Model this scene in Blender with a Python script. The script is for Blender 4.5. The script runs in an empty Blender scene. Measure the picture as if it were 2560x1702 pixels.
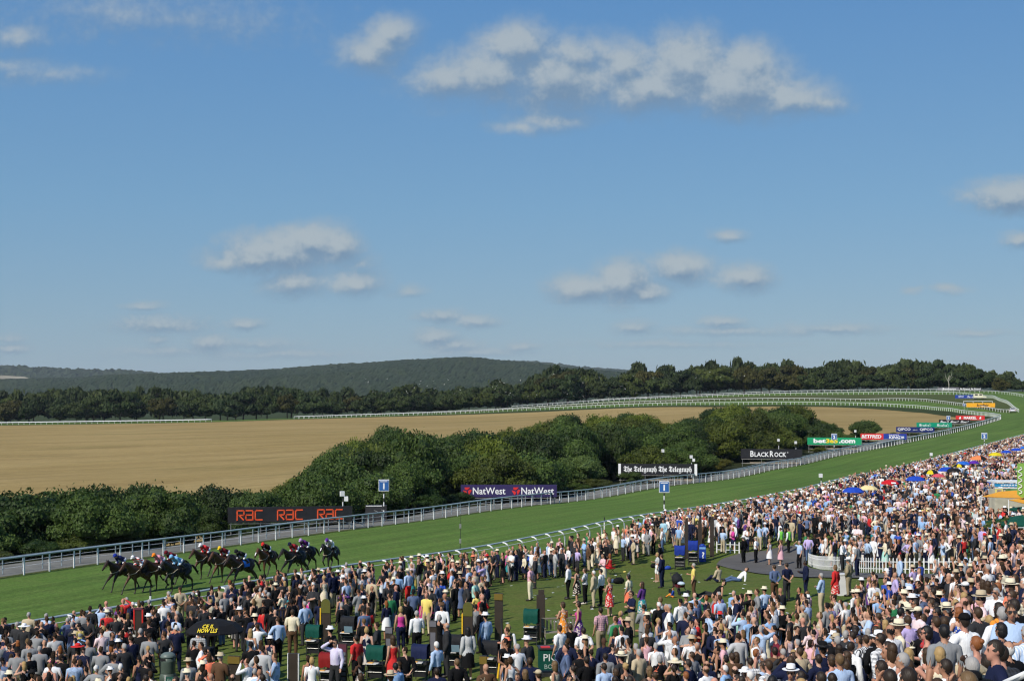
import bpy, bmesh, math, random
import numpy as np
from mathutils import Vector, Matrix, Euler
from mathutils.geometry import delaunay_2d_cdt
R = math.radians
sc = bpy.context.scene
col = sc.collection

# ---------------------------------------------------------------- camera
CZ = 11.3                       # camera height above the finishing straight
cam_d = bpy.data.cameras.new('camera')
cam = bpy.data.objects.new('camera', cam_d); col.objects.link(cam)
cam.location = (0, 0, CZ); cam.rotation_euler = (R(90), 0, 0)
cam_d.sensor_width = 36; cam_d.lens = 50; cam_d.shift_y = 0.0555
cam_d.clip_start = 0.5; cam_d.clip_end = 30000
sc.camera = cam
sc.cycles.use_denoising = True; sc.cycles.denoising_prefilter = 'ACCURATE'; sc.cycles.pixel_filter_type = 'BLACKMAN_HARRIS'; sc.cycles.filter_width = 1.25

# ---------------------------------------------------------------- sun, sky, exposure
SUN_EL = 43.0
SUN_AZ = math.atan2(-.64, -.77)           # heading of the sun, from +Y towards +X
sdir = Vector((math.sin(SUN_AZ)*math.cos(R(SUN_EL)), math.cos(SUN_AZ)*math.cos(R(SUN_EL)), math.sin(R(SUN_EL))))
sl = bpy.data.lights.new('sun', 'SUN'); sl.energy = 4.8; sl.angle = R(0.53); sl.color = (1.0, .93, .82)
so = bpy.data.objects.new('sun', sl); col.objects.link(so); so.rotation_euler = sdir.to_track_quat('Z', 'Y').to_euler()
so.location = (0, -40, 80)
sc.view_settings.view_transform = 'Standard'; sc.view_settings.look = 'None'
sc.view_settings.exposure = 0.0; sc.view_settings.gamma = 1.0; sc.view_settings.use_curve_mapping = False

world = bpy.data.worlds.new('World'); sc.world = world; world.use_nodes = True
SKY_STRENGTH = 0.085
CLOUDS = [  # centre x, centre y, half width, half height (in 1/3556 rad units of heading and elevation), weight
 (985,78,62,36,.8),(915,138,80,42,.85),(955,108,60,40,.8),
 (1292,118,90,62,1),(1215,190,130,62,1),(1120,200,95,42,.9),(1393,200,160,72,1.1),(1430,140,95,50,.9),(1500,120,50,26,.6),
 (1470,200,330,62,.62),(1720,160,115,80,1.15),(1560,160,90,55,.9),(1840,210,140,80,1.15),(1868,160,75,56,1.05),(1975,245,110,42,.85),(1630,225,150,52,1),(2060,262,60,24,.7),
 (1393,303,85,20,.55),(1310,322,55,11,.5),
 (705,632,160,46,1.1),(776,606,105,42,1.15),(640,646,105,32,1),(732,705,90,32,.75),(895,705,65,25,.7),(846,618,60,40,1.05),(565,655,50,18,.8),(900,660,40,18,.4),
 (358,766,48,9,.6),(401,812,120,20,.75),(613,809,48,13,.8),(520,856,55,20,.9),(1020,728,38,13,.6),(1101,788,60,16,.85),(1193,804,55,15,.8),(1090,842,55,20,.95),(1139,862,60,14,.7),
 (624,858,110,11,.55),(390,850,32,12,.6),(27,870,45,11,.7),(16,845,40,8,.5),(700,885,160,8,.4),(430,880,120,9,.4),(1180,880,120,9,.5),
 (1465,718,95,32,.95),(1557,704,78,50,1.1),(1610,726,65,26,.9),(1703,668,80,38,1.05),(1866,697,68,34,1),(1817,587,42,17,.75),(1584,817,48,16,.8),(1806,805,60,12,.85),
 (2083,822,120,12,.7),(1823,828,160,9,.55),(2365,722,50,9,.6),(2278,722,22,8,.55),(2530,492,115,40,1.1),(2545,598,45,18,.8),(1307,866,45,10,.7),(2436,832,85,7,.55),(1700,860,200,7,.4),
 (45,90,65,24,.5),(25,165,60,16,.3),(120,188,85,18,.32),(205,180,38,13,.25),(300,30,190,26,.22),(470,55,150,24,.2),(1690,640,20,18,.4)]

def build_world():
    nt = world.node_tree; nt.nodes.clear(); N = nt.nodes; L = nt.links
    def node(t, **k):
        n = N.new(t)
        for a, b in k.items(): setattr(n, a, b)
        return n
    def inp(s, v):
        if hasattr(v, 'is_linked') or isinstance(v, bpy.types.NodeSocket): L.new(v, s)
        else: s.default_value = v
    def m(op, a, b=0., c=0., clamp=False):
        n = node('ShaderNodeMath', operation=op, use_clamp=clamp)
        for i, v in enumerate((a, b, c)):
            if i < len(n.inputs): inp(n.inputs[i], v)
        return n.outputs[0]
    def vm(op, a, b=(0,0,0), c=(0,0,0)):
        n = node('ShaderNodeVectorMath', operation=op)
        for i, v in enumerate((a, b, c)): inp(n.inputs[i], v)
        return n.outputs['Value'] if op == 'LENGTH' else n.outputs[0]
    def mixc(f, a, b):
        n = node('ShaderNodeMix', data_type='RGBA'); inp(n.inputs[0], f); inp(n.inputs[6], a); inp(n.inputs[7], b)
        return n.outputs[2]
    def ramp(v, a, b, lo=0., hi=1.):
        n = node('ShaderNodeMapRange', interpolation_type='SMOOTHSTEP'); inp(n.inputs[0], v)
        n.inputs[1].default_value = a; n.inputs[2].default_value = b; n.inputs[3].default_value = lo; n.inputs[4].default_value = hi
        return n.outputs[0]
    out = node('ShaderNodeOutputWorld')
    sky = node('ShaderNodeTexSky'); sky.sky_type = 'NISHITA'; sky.sun_disc = False
    sky.sun_elevation = R(SUN_EL); sky.sun_rotation = SUN_AZ
    sky.altitude = 0; sky.air_density = 1.0; sky.dust_density = 0.2; sky.ozone_density = 2.0
    hsv = node('ShaderNodeHueSaturation'); hsv.inputs['Saturation'].default_value = SKY_SAT; hsv.inputs['Value'].default_value = 1.0
    L.new(sky.outputs[0], hsv.inputs['Color'])
    tc0 = node('ShaderNodeTexCoord'); sp0 = node('ShaderNodeSeparateXYZ'); L.new(tc0.outputs['Generated'], sp0.inputs[0])
    cr = node('ShaderNodeValToRGB'); L.new(sp0.outputs[2], cr.inputs[0]); el = cr.color_ramp.elements
    el[0].position = 0.; el[0].color = (.215,.358,.505,1); el[1].position = 1.; el[1].color = (.045,.15,.42,1)
    for p, c in ((.05,(.196,.358,.530)), (.13,(.150,.345,.575)), (.27,(.092,.275,.58))):
        k = el.new(p); k.color = (*c, 1)
    skyc = mixc(.72, hsv.outputs[0], vm('MULTIPLY', cr.outputs[0], (1/SKY_STRENGTH,)*3))
    bg = node('ShaderNodeBackground'); L.new(skyc, bg.inputs[0]); bg.inputs[1].default_value = SKY_STRENGTH
    tc = node('ShaderNodeTexCoord')
    sep = node('ShaderNodeSeparateXYZ'); L.new(tc.outputs['Generated'], sep.inputs[0])
    yy = m('MAXIMUM', sep.outputs[1], .05)
    px = m('MULTIPLY_ADD', m('DIVIDE', sep.outputs[0], yy), 3556., 1280.)
    py = m('MULTIPLY_ADD', m('DIVIDE', sep.outputs[2], yy), -3556., 993.)
    front = m('GREATER_THAN', sep.outputs[1], .3)
    cb = node('ShaderNodeCombineXYZ'); L.new(px, cb.inputs[0]); L.new(py, cb.inputs[1]); P = cb.outputs[0]
    cur = bg.outputs[0]
    # scattered cloud field over the rest of the sky
    def field(vec, blobs):
        acc = None
        for (cx, cy, rx, ry, w) in blobs:
            d = vm('LENGTH', vm('MULTIPLY_ADD', vec, (1/rx, 1/ry, 0), (-cx/rx, -cy/ry, 0)))
            f = m('MULTIPLY_ADD', d, -.8*w, .8*w)
            acc = f if acc is None else m('SMOOTH_MAX', acc, f, .22)
        return acc
    xs = [0, 560, 1050, 1500, 1960, 2560]; ys = [0, 400, 760, 930]
    xs[0] = -500; xs[-1] = 3100; ys[0] = -500
    for i in range(5):
        for j in range(3):
            bl = [b for b in CLOUDS if b[0]+1.5*b[2] > xs[i] and b[0]-1.5*b[2] < xs[i+1] and b[1]+1.6*b[3] > ys[j] and b[1]-1.6*b[3] < ys[j+1]]
            if not bl: continue
            inside = m('MULTIPLY', m('COMPARE', px, (xs[i]+xs[i+1])/2, (xs[i+1]-xs[i])/2), m('COMPARE', py, (ys[j]+ys[j+1])/2, (ys[j+1]-ys[j])/2))
            inside = m('MULTIPLY', inside, front)
            bl = [(a, b_, c_*1.16, d*1.3, e) for a, b_, c_, d, e in bl]
            fs = [150., 120., 60.][j]
            nz = node('ShaderNodeTexNoise'); nz.inputs['Scale'].default_value = 1/fs; nz.inputs['Detail'].default_value = 7; nz.inputs['Roughness'].default_value = .6
            L.new(vm('MULTIPLY', P, (.8, 1.15, 1)), nz.inputs['Vector'])
            wv = vm('MULTIPLY', vm('SUBTRACT', nz.outputs['Color'], (.5,.5,.5)), (fs*.62, fs*.40, 0))
            n1 = m('MULTIPLY', m('SUBTRACT', nz.outputs[0], .5), .75)
            nz2 = node('ShaderNodeTexNoise'); nz2.inputs['Scale'].default_value = 4.5/fs; nz2.inputs['Detail'].default_value = 5; nz2.inputs['Roughness'].default_value = .62
            L.new(P, nz2.inputs['Vector'])
            n2 = m('MULTIPLY', m('SUBTRACT', nz2.outputs[0], .5), .48)
            pw = vm('ADD', P, wv)
            F = m('ADD', field(pw, bl), m('ADD', n1, n2))
            sh = [(-14., -34., 0), (-10., -22., 0), (-6., -11., 0)][j]
            F2 = field(vm('ADD', pw, sh), bl)
            dens = ramp(F, -.30, .58)
            lit = ramp(m('SUBTRACT', m('ADD', F, m('MULTIPLY', n2, .9)), F2), -.34, .36)
            lit = m('MULTIPLY', lit, ramp(F, .0, .6, .75, 1.0))
            cc = mixc(lit, (.185, .280, .40, 1), (.435, .490, .520, 1))
            alpha = m('MULTIPLY', dens, [.84, .84, .68][j])
            e = node('ShaderNodeBackground')
            skyl = vm('MULTIPLY', skyc, (SKY_STRENGTH,)*3)
            L.new(mixc(alpha, skyl, cc), e.inputs[0])
            mx = node('ShaderNodeMixShader'); L.new(inside, mx.inputs[0]); L.new(cur, mx.inputs[1]); L.new(e.outputs[0], mx.inputs[2])
            cur = mx.outputs[0]
    L.new(cur, out.inputs[0])
SKY_SAT = 1.0
build_world()

# ---------------------------------------------------------------- materials
MATS = {}
def mat(name, c=(.5,.5,.5), rough=.7, spec=.3, metal=0., noise=None, bump=None, trans=0., objcol=False, attr=None, fn=None):
    if name in MATS: return MATS[name]
    M = bpy.data.materials.new(name); M.use_nodes = True; nt = M.node_tree; N = nt.nodes; L = nt.links
    b = N['Principled BSDF']; b.inputs['Base Color'].default_value = (*c, 1); b.inputs['Roughness'].default_value = rough
    b.inputs['Specular IOR Level'].default_value = spec; b.inputs['Metallic'].default_value = metal
    base = None
    if objcol:
        oi = N.new('ShaderNodeObjectInfo'); base = oi.outputs['Color']
    if attr:
        at = N.new('ShaderNodeAttribute'); at.attribute_name = attr; base = at.outputs['Color']
    tc = N.new('ShaderNodeTexCoord')
    if noise:   # (scale, lo multiplier, hi multiplier, detail[, vector scale])
        nz = N.new('ShaderNodeTexNoise'); nz.inputs['Scale'].default_value = noise[0]; nz.inputs['Detail'].default_value = noise[3]
        mp = N.new('ShaderNodeMapping'); L.new(tc.outputs['Object'], mp.inputs[0]); L.new(mp.outputs[0], nz.inputs['Vector'])
        if len(noise) > 4: mp.inputs['Scale'].default_value = noise[4]
        mr = N.new('ShaderNodeMapRange'); L.new(nz.outputs[0], mr.inputs[0])
        mr.inputs[1].default_value = .3; mr.inputs[2].default_value = .7; mr.inputs[3].default_value = noise[1]; mr.inputs[4].default_value = noise[2]
        mx = N.new('ShaderNodeVectorMath'); mx.operation = 'SCALE'
        if base: L.new(base, mx.inputs[0])
        else: mx.inputs[0].default_value = c
        L.new(mr.outputs[0], mx.inputs['Scale']); base = mx.outputs[0]
        if bump:
            bp = N.new('ShaderNodeBump'); bp.inputs['Strength'].default_value = bump; bp.inputs['Distance'].default_value = .05
            L.new(nz.outputs[0], bp.inputs['Height']); L.new(bp.outputs[0], b.inputs['Normal'])
    if fn: base = fn(nt, base, tc, b) or base
    if base: L.new(base, b.inputs['Base Color'])
    MATS[name] = M
    return M

def _noise(nt, vec, scale, detail=4, rough=.55, vs=None):
    n = nt.nodes.new('ShaderNodeTexNoise'); n.inputs['Scale'].default_value = scale; n.inputs['Detail'].default_value = detail; n.inputs['Roughness'].default_value = rough
    if vs:
        mp = nt.nodes.new('ShaderNodeMapping'); mp.vector_type = 'TEXTURE'; mp.inputs['Scale'].default_value = [1/q for q in vs[:3]]
        if len(vs) > 3: mp.inputs['Rotation'].default_value[2] = vs[3]
        nt.links.new(vec, mp.inputs[0]); vec = mp.outputs[0]
    nt.links.new(vec, n.inputs['Vector']); return n.outputs[0]
def _mr(nt, v, a, b, lo, hi):
    n = nt.nodes.new('ShaderNodeMapRange'); nt.links.new(v, n.inputs[0])
    for i, x in enumerate((a, b, lo, hi)): n.inputs[i+1].default_value = x
    return n.outputs[0]
def _mix(nt, f, a, b, blend='MIX'):
    n = nt.nodes.new('ShaderNodeMix'); n.data_type = 'RGBA'; n.blend_type = blend
    for s, v in ((n.inputs[0], f), (n.inputs[6], a), (n.inputs[7], b)):
        if isinstance(v, bpy.types.NodeSocket): nt.links.new(v, s)
        else: s.default_value = v if isinstance(v, (int, float)) else (*v, 1)[:4]
    return n.outputs[2]
def _bump(nt, b, h, strength, dist):
    bp = nt.nodes.new('ShaderNodeBump'); bp.inputs['Strength'].default_value = strength; bp.inputs['Distance'].default_value = dist
    nt.links.new(h, bp.inputs['Height']); nt.links.new(bp.outputs[0], b.inputs['Normal'])

TRACK_ANG = math.atan2(.868, .497)
def grass_fn(c1, c2, c3, stripes=0.):
    def fn(nt, base, tc, b):
        o = tc.outputs['Object']
        big = _noise(nt, o, .035, 3)
        mid = _noise(nt, o, .6, 4, .6, (1, 1, 1))
        fine = _noise(nt, o, 5., 5, .7)
        # faint wheel and hoof lanes along the course
        lane = _noise(nt, o, 1., 3, .6, (.025, .8, 1, TRACK_ANG))
        c = _mix(nt, _mr(nt, big, .35, .65, 0, 1), c1, c2)
        c = _mix(nt, _mr(nt, mid, .45, .8, 0, .75), c, c3)
        spots = _noise(nt, o, 2.2, 2, .5); c = _mix(nt, _mr(nt, spots, .62, .72, 0, .45), c, tuple(x*.45 for x in c1))
        f = _mr(nt, fine, .25, .75, .55, 1.45)
        if stripes:
            n = nt.nodes.new('ShaderNodeMath'); n.operation = 'MULTIPLY'; nt.links.new(f, n.inputs[0])
            nt.links.new(_mr(nt, lane, .35, .65, 1-stripes, 1+stripes), n.inputs[1]); f = n.outputs[0]
        v = nt.nodes.new('ShaderNodeVectorMath'); v.operation = 'SCALE'; nt.links.new(c, v.inputs[0]); nt.links.new(f, v.inputs['Scale'])
        _bump(nt, b, fine, .9, .06)
        return v.outputs[0]
    return fn
M_turf = mat('course turf', rough=.9, spec=.1, fn=grass_fn((.074,.137,.025),(.092,.155,.030),(.112,.152,.039), .17))
M_lawn = mat('lawn turf', rough=.9, spec=.1, fn=grass_fn((.074,.114,.020),(.098,.124,.025),(.128,.122,.036), 0))
M_rough = mat('rough grass', rough=.95, spec=.05, fn=grass_fn((.075,.088,.032),(.058,.082,.026),(.11,.10,.048), 0))
M_verge = mat('verge grass', rough=.95, spec=.05, fn=grass_fn((.040,.058,.020),(.030,.046,.016),(.06,.06,.028), 0))
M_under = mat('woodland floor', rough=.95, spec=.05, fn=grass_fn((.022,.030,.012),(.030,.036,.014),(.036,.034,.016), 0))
def wheat_fn(nt, base, tc, b):
    o = tc.outputs['Object']
    big = _noise(nt, o, .012, 4, .55, (1, 2.2, 1))
    st = _noise(nt, o, .05, 6, .65, (.35, 2.4, 1, R(-6)))
    fine = _noise(nt, o, .8, 6, .75, (.5, 1.6, 1))
    green = _noise(nt, o, .03, 5, .6, (.5, 2.0, 1, R(-4)))
    c = _mix(nt, _mr(nt, big, .35, .65, 0, 1), (.305,.224,.090), (.355,.265,.115))
    c = _mix(nt, _mr(nt, st, .46, .74, 0, .85), c, (.235,.165,.066))
    c = _mix(nt, _mr(nt, green, .56, .74, 0, .55), c, (.16,.14,.05))
    v = nt.nodes.new('ShaderNodeVectorMath'); v.operation = 'SCALE'; nt.links.new(c, v.inputs[0]); nt.links.new(_mr(nt, fine, .25, .75, .74, 1.2), v.inputs['Scale'])
    _bump(nt, b, fine, .8, .5)
    return v.outputs[0]
M_wheat = mat('ripe wheat', rough=.95, spec=.05, fn=wheat_fn)
def tarmac_fn(nt, base, tc, b):
    o = tc.outputs['Object']
    a = _noise(nt, o, .5, 5, .6); f = _noise(nt, o, 30., 4, .7)
    c = _mix(nt, _mr(nt, a, .35, .7, 0, 1), (.088,.084,.080), (.118,.112,.106))
    v = nt.nodes.new('ShaderNodeVectorMath'); v.operation = 'SCALE'; nt.links.new(c, v.inputs[0]); nt.links.new(_mr(nt, f, .25, .75, .75, 1.25), v.inputs['Scale'])
    _bump(nt, b, f, .5, .01); return v.outputs[0]
M_tarmac = mat('worn tarmac', rough=.85, spec=.25, fn=tarmac_fn)
M_road = mat('concrete road', (.165,.165,.15), .9, .15, noise=(.7,.72,1.2,6), bump=.4)
M_white = mat('white paint', (.78,.79,.79), .45, .4, noise=(3.,.9,1.04,4))
M_railblue = mat('grey blue rail', (.30,.37,.40), .35, .5, noise=(2.,.88,1.08,3))
M_steel = mat('scaffold steel', (.34,.34,.33), .45, .5, metal=.5, noise=(4.,.7,1.15,4))
M_plank = mat('scaffold plank', (.26,.21,.15), .8, .2, noise=(3.,.6,1.2,5,(1,8,8)))
M_black = mat('black panel', (.012,.012,.015), .5, .4, noise=(2.,.8,1.3,3))
M_dark = mat('dark metal', (.03,.03,.032), .5, .4, noise=(5.,.7,1.3,3))

# ---------------------------------------------------------------- mesh helpers
class MB:
    def __init__(s): s.v = []; s.f = []; s.mi = []; s.cur = 0
    def add(s, vs, fs):
        o = len(s.v); s.v.extend([tuple(p) for p in vs]); s.f.extend([tuple(i+o for i in f) for f in fs]); s.mi.extend([s.cur]*len(fs)); return s
    def box(s, c, d, rot=None):
        x, y, z = (d[0]/2, d[1]/2, d[2]/2)
        vs = [Vector((sx*x, sy*y, sz*z)) for sx in (-1,1) for sy in (-1,1) for sz in (-1,1)]
        if rot is not None: vs = [rot @ p for p in vs]
        c = Vector(c); vs = [p+c for p in vs]
        return s.add(vs, [(0,1,3,2),(4,6,7,5),(0,4,5,1),(2,3,7,6),(0,2,6,4),(1,5,7,3)])
    def cone(s, p0, p1, r0, r1, n=8, caps=True):
        p0 = Vector(p0); p1 = Vector(p1); ax = p1-p0
        if ax.length < 1e-6: return s
        q = ax.to_track_quat('Z', 'Y'); vs = []
        for p, r in ((p0, r0), (p1, r1)):
            for i in range(n):
                a = 2*math.pi*i/n; vs.append(p + q @ Vector((math.cos(a)*r, math.sin(a)*r, 0)))
        fs = [(i, (i+1) % n, n+(i+1) % n, n+i) for i in range(n)]
        if caps: fs += [tuple(range(n-1, -1, -1)), tuple(range(n, 2*n))]
        return s.add(vs, fs)
    def tube(s, pts, r, n=6, rz=None):
        pts = [Vector(p) for p in pts]; k = len(pts); vs = []
        for i, p in enumerate(pts):
            t = (pts[min(i+1, k-1)] - pts[max(i-1, 0)]).normalized()
            up = Vector((0,0,1)) if abs(t.z) < .95 else Vector((0,1,0))
            a = t.cross(up).normalized(); b = a.cross(t)
            ri = r[i] if isinstance(r, (list, tuple)) else r
            for j in range(n):
                th = 2*math.pi*j/n + math.pi/n; vs.append(p + a*math.cos(th)*ri + b*math.sin(th)*(rz if rz else ri))
        fs = [(i*n+j, i*n+(j+1) % n, (i+1)*n+(j+1) % n, (i+1)*n+j) for i in range(k-1) for j in range(n)]
        fs += [tuple(range(n-1, -1, -1)), tuple(range((k-1)*n, k*n))]
        return s.add(vs, fs)
    def lathe(s, prof, n=12, c=(0,0,0), sx=1, sy=1):
        c = Vector(c); vs = []; k = len(prof)
        for (r, z) in prof:
            for i in range(n):
                a = 2*math.pi*i/n; vs.append(c+Vector((math.cos(a)*r*sx, math.sin(a)*r*sy, z)))
        fs = [(i*n+j, i*n+(j+1) % n, (i+1)*n+(j+1) % n, (i+1)*n+j) for i in range(k-1) for j in range(n)]
        fs += [tuple(range(n-1, -1, -1)), tuple(range((k-1)*n, k*n))]
        return s.add(vs, fs)
    def ell(s, c, r, rot=None, u=10, v=7):
        c = Vector(c); vs = [Vector((0,0,-1))]
        for j in range(1, v):
            ph = math.pi*j/v - math.pi/2
            for i in range(u):
                a = 2*math.pi*i/u; vs.append(Vector((math.cos(a)*math.cos(ph), math.sin(a)*math.cos(ph), math.sin(ph))))
        vs.append(Vector((0,0,1)))
        vs = [Vector((p.x*r[0], p.y*r[1], p.z*r[2])) for p in vs]
        if rot is not None: vs = [rot @ p for p in vs]
        vs = [p+c for p in vs]
        fs = [(0, 1+(i+1) % u, 1+i) for i in range(u)]
        for j in range(v-2):
            for i in range(u): fs.append((1+j*u+i, 1+j*u+(i+1) % u, 1+(j+1)*u+(i+1) % u, 1+(j+1)*u+i))
        t = len(vs)-1; b = 1+(v-2)*u
        fs += [(t, b+i, b+(i+1) % u) for i in range(u)]
        return s.add(vs, fs)
    def mesh(s, name, mats=(), smooth=False):
        me = bpy.data.meshes.new(name); me.from_pydata([tuple(p) for p in s.v], [], s.f)
        for m_ in (mats if isinstance(mats, (list, tuple)) else [mats]): me.materials.append(m_)
        if any(s.mi): me.polygons.foreach_set('material_index', s.mi)
        if smooth: me.polygons.foreach_set('use_smooth', [True]*len(me.polygons))
        me.update(); return me
def link(name, data, parent=None, loc=None, rz=None, colr=None, rot=None):
    o = bpy.data.objects.new(name, data); col.objects.link(o)
    if parent is not None: o.parent = parent
    if loc is not None: o.location = loc
    if rz is not None: o.rotation_euler = (0, 0, rz)
    if rot is not None: o.rotation_euler = rot
    if colr is not None: o.color = (*colr, 1)
    return o
def tag(o, label, cat, group=None, kind=None):
    o['label'] = label; o['category'] = cat
    if group: o['group'] = group
    if kind: o['kind'] = kind
    return o
def thing(name, label, cat, loc=(0,0,0), rz=0., group=None, kind=None):
    return tag(link(name, None, loc=loc, rz=rz), label, cat, group, kind)
def struct(name, me, kind='structure'):
    o = link(name, me); o['kind'] = kind; return o
rng = random.Random(7); nrg = np.random.default_rng(7)

# ---------------------------------------------------------------- ground heights
F = 3556.
def PX(x, y, Y): return ((x-1280)/F*Y, Y, CZ-(y-993)*Y/F)
def rail_pt(off, Y):   # straight of the far rail, off metres towards the stands
    X = -31.86+.5725*(Y-89); return (X+.868*off, Y-.497*off)
FRs = [(Y, z) for Y, z in ((50,0),(70,0),(89,0),(98,.03),(120,.02),(142,.02),(175,.08),(208,.18),(220,.49),(239,1.25),(253,1.62),(269,2.0),(290,2.6),(306.5,3.1),(325,3.8),(340,4.5))]
FR = [(*rail_pt(0, Y), z) for Y, z in FRs] + [(120.5,356,5.2),(126.5,368,5.65),(129.6,381,5.9),(132.5,395,6.0),(135.5,415,6.1),(137.2,435,6.4),(137.6,460,7.0),(135,485,7.7),(126.5,509,8.3),(113,530,8.5),(98.5,547,8.55),(65,570,8.2),(33,586,7.0),(0,600,5.5),(-49,610,3.4),(-94,613,2.0),(-128,615,.8),(-223,620,-.7),(-280,624,-1.8)]
MR = [PX(x, y, Y) for x, y, Y in ((2523,1031,425),(2490,1026.5,436),(2458,1022,447),(2398,1014.7,472),(2339,1007,497),(2280,1002.5,517),(2164,1003,545),(1920,1000.5,575),(1687,1006,593),(1480,1016,606),(1280,1025,614),(1000,1036.5,621),(735,1046,625))]
OR1 = [PX(x, y, Y) for x, y, Y in ((2547,1031,430),(2536,1020,440),(2517,1008.5,462),(2500,1000.5,480),(2482,995,500),(2450,990,525),(2387,986.5,547),(2280,985.3,570),(2137,986.5,592),(1920,989,612),(1687,997,628),(1480,1008,636),(1280,1020,642))]
OR2 = [PX(x, y, Y) for x, y, Y in ((2640,1012,500),(2600,1000,525),(2560,993,550),(2517,986,575),(2458,982,592),(2380,979.5,604),(2280,978.5,612),(2137,980,622),(1920,984,636),(1687,993,648),(1480,1005,655))]
NR0 = [(*rail_pt(22, Y), z) for Y, z in ((60,.25),(80,.22),(100,.2),(120,.18),(145,.15),(170,.3),(195,.7),(215,1.2),(235,1.8),(255,2.4),(275,3.0),(300,3.7),(330,4.6))]
ctrl = [p for p in FR] + MR[::2] + OR1[::2] + OR2[::2] + NR0
def lawn_pt(d, Y): # d metres from the near rail towards the stands, Y where the rail line is
    x, y = rail_pt(22+d, Y); return x, y
for d in (6, 12, 19, 27, 36, 50):
    for Y in (70, 95, 120): ctrl.append((*lawn_pt(d, Y), .22+.063*d))
ctrl += [(8.9,70,1.4),(-4.2,54,1.55),(12.9,60,1.9),(17,85,.9),(21.7,94,.35),(19,99,.5),(33,111,.2),(28,125,.0),(40,112,.5),(50,165,1.3),(60,172,2.0),(70,180,2.2),(95,215,2.6),(60,95,2.2),(90,140,2.8),(130,230,3.2),(8.7,82,.45)]
fld = [(-.36,[(600,-.85),(500,-2.3),(400,-4.7),(330,-7),(260,-8.4),(200,-7.6),(155,-6),(125,-4.5)]),
 (-.26,[(595,.2),(500,-1.0),(400,-3.2),(320,-5.2),(250,-6.2),(190,-5.6),(150,-4.2),(128,-3)]),
 (-.15,[(590,1.8),(500,.5),(400,-1.3),(300,-3.2),(240,-3.6),(180,-3),(140,-2)]),
 (0.,[(580,4),(500,2.6),(400,.95),(300,-.5),(220,-1.5),(170,-1)]),
 (.15,[(540,7.0),(460,6.2),(400,5.3),(320,3.7),(260,2.2),(215,.5)]),
 (.27,[(455,6.4),(400,5.3),(365,4.7),(330,3.7)]),(.3,[(440,6.5),(400,5.7),(370,5.1)])]
for u, l in fld:
    for Y, z in l: ctrl.append((u*Y, Y, z))
for i in range(2, 15): # verge behind the far rail
    x, y = rail_pt(-9, FRs[i][0]); ctrl.append((x, y, FRs[i][1]-.25))
ctrl += [(-300,660,-2),(-150,665,.5),(0,665,5.5),(120,660,13),(220,640,14),(300,560,12),(260,450,9),(220,350,6.5),(-100,300,-6),(-90,120,-4),(-120,60,-2),(-60,20,1),(90,40,3.0),(180,120,4),(-300,500,-4),(-250,300,-8)]
ctrl = np.array(ctrl, float)
def _tps(r2): return np.where(r2 > 1e-9, .5*r2*np.log(np.maximum(r2, 1e-9)), 0)
SCL = 100.
def fit_tps(c, lam=2e-3):
    p = c[:, :2]/SCL; n = len(p)
    K = _tps(((p[:, None]-p[None])**2).sum(-1)) + lam*np.eye(n)
    Pm = np.hstack([np.ones((n, 1)), p]); A = np.block([[K, Pm], [Pm.T, np.zeros((3, 3))]])
    return p, np.linalg.solve(A, np.concatenate([c[:, 2], np.zeros(3)]))
TP, TW = fit_tps(ctrl)
def hgt(X, Y):
    q = np.stack([np.asarray(X, float).ravel(), np.asarray(Y, float).ravel()], 1)/SCL; out = np.empty(len(q))
    for i in range(0, len(q), 20000):
        s = q[i:i+20000]; out[i:i+20000] = _tps(((s[:, None]-TP[None])**2).sum(-1)) @ TW[:-3] + TW[-3] + s @ TW[-2:]
    return out
def h1(x, y): return float(hgt([x], [y])[0])
def ground(x, y, lo=20., hi=700.):
    """where the sight line through image point (x, y) first meets the ground"""
    Y = np.linspace(lo, hi, 1400); X = (x-1280)/F*Y; z = CZ-(y-993)*Y/F; g = hgt(X, Y)
    k = np.nonzero(z <= g)[0]; k = k[0] if len(k) else len(Y)-1
    if k == 0: return X[0], Y[0], g[0]
    a = (z[k-1]-g[k-1]); b = (z[k]-g[k]); t = a/(a-b+1e-9); yy = Y[k-1]+t*(Y[k]-Y[k-1])
    return (x-1280)/F*yy, yy, h1((x-1280)/F*yy, yy)

def resample(pl, step):
    p = np.array([q[:2] for q in pl], float); out = [p[0]]; acc = 0
    # Catmull-Rom smoothing then equal spacing
    d = [p[0]]
    for i in range(len(p)-1):
        a, b, c_, e = p[max(i-1, 0)], p[i], p[i+1], p[min(i+2, len(p)-1)]
        for k in range(1, 13):
            t = k/12; d.append(.5*((2*b)+(-a+c_)*t+(2*a-5*b+4*c_-e)*t*t+(-a+3*b-3*c_+e)*t**3))
    d = np.array(d); s = np.concatenate([[0], np.cumsum(np.linalg.norm(np.diff(d, axis=0), axis=1))])
    n = max(2, int(round(s[-1]/step))+1); u = np.linspace(0, s[-1], n)
    return np.stack([np.interp(u, s, d[:, 0]), np.interp(u, s, d[:, 1])], 1)
def inside(poly, q):
    poly = np.asarray(poly); q = np.asarray(q); x, y = q[:, 0], q[:, 1]; r = np.zeros(len(q), bool); j = len(poly)-1
    for i in range(len(poly)):
        xi, yi = poly[i]; xj, yj = poly[j]
        r ^= ((yi > y) != (yj > y)) & (x < (xj-xi)*(y-yi)/(yj-yi+1e-12)+xi); j = i
    return r
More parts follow.
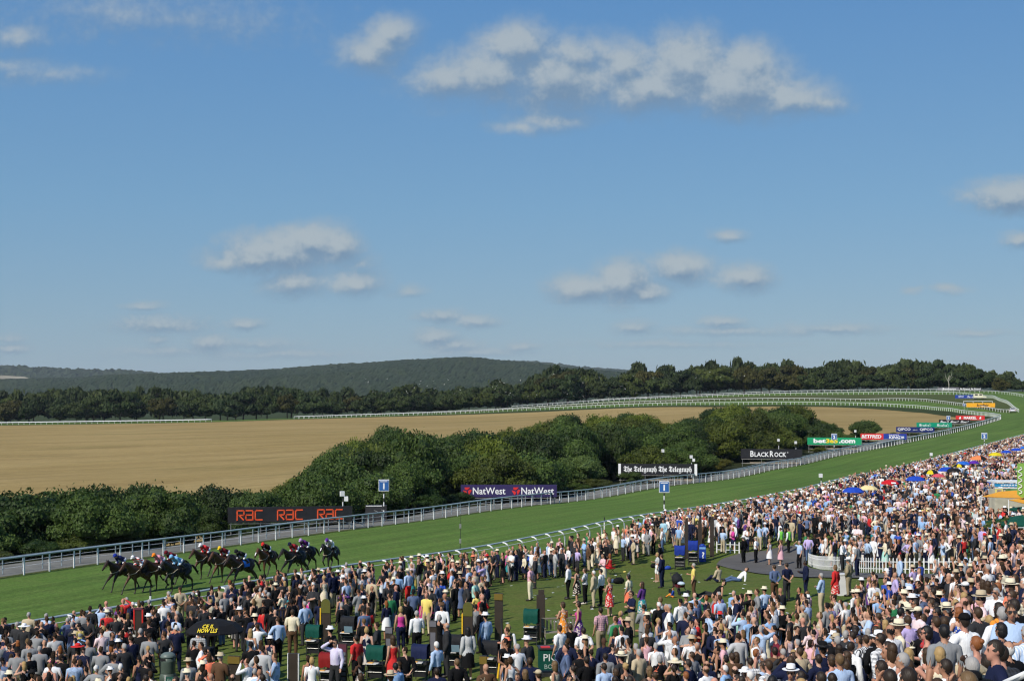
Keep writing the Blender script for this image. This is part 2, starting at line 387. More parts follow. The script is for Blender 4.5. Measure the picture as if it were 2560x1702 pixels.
def zone(name, poly, step, m_, zoff=0., kind='structure'):
    poly = np.array([p[:2] for p in poly], float)
    bp = []
    for i in range(len(poly)):
        a, b = poly[i], poly[(i+1) % len(poly)]; n = max(1, int(np.linalg.norm(b-a)/step))
        for k in range(n): bp.append(a+(b-a)*k/n)
    bp = np.array(bp); lo, hi = bp.min(0), bp.max(0)
    gx, gy = np.meshgrid(np.arange(lo[0], hi[0], step), np.arange(lo[1], hi[1], step)); g = np.stack([gx.ravel(), gy.ravel()], 1)
    g = g[inside(bp, g)]
    pts = np.vstack([bp, g]); nb = len(bp)
    v, e, f, *_ = delaunay_2d_cdt([Vector(p) for p in pts], [(i, (i+1) % nb) for i in range(nb)], [], 1, 1e-4)
    v = np.array([(p.x, p.y) for p in v]); z = hgt(v[:, 0], v[:, 1])+zoff
    me = bpy.data.meshes.new(name); me.from_pydata([(a[0], a[1], b) for a, b in zip(v, z)], [], f); me.materials.append(m_)
    bm = bmesh.new(); bm.from_mesh(me); bmesh.ops.recalc_face_normals(bm, faces=bm.faces)
    if bm.faces and sum(fc.normal.z for fc in bm.faces) < 0: bmesh.ops.reverse_faces(bm, faces=bm.faces)
    bm.to_mesh(me); bm.free(); me.polygons.foreach_set('use_smooth', [True]*len(me.polygons))
    return struct(name, me, kind)

# base sheet to the horizon
def base_ground():
    r = np.concatenate([np.linspace(-700, 700, 57)]); vs = []; ax = np.concatenate([[-9000,-4000,-2000,-1100], r, [1100,2000,4000,9000]])
    gx, gy = np.meshgrid(ax, ax+300); q = np.stack([gx.ravel(), gy.ravel()], 1)
    c = np.clip(q, [-320, -20], [320, 690]); z = hgt(c[:, 0], c[:, 1])-3.
    d = np.linalg.norm(q-c, axis=1); z = z*np.exp(-d/400) - 3*(1-np.exp(-d/400))
    n = len(ax); f = [(j*n+i, j*n+i+1, (j+1)*n+i+1, (j+1)*n+i) for j in range(n-1) for i in range(n-1)]
    me = bpy.data.meshes.new('ground'); me.from_pydata([(*a, b) for a, b in zip(q, z)], [], f); me.materials.append(M_verge); struct('ground', me)
base_ground()
FRl = resample(FR, 6); NRl = resample(NR0, 6)
def offset_line(l, o):
    t = np.gradient(l, axis=0); t /= np.linalg.norm(t, axis=1)[:, None]; return l+np.stack([t[:, 1], -t[:, 0]], 1)*o
zone('racecourse_turf', list(FRl)+[(-285,640),(-150,652),(0,662),(120,660),(200,650),(260,600),(270,500),(225,385)]+list(NRl[::-1]), 7, M_turf)
lp = list(MR)[:11]+list(OR1)[::-1][2:]
zone('infield_grass', resample(MR, 8)[:-6].tolist()+resample(OR1, 8)[::-1].tolist(), 7, M_rough, .03)
zone('members_lawn', list(NRl)+[(225,385),(240,250),(130,60),(60,-5),(-45,-5),(-60,35)], 3, M_lawn)
SRl = FRl[(FRl[:, 1] < 290) & (FRl[:, 0] < 122)]
zone('service_road', list(offset_line(SRl, -.5))+list(offset_line(SRl, -6.0))[::-1], 3, M_road, .02)
zone('turf_verge', list(offset_line(SRl, .0))+list(offset_line(SRl, -.5))[::-1], 3, M_rough, .015)
back_edge = [(-.40,118),(-.36,124),(-.27,137),(-.2,150),(-.17,166),(-.14,210),(-.12,228),(0.,285),(.1,325),(.18,338),(.215,322),(.235,290)]
bank_poly = list(offset_line(SRl, -5.9))[:-1] + [(78,292),(60,290)] + [(u*Y, Y) for u, Y in back_edge[::-1]] + [(-90,130),(-80,40)]
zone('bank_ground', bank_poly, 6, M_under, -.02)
FRb = FRl[len(SRl)-1:]
wl = offset_line(FRb, -9)
zone('wheat_field', list(wl)+[(-290,600),(-290,110),(-95,120)]+[(u*(Y-8), Y-8) for u, Y in back_edge[:9]]+[(62,292),(76,294),(92,318),(104,338)], 9, M_wheat, -.03)
zone('field_verge', list(FRb)+list(wl)[::-1], 6, M_verge, .0)
# ---------------------------------------------------------------- trees and woods
def leaf_fn(c1, c2):
    def fn(nt, base, tc, b):
        at = nt.nodes.new('ShaderNodeAttribute'); at.attribute_name = 'tint'
        oi = nt.nodes.new('ShaderNodeObjectInfo')
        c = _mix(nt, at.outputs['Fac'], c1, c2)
        mx = nt.nodes.new('ShaderNodeMix'); mx.data_type = 'RGBA'; mx.blend_type = 'MULTIPLY'; mx.inputs[0].default_value = 1
        nt.links.new(c, mx.inputs[6]); nt.links.new(oi.outputs['Color'], mx.inputs[7])
        tr = nt.nodes.new('ShaderNodeBsdfTranslucent'); nt.links.new(mx.outputs[2], tr.inputs[0])
        ms = nt.nodes.new('ShaderNodeMixShader'); ms.inputs[0].default_value = .22
        nt.links.new(b.outputs[0], ms.inputs[1]); nt.links.new(tr.outputs[0], ms.inputs[2])
        nt.links.new(ms.outputs[0], nt.nodes['Material Output'].inputs[0])
        return mx.outputs[2]
    return fn
M_leaf = mat('broad leaves', rough=.6, spec=.25, fn=leaf_fn((.030,.052,.013),(.105,.140,.030)))
M_leafd = mat('wood leaves', rough=.65, spec=.2, fn=leaf_fn((.026,.042,.014),(.066,.086,.026)))
M_bark = mat('bark', (.085,.07,.052), .9, .1, noise=(6.,.6,1.3,5,(1,1,.2)))
def crown_mesh(name, seed, lobes, leaves, leaf, m_, flat=.8, base=.15, tp=.5):
    """unit crown: radius 1 in plan, height 0..1 (bottom at base); leaf sized faces spread over and inside lobes"""
    g = np.random.default_rng(seed)
    C = []; 
    while len(C) < lobes:
        p = g.uniform(-1, 1, 3); 
        if (p**2).sum() > 1: continue
        z = base+.18+(p[2]*.5+.5)*(.80-base-.18); taper = 1-tp*max(0, (z-.55)/.45)
        C.append((p[0]*.74*taper, p[1]*.74*taper, z, g.uniform(.20, .40)*(1.1-.35*z)))
    C = np.array(C)
    own = g.choice(lobes, leaves, p=C[:, 3]**2/(C[:, 3]**2).sum())
    d = g.normal(size=(leaves, 3)); d /= np.linalg.norm(d, axis=1)[:, None]; d[:, 2] = np.where(d[:, 2] < -.3, -d[:, 2]*.6, d[:, 2])
    rr = C[own, 3]*np.where(g.random(leaves) < .72, g.uniform(.82, 1.12, leaves), g.uniform(.3, .85, leaves))
    sp = g.random(leaves) < .035; rr = np.where(sp, rr*1.3, rr)
    c = C[own, :3]+d*rr[:, None]*np.array([1, 1, flat*.62])
    n = d+g.normal(scale=.55, size=d.shape); n /= np.linalg.norm(n, axis=1)[:, None]
    t = np.cross(n, g.normal(size=n.shape)); t /= np.linalg.norm(t, axis=1)[:, None]; b = np.cross(n, t)
    s = leaf*g.uniform(.6, 1.35, leaves)[:, None]
    zs = np.array([1, 1, .7])
    q = np.stack([c-t*s, c+b*s*.62, c+t*s, c-b*s*.62+n*s*.25], 1)
    v = q.reshape(-1, 3); f = np.arange(leaves*4).reshape(-1, 4)
    tint = np.clip(.5*g.random(leaves)+.5*g.random(lobes)[own], 0, 1)
    core = MB()  # dark lumps added inside the lobes to keep light from passing through
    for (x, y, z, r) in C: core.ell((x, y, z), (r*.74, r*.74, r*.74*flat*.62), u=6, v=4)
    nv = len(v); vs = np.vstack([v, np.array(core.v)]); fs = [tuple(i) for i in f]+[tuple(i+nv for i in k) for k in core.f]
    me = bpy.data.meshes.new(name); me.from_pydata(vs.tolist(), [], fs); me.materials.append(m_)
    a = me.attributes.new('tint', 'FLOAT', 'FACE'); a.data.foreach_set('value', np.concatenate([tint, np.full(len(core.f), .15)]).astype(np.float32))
    return me
def trunk_mesh(name, seed):
    g = random.Random(seed); mb = MB(); lean = (g.uniform(-.06,.06), g.uniform(-.06,.06))
    p = [(0,0,-.08),(0,0,.04),(lean[0]*.4,lean[1]*.4,.22),(lean[0],lean[1],.45),(lean[0]*1.4,lean[1]*1.2,.7)]
    mb.tube(p, [.058,.045,.036,.026,.012], 7)
    for k in range(5):
        a = g.uniform(0, 6.28); z = g.uniform(.25, .5); l = g.uniform(.35, .6)
        mb.tube([(lean[0]*z*2,lean[1]*z*2,z),(math.cos(a)*l*.45,math.sin(a)*l*.45,z+.14),(math.cos(a)*l,math.sin(a)*l,z+.3)], [.022,.015,.006], 5)
    return mb.mesh(name, M_bark, True)
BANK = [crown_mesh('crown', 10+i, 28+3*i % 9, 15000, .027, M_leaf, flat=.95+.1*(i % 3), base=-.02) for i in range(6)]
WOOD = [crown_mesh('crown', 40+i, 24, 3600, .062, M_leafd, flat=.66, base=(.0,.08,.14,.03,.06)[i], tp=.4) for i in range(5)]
TRUNK = [trunk_mesh('trunk', i) for i in range(4)]
def tree(x, y, z, rad, height, crown, label, group, tint, sx=1., name='tree'):
    t = thing(name, label, name, (x, y, z), rng.uniform(0, 6.28), group)
    c = link('crown', crown, t, colr=tint); c.scale = (rad*sx, rad, height)
    k = link('trunk', rng.choice(TRUNK), t); k.scale = (height*.55, height*.55, height*.92)
    return t
SIL = [(-60,1240),(0,1236),(75,1243),(130,1212),(180,1186),(230,1200),(270,1194),(340,1200),(440,1203),(500,1236),(540,1208),(580,1212),(620,1232),(680,1205),(740,1180),(780,1165),(830,1120),(860,1088),(920,1070),(960,1062),(1000,1050),(1050,1056),(1100,1063),(1150,1095),(1200,1072),(1270,1064),(1300,1050),(1350,1046),(1400,1034),(1470,1040),(1530,1030),(1600,1036),(1660,1042),(1740,1045),(1780,1026),(1850,1014),(1900,1010),(1950,1012),(2000,1016),(2040,1034),(2060,1050),(2085,1084),(2110,1092)]
sil = lambda x: float(np.interp(x, [a for a, _ in SIL], [b for _, b in SIL]))
tree_recs = []
def place_bank():
    bp = np.array(bank_poly); be = np.array(back_edge)
    pts = []
    for row, off in enumerate((-10.,-17,-25.5,-36,-47,-60,-74,-90)):
        step = 7.6 + row*.45
        Y = 70.
        while Y < 330:
            Y += step*.868*rng.uniform(.8, 1.25)
            x, y = rail_pt(off+rng.uniform(-1.8, 1.8), Y)
            u = x/y; 
            if u > .226 or u < -.46: continue
            if y > np.interp(u, be[:, 0], be[:, 1]): continue
            z = h1(x, y); px = 1280+u*F
            top = CZ-(sil(px)+(rng.uniform(-34 if px < 560 else -16, 2) if rng.random() < .24 else rng.uniform(4, 46)*min(1, 130/y))-993)*y/F
            h = rng.uniform(6.6, 11.) if row else rng.uniform(4.2, 7.0)
            h = min(h, top-z)
            if h < 2.2: continue
            if any(a-60 < px < b+60 and Y-.5*0 < sy+7.5 and y < sy+6.5 for a, b, sy in ((572,880,121),(1152,1392,152),(1546,1742,187),(1853,2004,226),(2020,2152,256))): continue
            r = min(rng.uniform(3.9, 5.6), h*.8)
            pts.append((x, y, z, r, h, row, px))
    return pts
bank = place_bank()
# keep the back of the bank as high as the photograph shows it
for px in list(range(-60, 2090, 74)):
    u = (px-1280)/F; be = np.array(back_edge); Y = np.interp(u, be[:, 0], be[:, 1])-4; x = u*Y; z = h1(x, Y)
    top = CZ-(sil(px)+rng.uniform(-8, 20)-993)*Y/F; h = top-z
    if h > 1.5: bank.append((x, Y, z, min(max(h*.62, 2.6), 5.4), h*1.02, 20, px))
KINDS = ['dark green rounded','mid green bushy','yellow green leafy','olive green low','grey green pale']
TINTS = [(.46,.60,.52),(.78,.92,.74),(1.42,1.30,.66),(1.0,.92,.58),(1.15,1.22,1.3)]
ords = ['first','second','third','fourth','fifth','sixth','seventh','eighth','ninth','tenth','eleventh','twelfth']
SIGNX = [(300,'left of the orange lettered board'),(726,'behind the orange lettered board'),(1010,'by the far blue 1 sign'),(1272,'behind the purple board'),(1450,'right of the purple board'),(1644,'behind the newspaper board'),(1800,'right of the newspaper board'),(1928,'behind the black lettered board'),(2085,'behind the green betting board')]
def tree_labels(recs, noun):
    n = {}; out = []
    for r in recs:
        n.setdefault(r[-1], []).append(r)
    for key, l in n.items():
        for i, r in enumerate(l):
            lab = f"{key[0]} {noun} {key[1]}, {key[2]}"
            if len(l) > 1: lab += f", {ords[min(i, 11)]} from left"
            out.append((r, lab))
    return out
recs = []
for (x, y, z, r, h, row, px) in sorted(bank, key=lambda b: (b[6], b[1])):
    k = rng.choices(range(5), (5, 6, 2.2, 2.2, 1.4))[0]
    if row == 0 and k == 0: k = 1
    recs.append((x, y, z, r, h, k, (KINDS[k], min(SIGNX, key=lambda s: abs(s[0]-px))[1], 'front row' if row <= 1 else 'mid bank' if row < 5 else 'field edge')))
for (x, y, z, r, h, k, _), lab in tree_labels(recs, 'tree'):
    v = rng.uniform(.66, 1.3)
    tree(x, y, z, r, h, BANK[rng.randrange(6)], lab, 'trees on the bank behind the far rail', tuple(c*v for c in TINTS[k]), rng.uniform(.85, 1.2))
# undergrowth along the foot of the bank
recs = []; Y = 78.
while Y < 268:
    Y += rng.uniform(3.2, 5.6); x, y = rail_pt(rng.uniform(-8.6, -7.4), Y); pxx = 1280+x/y*F
    if pxx < -60 or any(a-40 < pxx < b+40 and y < sy+6.5 for a, b, sy in ((572,880,121),(1152,1392,152),(1546,1742,187),(1853,2004,226),(2020,2152,256))) and rng.random() < .75: continue
    recs.append((x, y, h1(x, y), rng.uniform(1.3, 2.2), rng.uniform(1.0, 2.1), rng.randrange(5), (KINDS[rng.randrange(5)], min(SIGNX, key=lambda s: abs(s[0]-pxx))[1], 'at road edge')))
for (x, y, z, r, h, k, _), lab in tree_labels(recs, 'bush'): tree(x, y, z, r, h, BANK[rng.randrange(6)], lab, 'bushes along the service road', tuple(c*rng.uniform(.7, 1.1) for c in TINTS[k]), 1.2, 'bush')
# the lone bush in the stubble and low scrub behind the boards
x, y, z = PX(2160, 1092, 285); z = h1(x, y)
tree(x, y, z, 4.1, 5.0, BANK[1], 'round dark bush standing alone between the green and the red betting boards', 'bushes at the field edge', (.85,.95,.9), 1., 'bush')
for i, (px, Y, r, h, lab) in enumerate([(2228,298,2.2,1.6,'low scrubby bush behind the blue half of the red and blue board'),(2120,284,2.0,2.0,'small bush against the left foot of the lone round bush'),(2275,312,2.4,1.2,'flat scrubby bush below the left end of the blue lettered board'),(2330,330,2.2,1.0,'flat scrubby bush below the right end of the blue lettered board')]):
    x = (px-1280)/F*Y; tree(x, Y, h1(x, Y), r, h, BANK[i], lab, 'bushes at the field edge', (.9,.95,.8), 1., 'bush')
# far wood along the back straight
WS = [(-120,966),(0,970),(130,965),(250,958),(380,958),(560,962),(700,946),(760,960),(900,963),(1000,955),(1100,958),(1180,950),(1290,940),(1330,920),(1390,900),(1420,905),(1480,905),(1560,922),(1600,896),(1640,905),(1690,895),(1780,895),(1830,879),(1870,890),(1960,892),(2060,905),(2120,890),(2180,905),(2290,886),(2380,890),(2450,905),(2500,915),(2560,932),(2700,950)]
wsil = lambda x: float(np.interp(x, [a for a, _ in WS], [b for _, b in WS]))
def wood_base(px): return np.interp(px, [-200, 0, 735, 1280, 1687, 1920, 2280, 2560, 2700], [655, 648, 650, 660, 672, 664, 655, 622, 590])
WT = [(.68,.78,.7),(.95,.98,.8),(1.15,.82,.6),(1.35,1.3,.8),(.8,.9,.95)]
LMK = [(0,'at the frame left end'),(300,'above the left white rail'),(640,'above the white rail gap'),(900,'above the wheat edge'),(1250,'where the rails part'),(1600,'above the middle rails'),(1950,'above the rail bend'),(2200,'left of the small grey board'),(2400,'behind the small grey board'),(2540,'at the frame right end')]
WK = ['dark green','mid green','bronze tinged','pale yellow green','blue green']
recs = []; back = []
for row, (dY, step) in enumerate(((0, 56), (15, 62), (34, 54), (62, 58))):
    px = -110. if row < 2 else -760.
    while px < (2660 if row < 2 else 2950):
        px += step*rng.uniform(.6, 1.45)
        Y = wood_base(px)+dY+rng.uniform(-4, 4); x = (px-1280)/F*Y; z = h1(x, min(Y, 672))-.6
        top = CZ-(wsil(px)-993+rng.uniform(-4, 14))*Y/F; h = top-z
        if row == 0: h *= rng.uniform(.66, .92)
        elif row == 1: h *= rng.uniform(.8, 1.)
        if h < 4: continue
        r = min(rng.uniform(6.4, 11.), h*.68)
        if row > 1: back.append((x, Y, z, r, h)); continue
        k = rng.choices(range(5), (5, 5, 2.6 if px > 1200 else 1.2, 1.3, 2))[0]
        recs.append((x, Y, z, r, h, k, px, (WK[k], min(LMK, key=lambda s: abs(s[0]-px))[1], 'front row' if row == 0 else 'second row')))
LMKS = 0
recs.sort(key=lambda b: b[6])
for (x, Y, z, r, h, k, px, _), lab in tree_labels(recs, 'wood tree'):
    v = rng.uniform(.8, 1.2)
    tree(x, Y, z, r, h, WOOD[rng.randrange(5)], lab, 'trees of the far wood', tuple(c*v for c in WT[k]), rng.uniform(.9, 1.25))
def merged_wood():
    cs = [crown_mesh('c', 80+i, 18, 950, .125, M_leafd, flat=.7, base=0., tp=.4) for i in range(4)]
    V = []; Fc = []; T = []; o = 0
    for (x, Y, z, r, h) in back:
        m_ = rng.choice(cs); n = len(m_.vertices); v = np.empty(n*3, np.float32); m_.vertices.foreach_get('co', v); v = v.reshape(-1, 3)
        a = rng.uniform(0, 6.28); c, s_ = math.cos(a), math.sin(a)
        V.append(np.stack([(v[:, 0]*c-v[:, 1]*s_)*r*1.1+x, (v[:, 0]*s_+v[:, 1]*c)*r+Y, v[:, 2]*h+z], 1))
        ti = np.empty(len(m_.polygons), np.float32); m_.attributes['tint'].data.foreach_get('value', ti); T.append(np.clip(ti+rng.uniform(-.3, .25), 0, 1))
        Fc += [tuple(i+o for i in p.vertices) for p in m_.polygons]; o += n
    me = bpy.data.meshes.new('wood'); me.from_pydata(np.vstack(V).tolist(), [], Fc); me.materials.append(M_leafd)
    a = me.attributes.new('tint', 'FLOAT', 'FACE'); a.data.foreach_set('value', np.concatenate(T).astype(np.float32))
    struct('wood', me, 'stuff')
merged_wood()

# rolling hills with a continuous far-off forest
def hill(name, Y0, Y1, prof, base, res, m_, cell, amp, kind, xr=(-700, 3300), extra=None):
    """a slope rising from base at Y0 to the profile line at Y1, roughened by a closed canopy of crowns"""
    nx = int((xr[1]-xr[0])/res); ny = int((Y1-Y0)/((Y1-Y0)/90)); g = np.random.default_rng(len(name)*7)
    pxs = np.linspace(xr[0], xr[1], nx); ts = np.linspace(0, 1.15, ny)
    P_, T = np.meshgrid(pxs, ts); Y = Y0+(Y1-Y0)*T; X = (P_-1280)/F*Y
    prof = [(a, b+12) for a, b in prof]
    ridge = CZ-(np.interp(P_, [a for a, _ in prof], [b for _, b in prof])-993)*Y1/F
    s = np.clip(T, 0, 1); s = np.sin(s*math.pi/2)**1.15
    Z = base+(ridge-base)*s - np.clip(T-1, 0, 1)*40
    # broad folds
    Z += 6*np.sin(X/170+Y/230)*np.sin(T*3.1)+4*np.sin(X/83-Y/140)*np.sin(T*3.1)
    if amp:
        cx = X/cell; cy = Y/cell; ix = np.floor(cx); iy = np.floor(cy); best = np.full(X.shape, 9.); hh = np.zeros(X.shape)
        for dx in (-1, 0, 1):
            for dy in (-1, 0, 1):
                jx, jy = ix+dx, iy+dy
                r1 = np.modf(np.abs(np.sin(jx*127.1+jy*311.7)*43758.5))[0]; r2 = np.modf(np.abs(np.sin(jx*269.5+jy*183.3)*43758.5))[0]; r3 = np.modf(np.abs(np.sin(jx*17.5+jy*83.3)*13758.5))[0]
                d = np.hypot(jx+.15+.7*r1-cx, jy+.15+.7*r2-cy); m = d < best; best = np.where(m, d, best); hh = np.where(m, r3, hh)
        Z += amp*np.sqrt(np.clip(1-(best/.75)**2, 0, 1))*(.7+.6*hh) + g.normal(scale=amp*.12, size=Z.shape)
    f = [(j*nx+i, j*nx+i+1, (j+1)*nx+i+1, (j+1)*nx+i) for j in range(ny-1) for i in range(nx-1)]
    me = bpy.data.meshes.new(name); me.from_pydata(np.stack([X.ravel(), Y.ravel(), Z.ravel()], 1).tolist(), [], f); me.materials.append(m_)
    return struct(name, me, kind)
def forest_fn(nt, base, tc, b):
    o = tc.outputs['Object']
    a = _noise(nt, o, .004, 5, .6); f = _noise(nt, o, .06, 4, .7)
    c = _mix(nt, _mr(nt, a, .35, .65, 0, 1), (.023,.036,.016), (.034,.047,.019))
    v = nt.nodes.new('ShaderNodeVectorMath'); v.operation = 'SCALE'; nt.links.new(c, v.inputs[0]); nt.links.new(_mr(nt, f, .3, .7, .6, 1.35), v.inputs['Scale'])
    return v.outputs[0]
M_forest = mat('distant forest', rough=.9, spec=.05, fn=forest_fn)
def far_fn(nt, base, tc, b):
    o = tc.outputs['Object']; a = _noise(nt, o, .003, 4, .5)
    return _mix(nt, _mr(nt, a, .56, .60, 0, 1), (.040,.056,.026), (.30,.24,.13))
M_far = mat('distant downland', rough=.95, spec=.05, fn=far_fn)
hill('forest_hill', 1500, 3600, [(-700,935),(0,944),(180,942),(290,931),(400,927),(520,922),(700,915),(800,908),(900,903),(1000,896),(1100,892),(1190,893),(1230,899),(1330,906),(1400,912),(1500,919),(1600,928),(1800,940),(2600,960),(3300,960)], -60, 5, M_forest, 17., 4.8, 'stuff')
hill('downland_hill', 4200, 5600, [(-700,908),(0,915),(40,917),(130,923),(260,927),(330,929),(400,936),(600,950),(3300,960)], -40, 7, M_forest, 34., 20., 'stuff', xr=(-700, 900))
hill('distant_hill', 4500, 6500, [(-700,960),(900,950),(1200,905),(1260,903),(1330,905),(1400,911),(1480,918),(1560,924),(1640,932),(1900,950),(3300,960)], -40, 8, M_forest, 40., 20., 'stuff', xr=(900, 2500))
zone_field = MB()
# pale stubble fields showing between the woods on the far slope
def patch(name, pts, m_):
    mb = MB(); vs = [PX(x, y, Y) for x, y, Y in pts]; mb.add(vs, [tuple(range(len(vs)))])
    b_ = [(p[0], p[1]+6, p[2]-5) for p in vs]; n = len(vs); mb.add(vs+b_, [(i, (i+1) % n, n+(i+1) % n, n+i) for i in range(n)])
    return struct(name, mb.mesh(name, m_))
M_stub = mat('stubble', (.24,.22,.17), .95, .05, noise=(.01,.85,1.1,4))
M_mead = mat('meadow', (.13,.17,.06), .95, .05, noise=(.01,.85,1.1,4))
patch('stubble_field', [(-60,936,3420),(0,938,3420),(60,941,3400),(74,946,3380),(20,949,3380),(-60,951,3380)], M_stub)
patch('far_meadow', [(628,964,2650),(690,962,2650),(722,968,2600),(700,973,2580),(640,970,2600)], M_mead)

# thin summer haze over the whole valley
M_haze = bpy.data.materials.new('summer haze'); M_haze.use_nodes = True; _n = M_haze.node_tree; _n.nodes.clear()
_o = _n.nodes.new('ShaderNodeOutputMaterial'); _v = _n.nodes.new('ShaderNodeVolumePrincipled'); _n.links.new(_v.outputs[0], _o.inputs['Volume'])
_v.inputs['Color'].default_value = (.80, .88, 1.0, 1); _v.inputs['Density'].default_value = 4.6e-5; _v.inputs['Anisotropy'].default_value = 0.1
_hb = MB().box((0, 3000, 44), (19000, 19000, 224)); haze = struct('haze', _hb.mesh('haze', M_haze), 'stuff')

# one bare pale tree standing out before the dark wood
X, Y, z = PX(2372, 976, 628); z = h1(X, Y); t = thing('bare_tree', 'bare white limbed dead tree before the dark wood above the small grey board', 'tree', (X, Y, z))
M_pale = mat('bleached bark', (.50,.47,.40), .8, .1)
link('trunk', MB().tube([(0,0,-.3),(.1,0,3),(-.3,0,5),(.3,0,7)], [.2,.17,.13,.06], 6).mesh('trunk', M_pale, True), t)
for p in ([(-.1,0,4),(-1.2,.2,6),(-1.6,.3,8.4)], [(.1,0,5.5),(1.2,-.2,7),(1.5,0,9)], [(0,0,4.6),(.9,.3,5.6),(2.2,.3,6.6)]): link('limb', MB().tube(p, [.09,.06,.02], 5).mesh('limb', M_pale, True), t)
# ---------------------------------------------------------------- tarmac path on the lawn
pathpx = [(1791,1412),(1797,1404),(1806,1398),(1828,1391),(1852,1384),(1915,1377),(1960,1366),(2030,1362),(2060,1372),(2014,1392),(2012,1410),(2022,1419),(2058,1427),(2099,1430),(2165,1434),(2237,1436),(2323,1436),(2450,1436),(2600,1436),(2600,1450),(2400,1449),(2208,1446),(2093,1446),(2000,1444),(1930,1438),(1870,1430),(1820,1421)]
zone('tarmac_path', [ground(x, y)[:2] for x, y in pathpx], 1.5, M_tarmac, .06)

# ---------------------------------------------------------------- running rails
def tz(p): return h1(p[0], p[1])
def rail_line(l, step):
    l = np.array(l); s = np.concatenate([[0], np.cumsum(np.linalg.norm(np.diff(l, axis=0), axis=1))]); n = max(2, int(s[-1]/step)+1); u = np.linspace(0, s[-1], n)
    q = np.stack([np.interp(u, s, l[:, 0]), np.interp(u, s, l[:, 1])], 1); return q, hgt(q[:, 0], q[:, 1])
post_far = MB().box((0,0,.57), (.085,.06,1.14)).mesh('post', M_white)
post_back = MB().box((0,0,.52), (.05,.05,1.04)).mesh('post', M_railblue)
def build_rail(name, label, cat, line, step, top_h, r, rz, m_top, post_me, lean=None, extra=(), joined=False, group=None):
    q, z = rail_line(line, step)
    t = thing(name, label, cat, (q[0][0], q[0][1], z[0]), 0, group); o = Vector((q[0][0], q[0][1], z[0]))
    tan = np.gradient(q, axis=0); ang = np.arctan2(tan[:, 1], tan[:, 0])
    mb = MB(); mb.tube([Vector((a[0], a[1], b+top_h))-o for a, b in zip(q, z)], r, 8, rz); link('top_rail', mb.mesh('top_rail', m_top, True), t)
    for h, rr, m_ in extra:
        mb = MB(); mb.tube([Vector((a[0], a[1], b+h))-o for a, b in zip(q, z)], rr, 5); link('lower_rail', mb.mesh('lower_rail', m_, True), t)
    if joined:
        mb = MB()
        for a, b, g in zip(q, z, ang): mb.box(Vector((a[0], a[1], b+top_h/2))-o, (joined, joined, top_h), Matrix.Rotation(g, 3, 'Z'))
        link('posts', mb.mesh('posts', M_white), t)['kind'] = 'stuff'
    else:
        for a, b, g in zip(q, z, ang): link('post', post_me, t, Vector((a[0], a[1], b))-o, g)
    return t
str_ = [rail_pt(0, Y) for Y in np.linspace(76, 262, 50)]
build_rail('running_rail', 'grey blue running rail on white posts along the far side of the straight', 'rail', str_, 2.07, 1.19, .085, .065, M_railblue, post_far)
b2 = [rail_pt(-1.55, Y) for Y in np.linspace(76, 288, 60)]
build_rail('service_rail', 'thin grey rail with two lower bars beside the service road', 'rail', b2, 1.62, 1.06, .03, .03, M_railblue, post_back, extra=((.70,.014,M_white),(.36,.014,M_white)))
bend = [p[:2] for p in FR if p[1] > 338 and True]
bend = [rail_pt(0, Y) for Y in (262, 280, 300, 320, 340)]+[p[:2] for p in FR[len(FRs):]]
bl = resample(bend, 3)
build_rail('bend_rail', 'white running rail round the inside of the home bend above the wheat', 'rail', [p for p in bl if p[0] > -95 or p[1] < 500], 2.07, 1.02, .085, .07, M_white, None, joined=.11)
build_rail('back_straight_rail', 'low white rail at the far left below the wood', 'rail', [p for p in bl if p[0] < -128 and p[1] > 500], 2.5, 1.0, .26, .22, M_white, None, joined=.12)
build_rail('loop_inner_rail', 'white rail in the middle of the far loop running to the silver car', 'rail', resample(MR, 3), 2.3, .92, .085, .07, M_white, None, joined=.09)
build_rail('loop_outer_rail', 'white rail curling round the right end of the grassy loop', 'rail', resample(OR1, 3), 2.3, .98, .09, .075, M_white, None, joined=.10)
build_rail('far_outer_rail', 'outermost white rail along the foot of the far wood', 'rail', resample(OR2, 3), 2.5, 1.0, .09, .075, M_white, None, joined=.10)
# near rail with swan neck brackets
nl = [rail_pt(22, Y) for Y in np.linspace(56, 292, 70)]
q, z = rail_line(nl, 2.07)
t = thing('swan_neck_rail', 'grey blue near rail on white curved brackets in front of the crowd', 'rail', (q[0][0], q[0][1], z[0])); o = Vector((q[0][0], q[0][1], z[0]))
mb = MB(); mb.tube([Vector((a[0], a[1], b+1.12))-o for a, b in zip(q, z)], .10, 8, .06); link('top_rail', mb.mesh('top_rail', M_railblue, True), t)
mb = MB(); mb.tube([Vector((a[0]+.868*.55, a[1]-.497*.55, b+.95))-o for a, b in zip(q, z)], .022, 6); link('guard_rail', mb.mesh('guard_rail', M_white, True), t)
bk = MB().tube([(0,-.62,-.05),(0,-.62,.45),(0,-.58,.78),(0,-.46,1.0),(0,-.26,1.10),(0,-.05,1.12)], .05, 7).mesh('bracket', M_white, True)
for a, b in zip(q, z): link('bracket', bk, t, Vector((a[0], a[1], b))-o, TRACK_ANG)
# white crowd barrier further along the near side
bq = [rail_pt(23.5, Y) for Y in np.linspace(225, 292, 30)]
build_rail('crowd_barrier', 'white barred barrier behind the near rail at the right edge', 'barrier', bq, 1.2, 1.1, .06, .05, M_white, None, joined=.07)

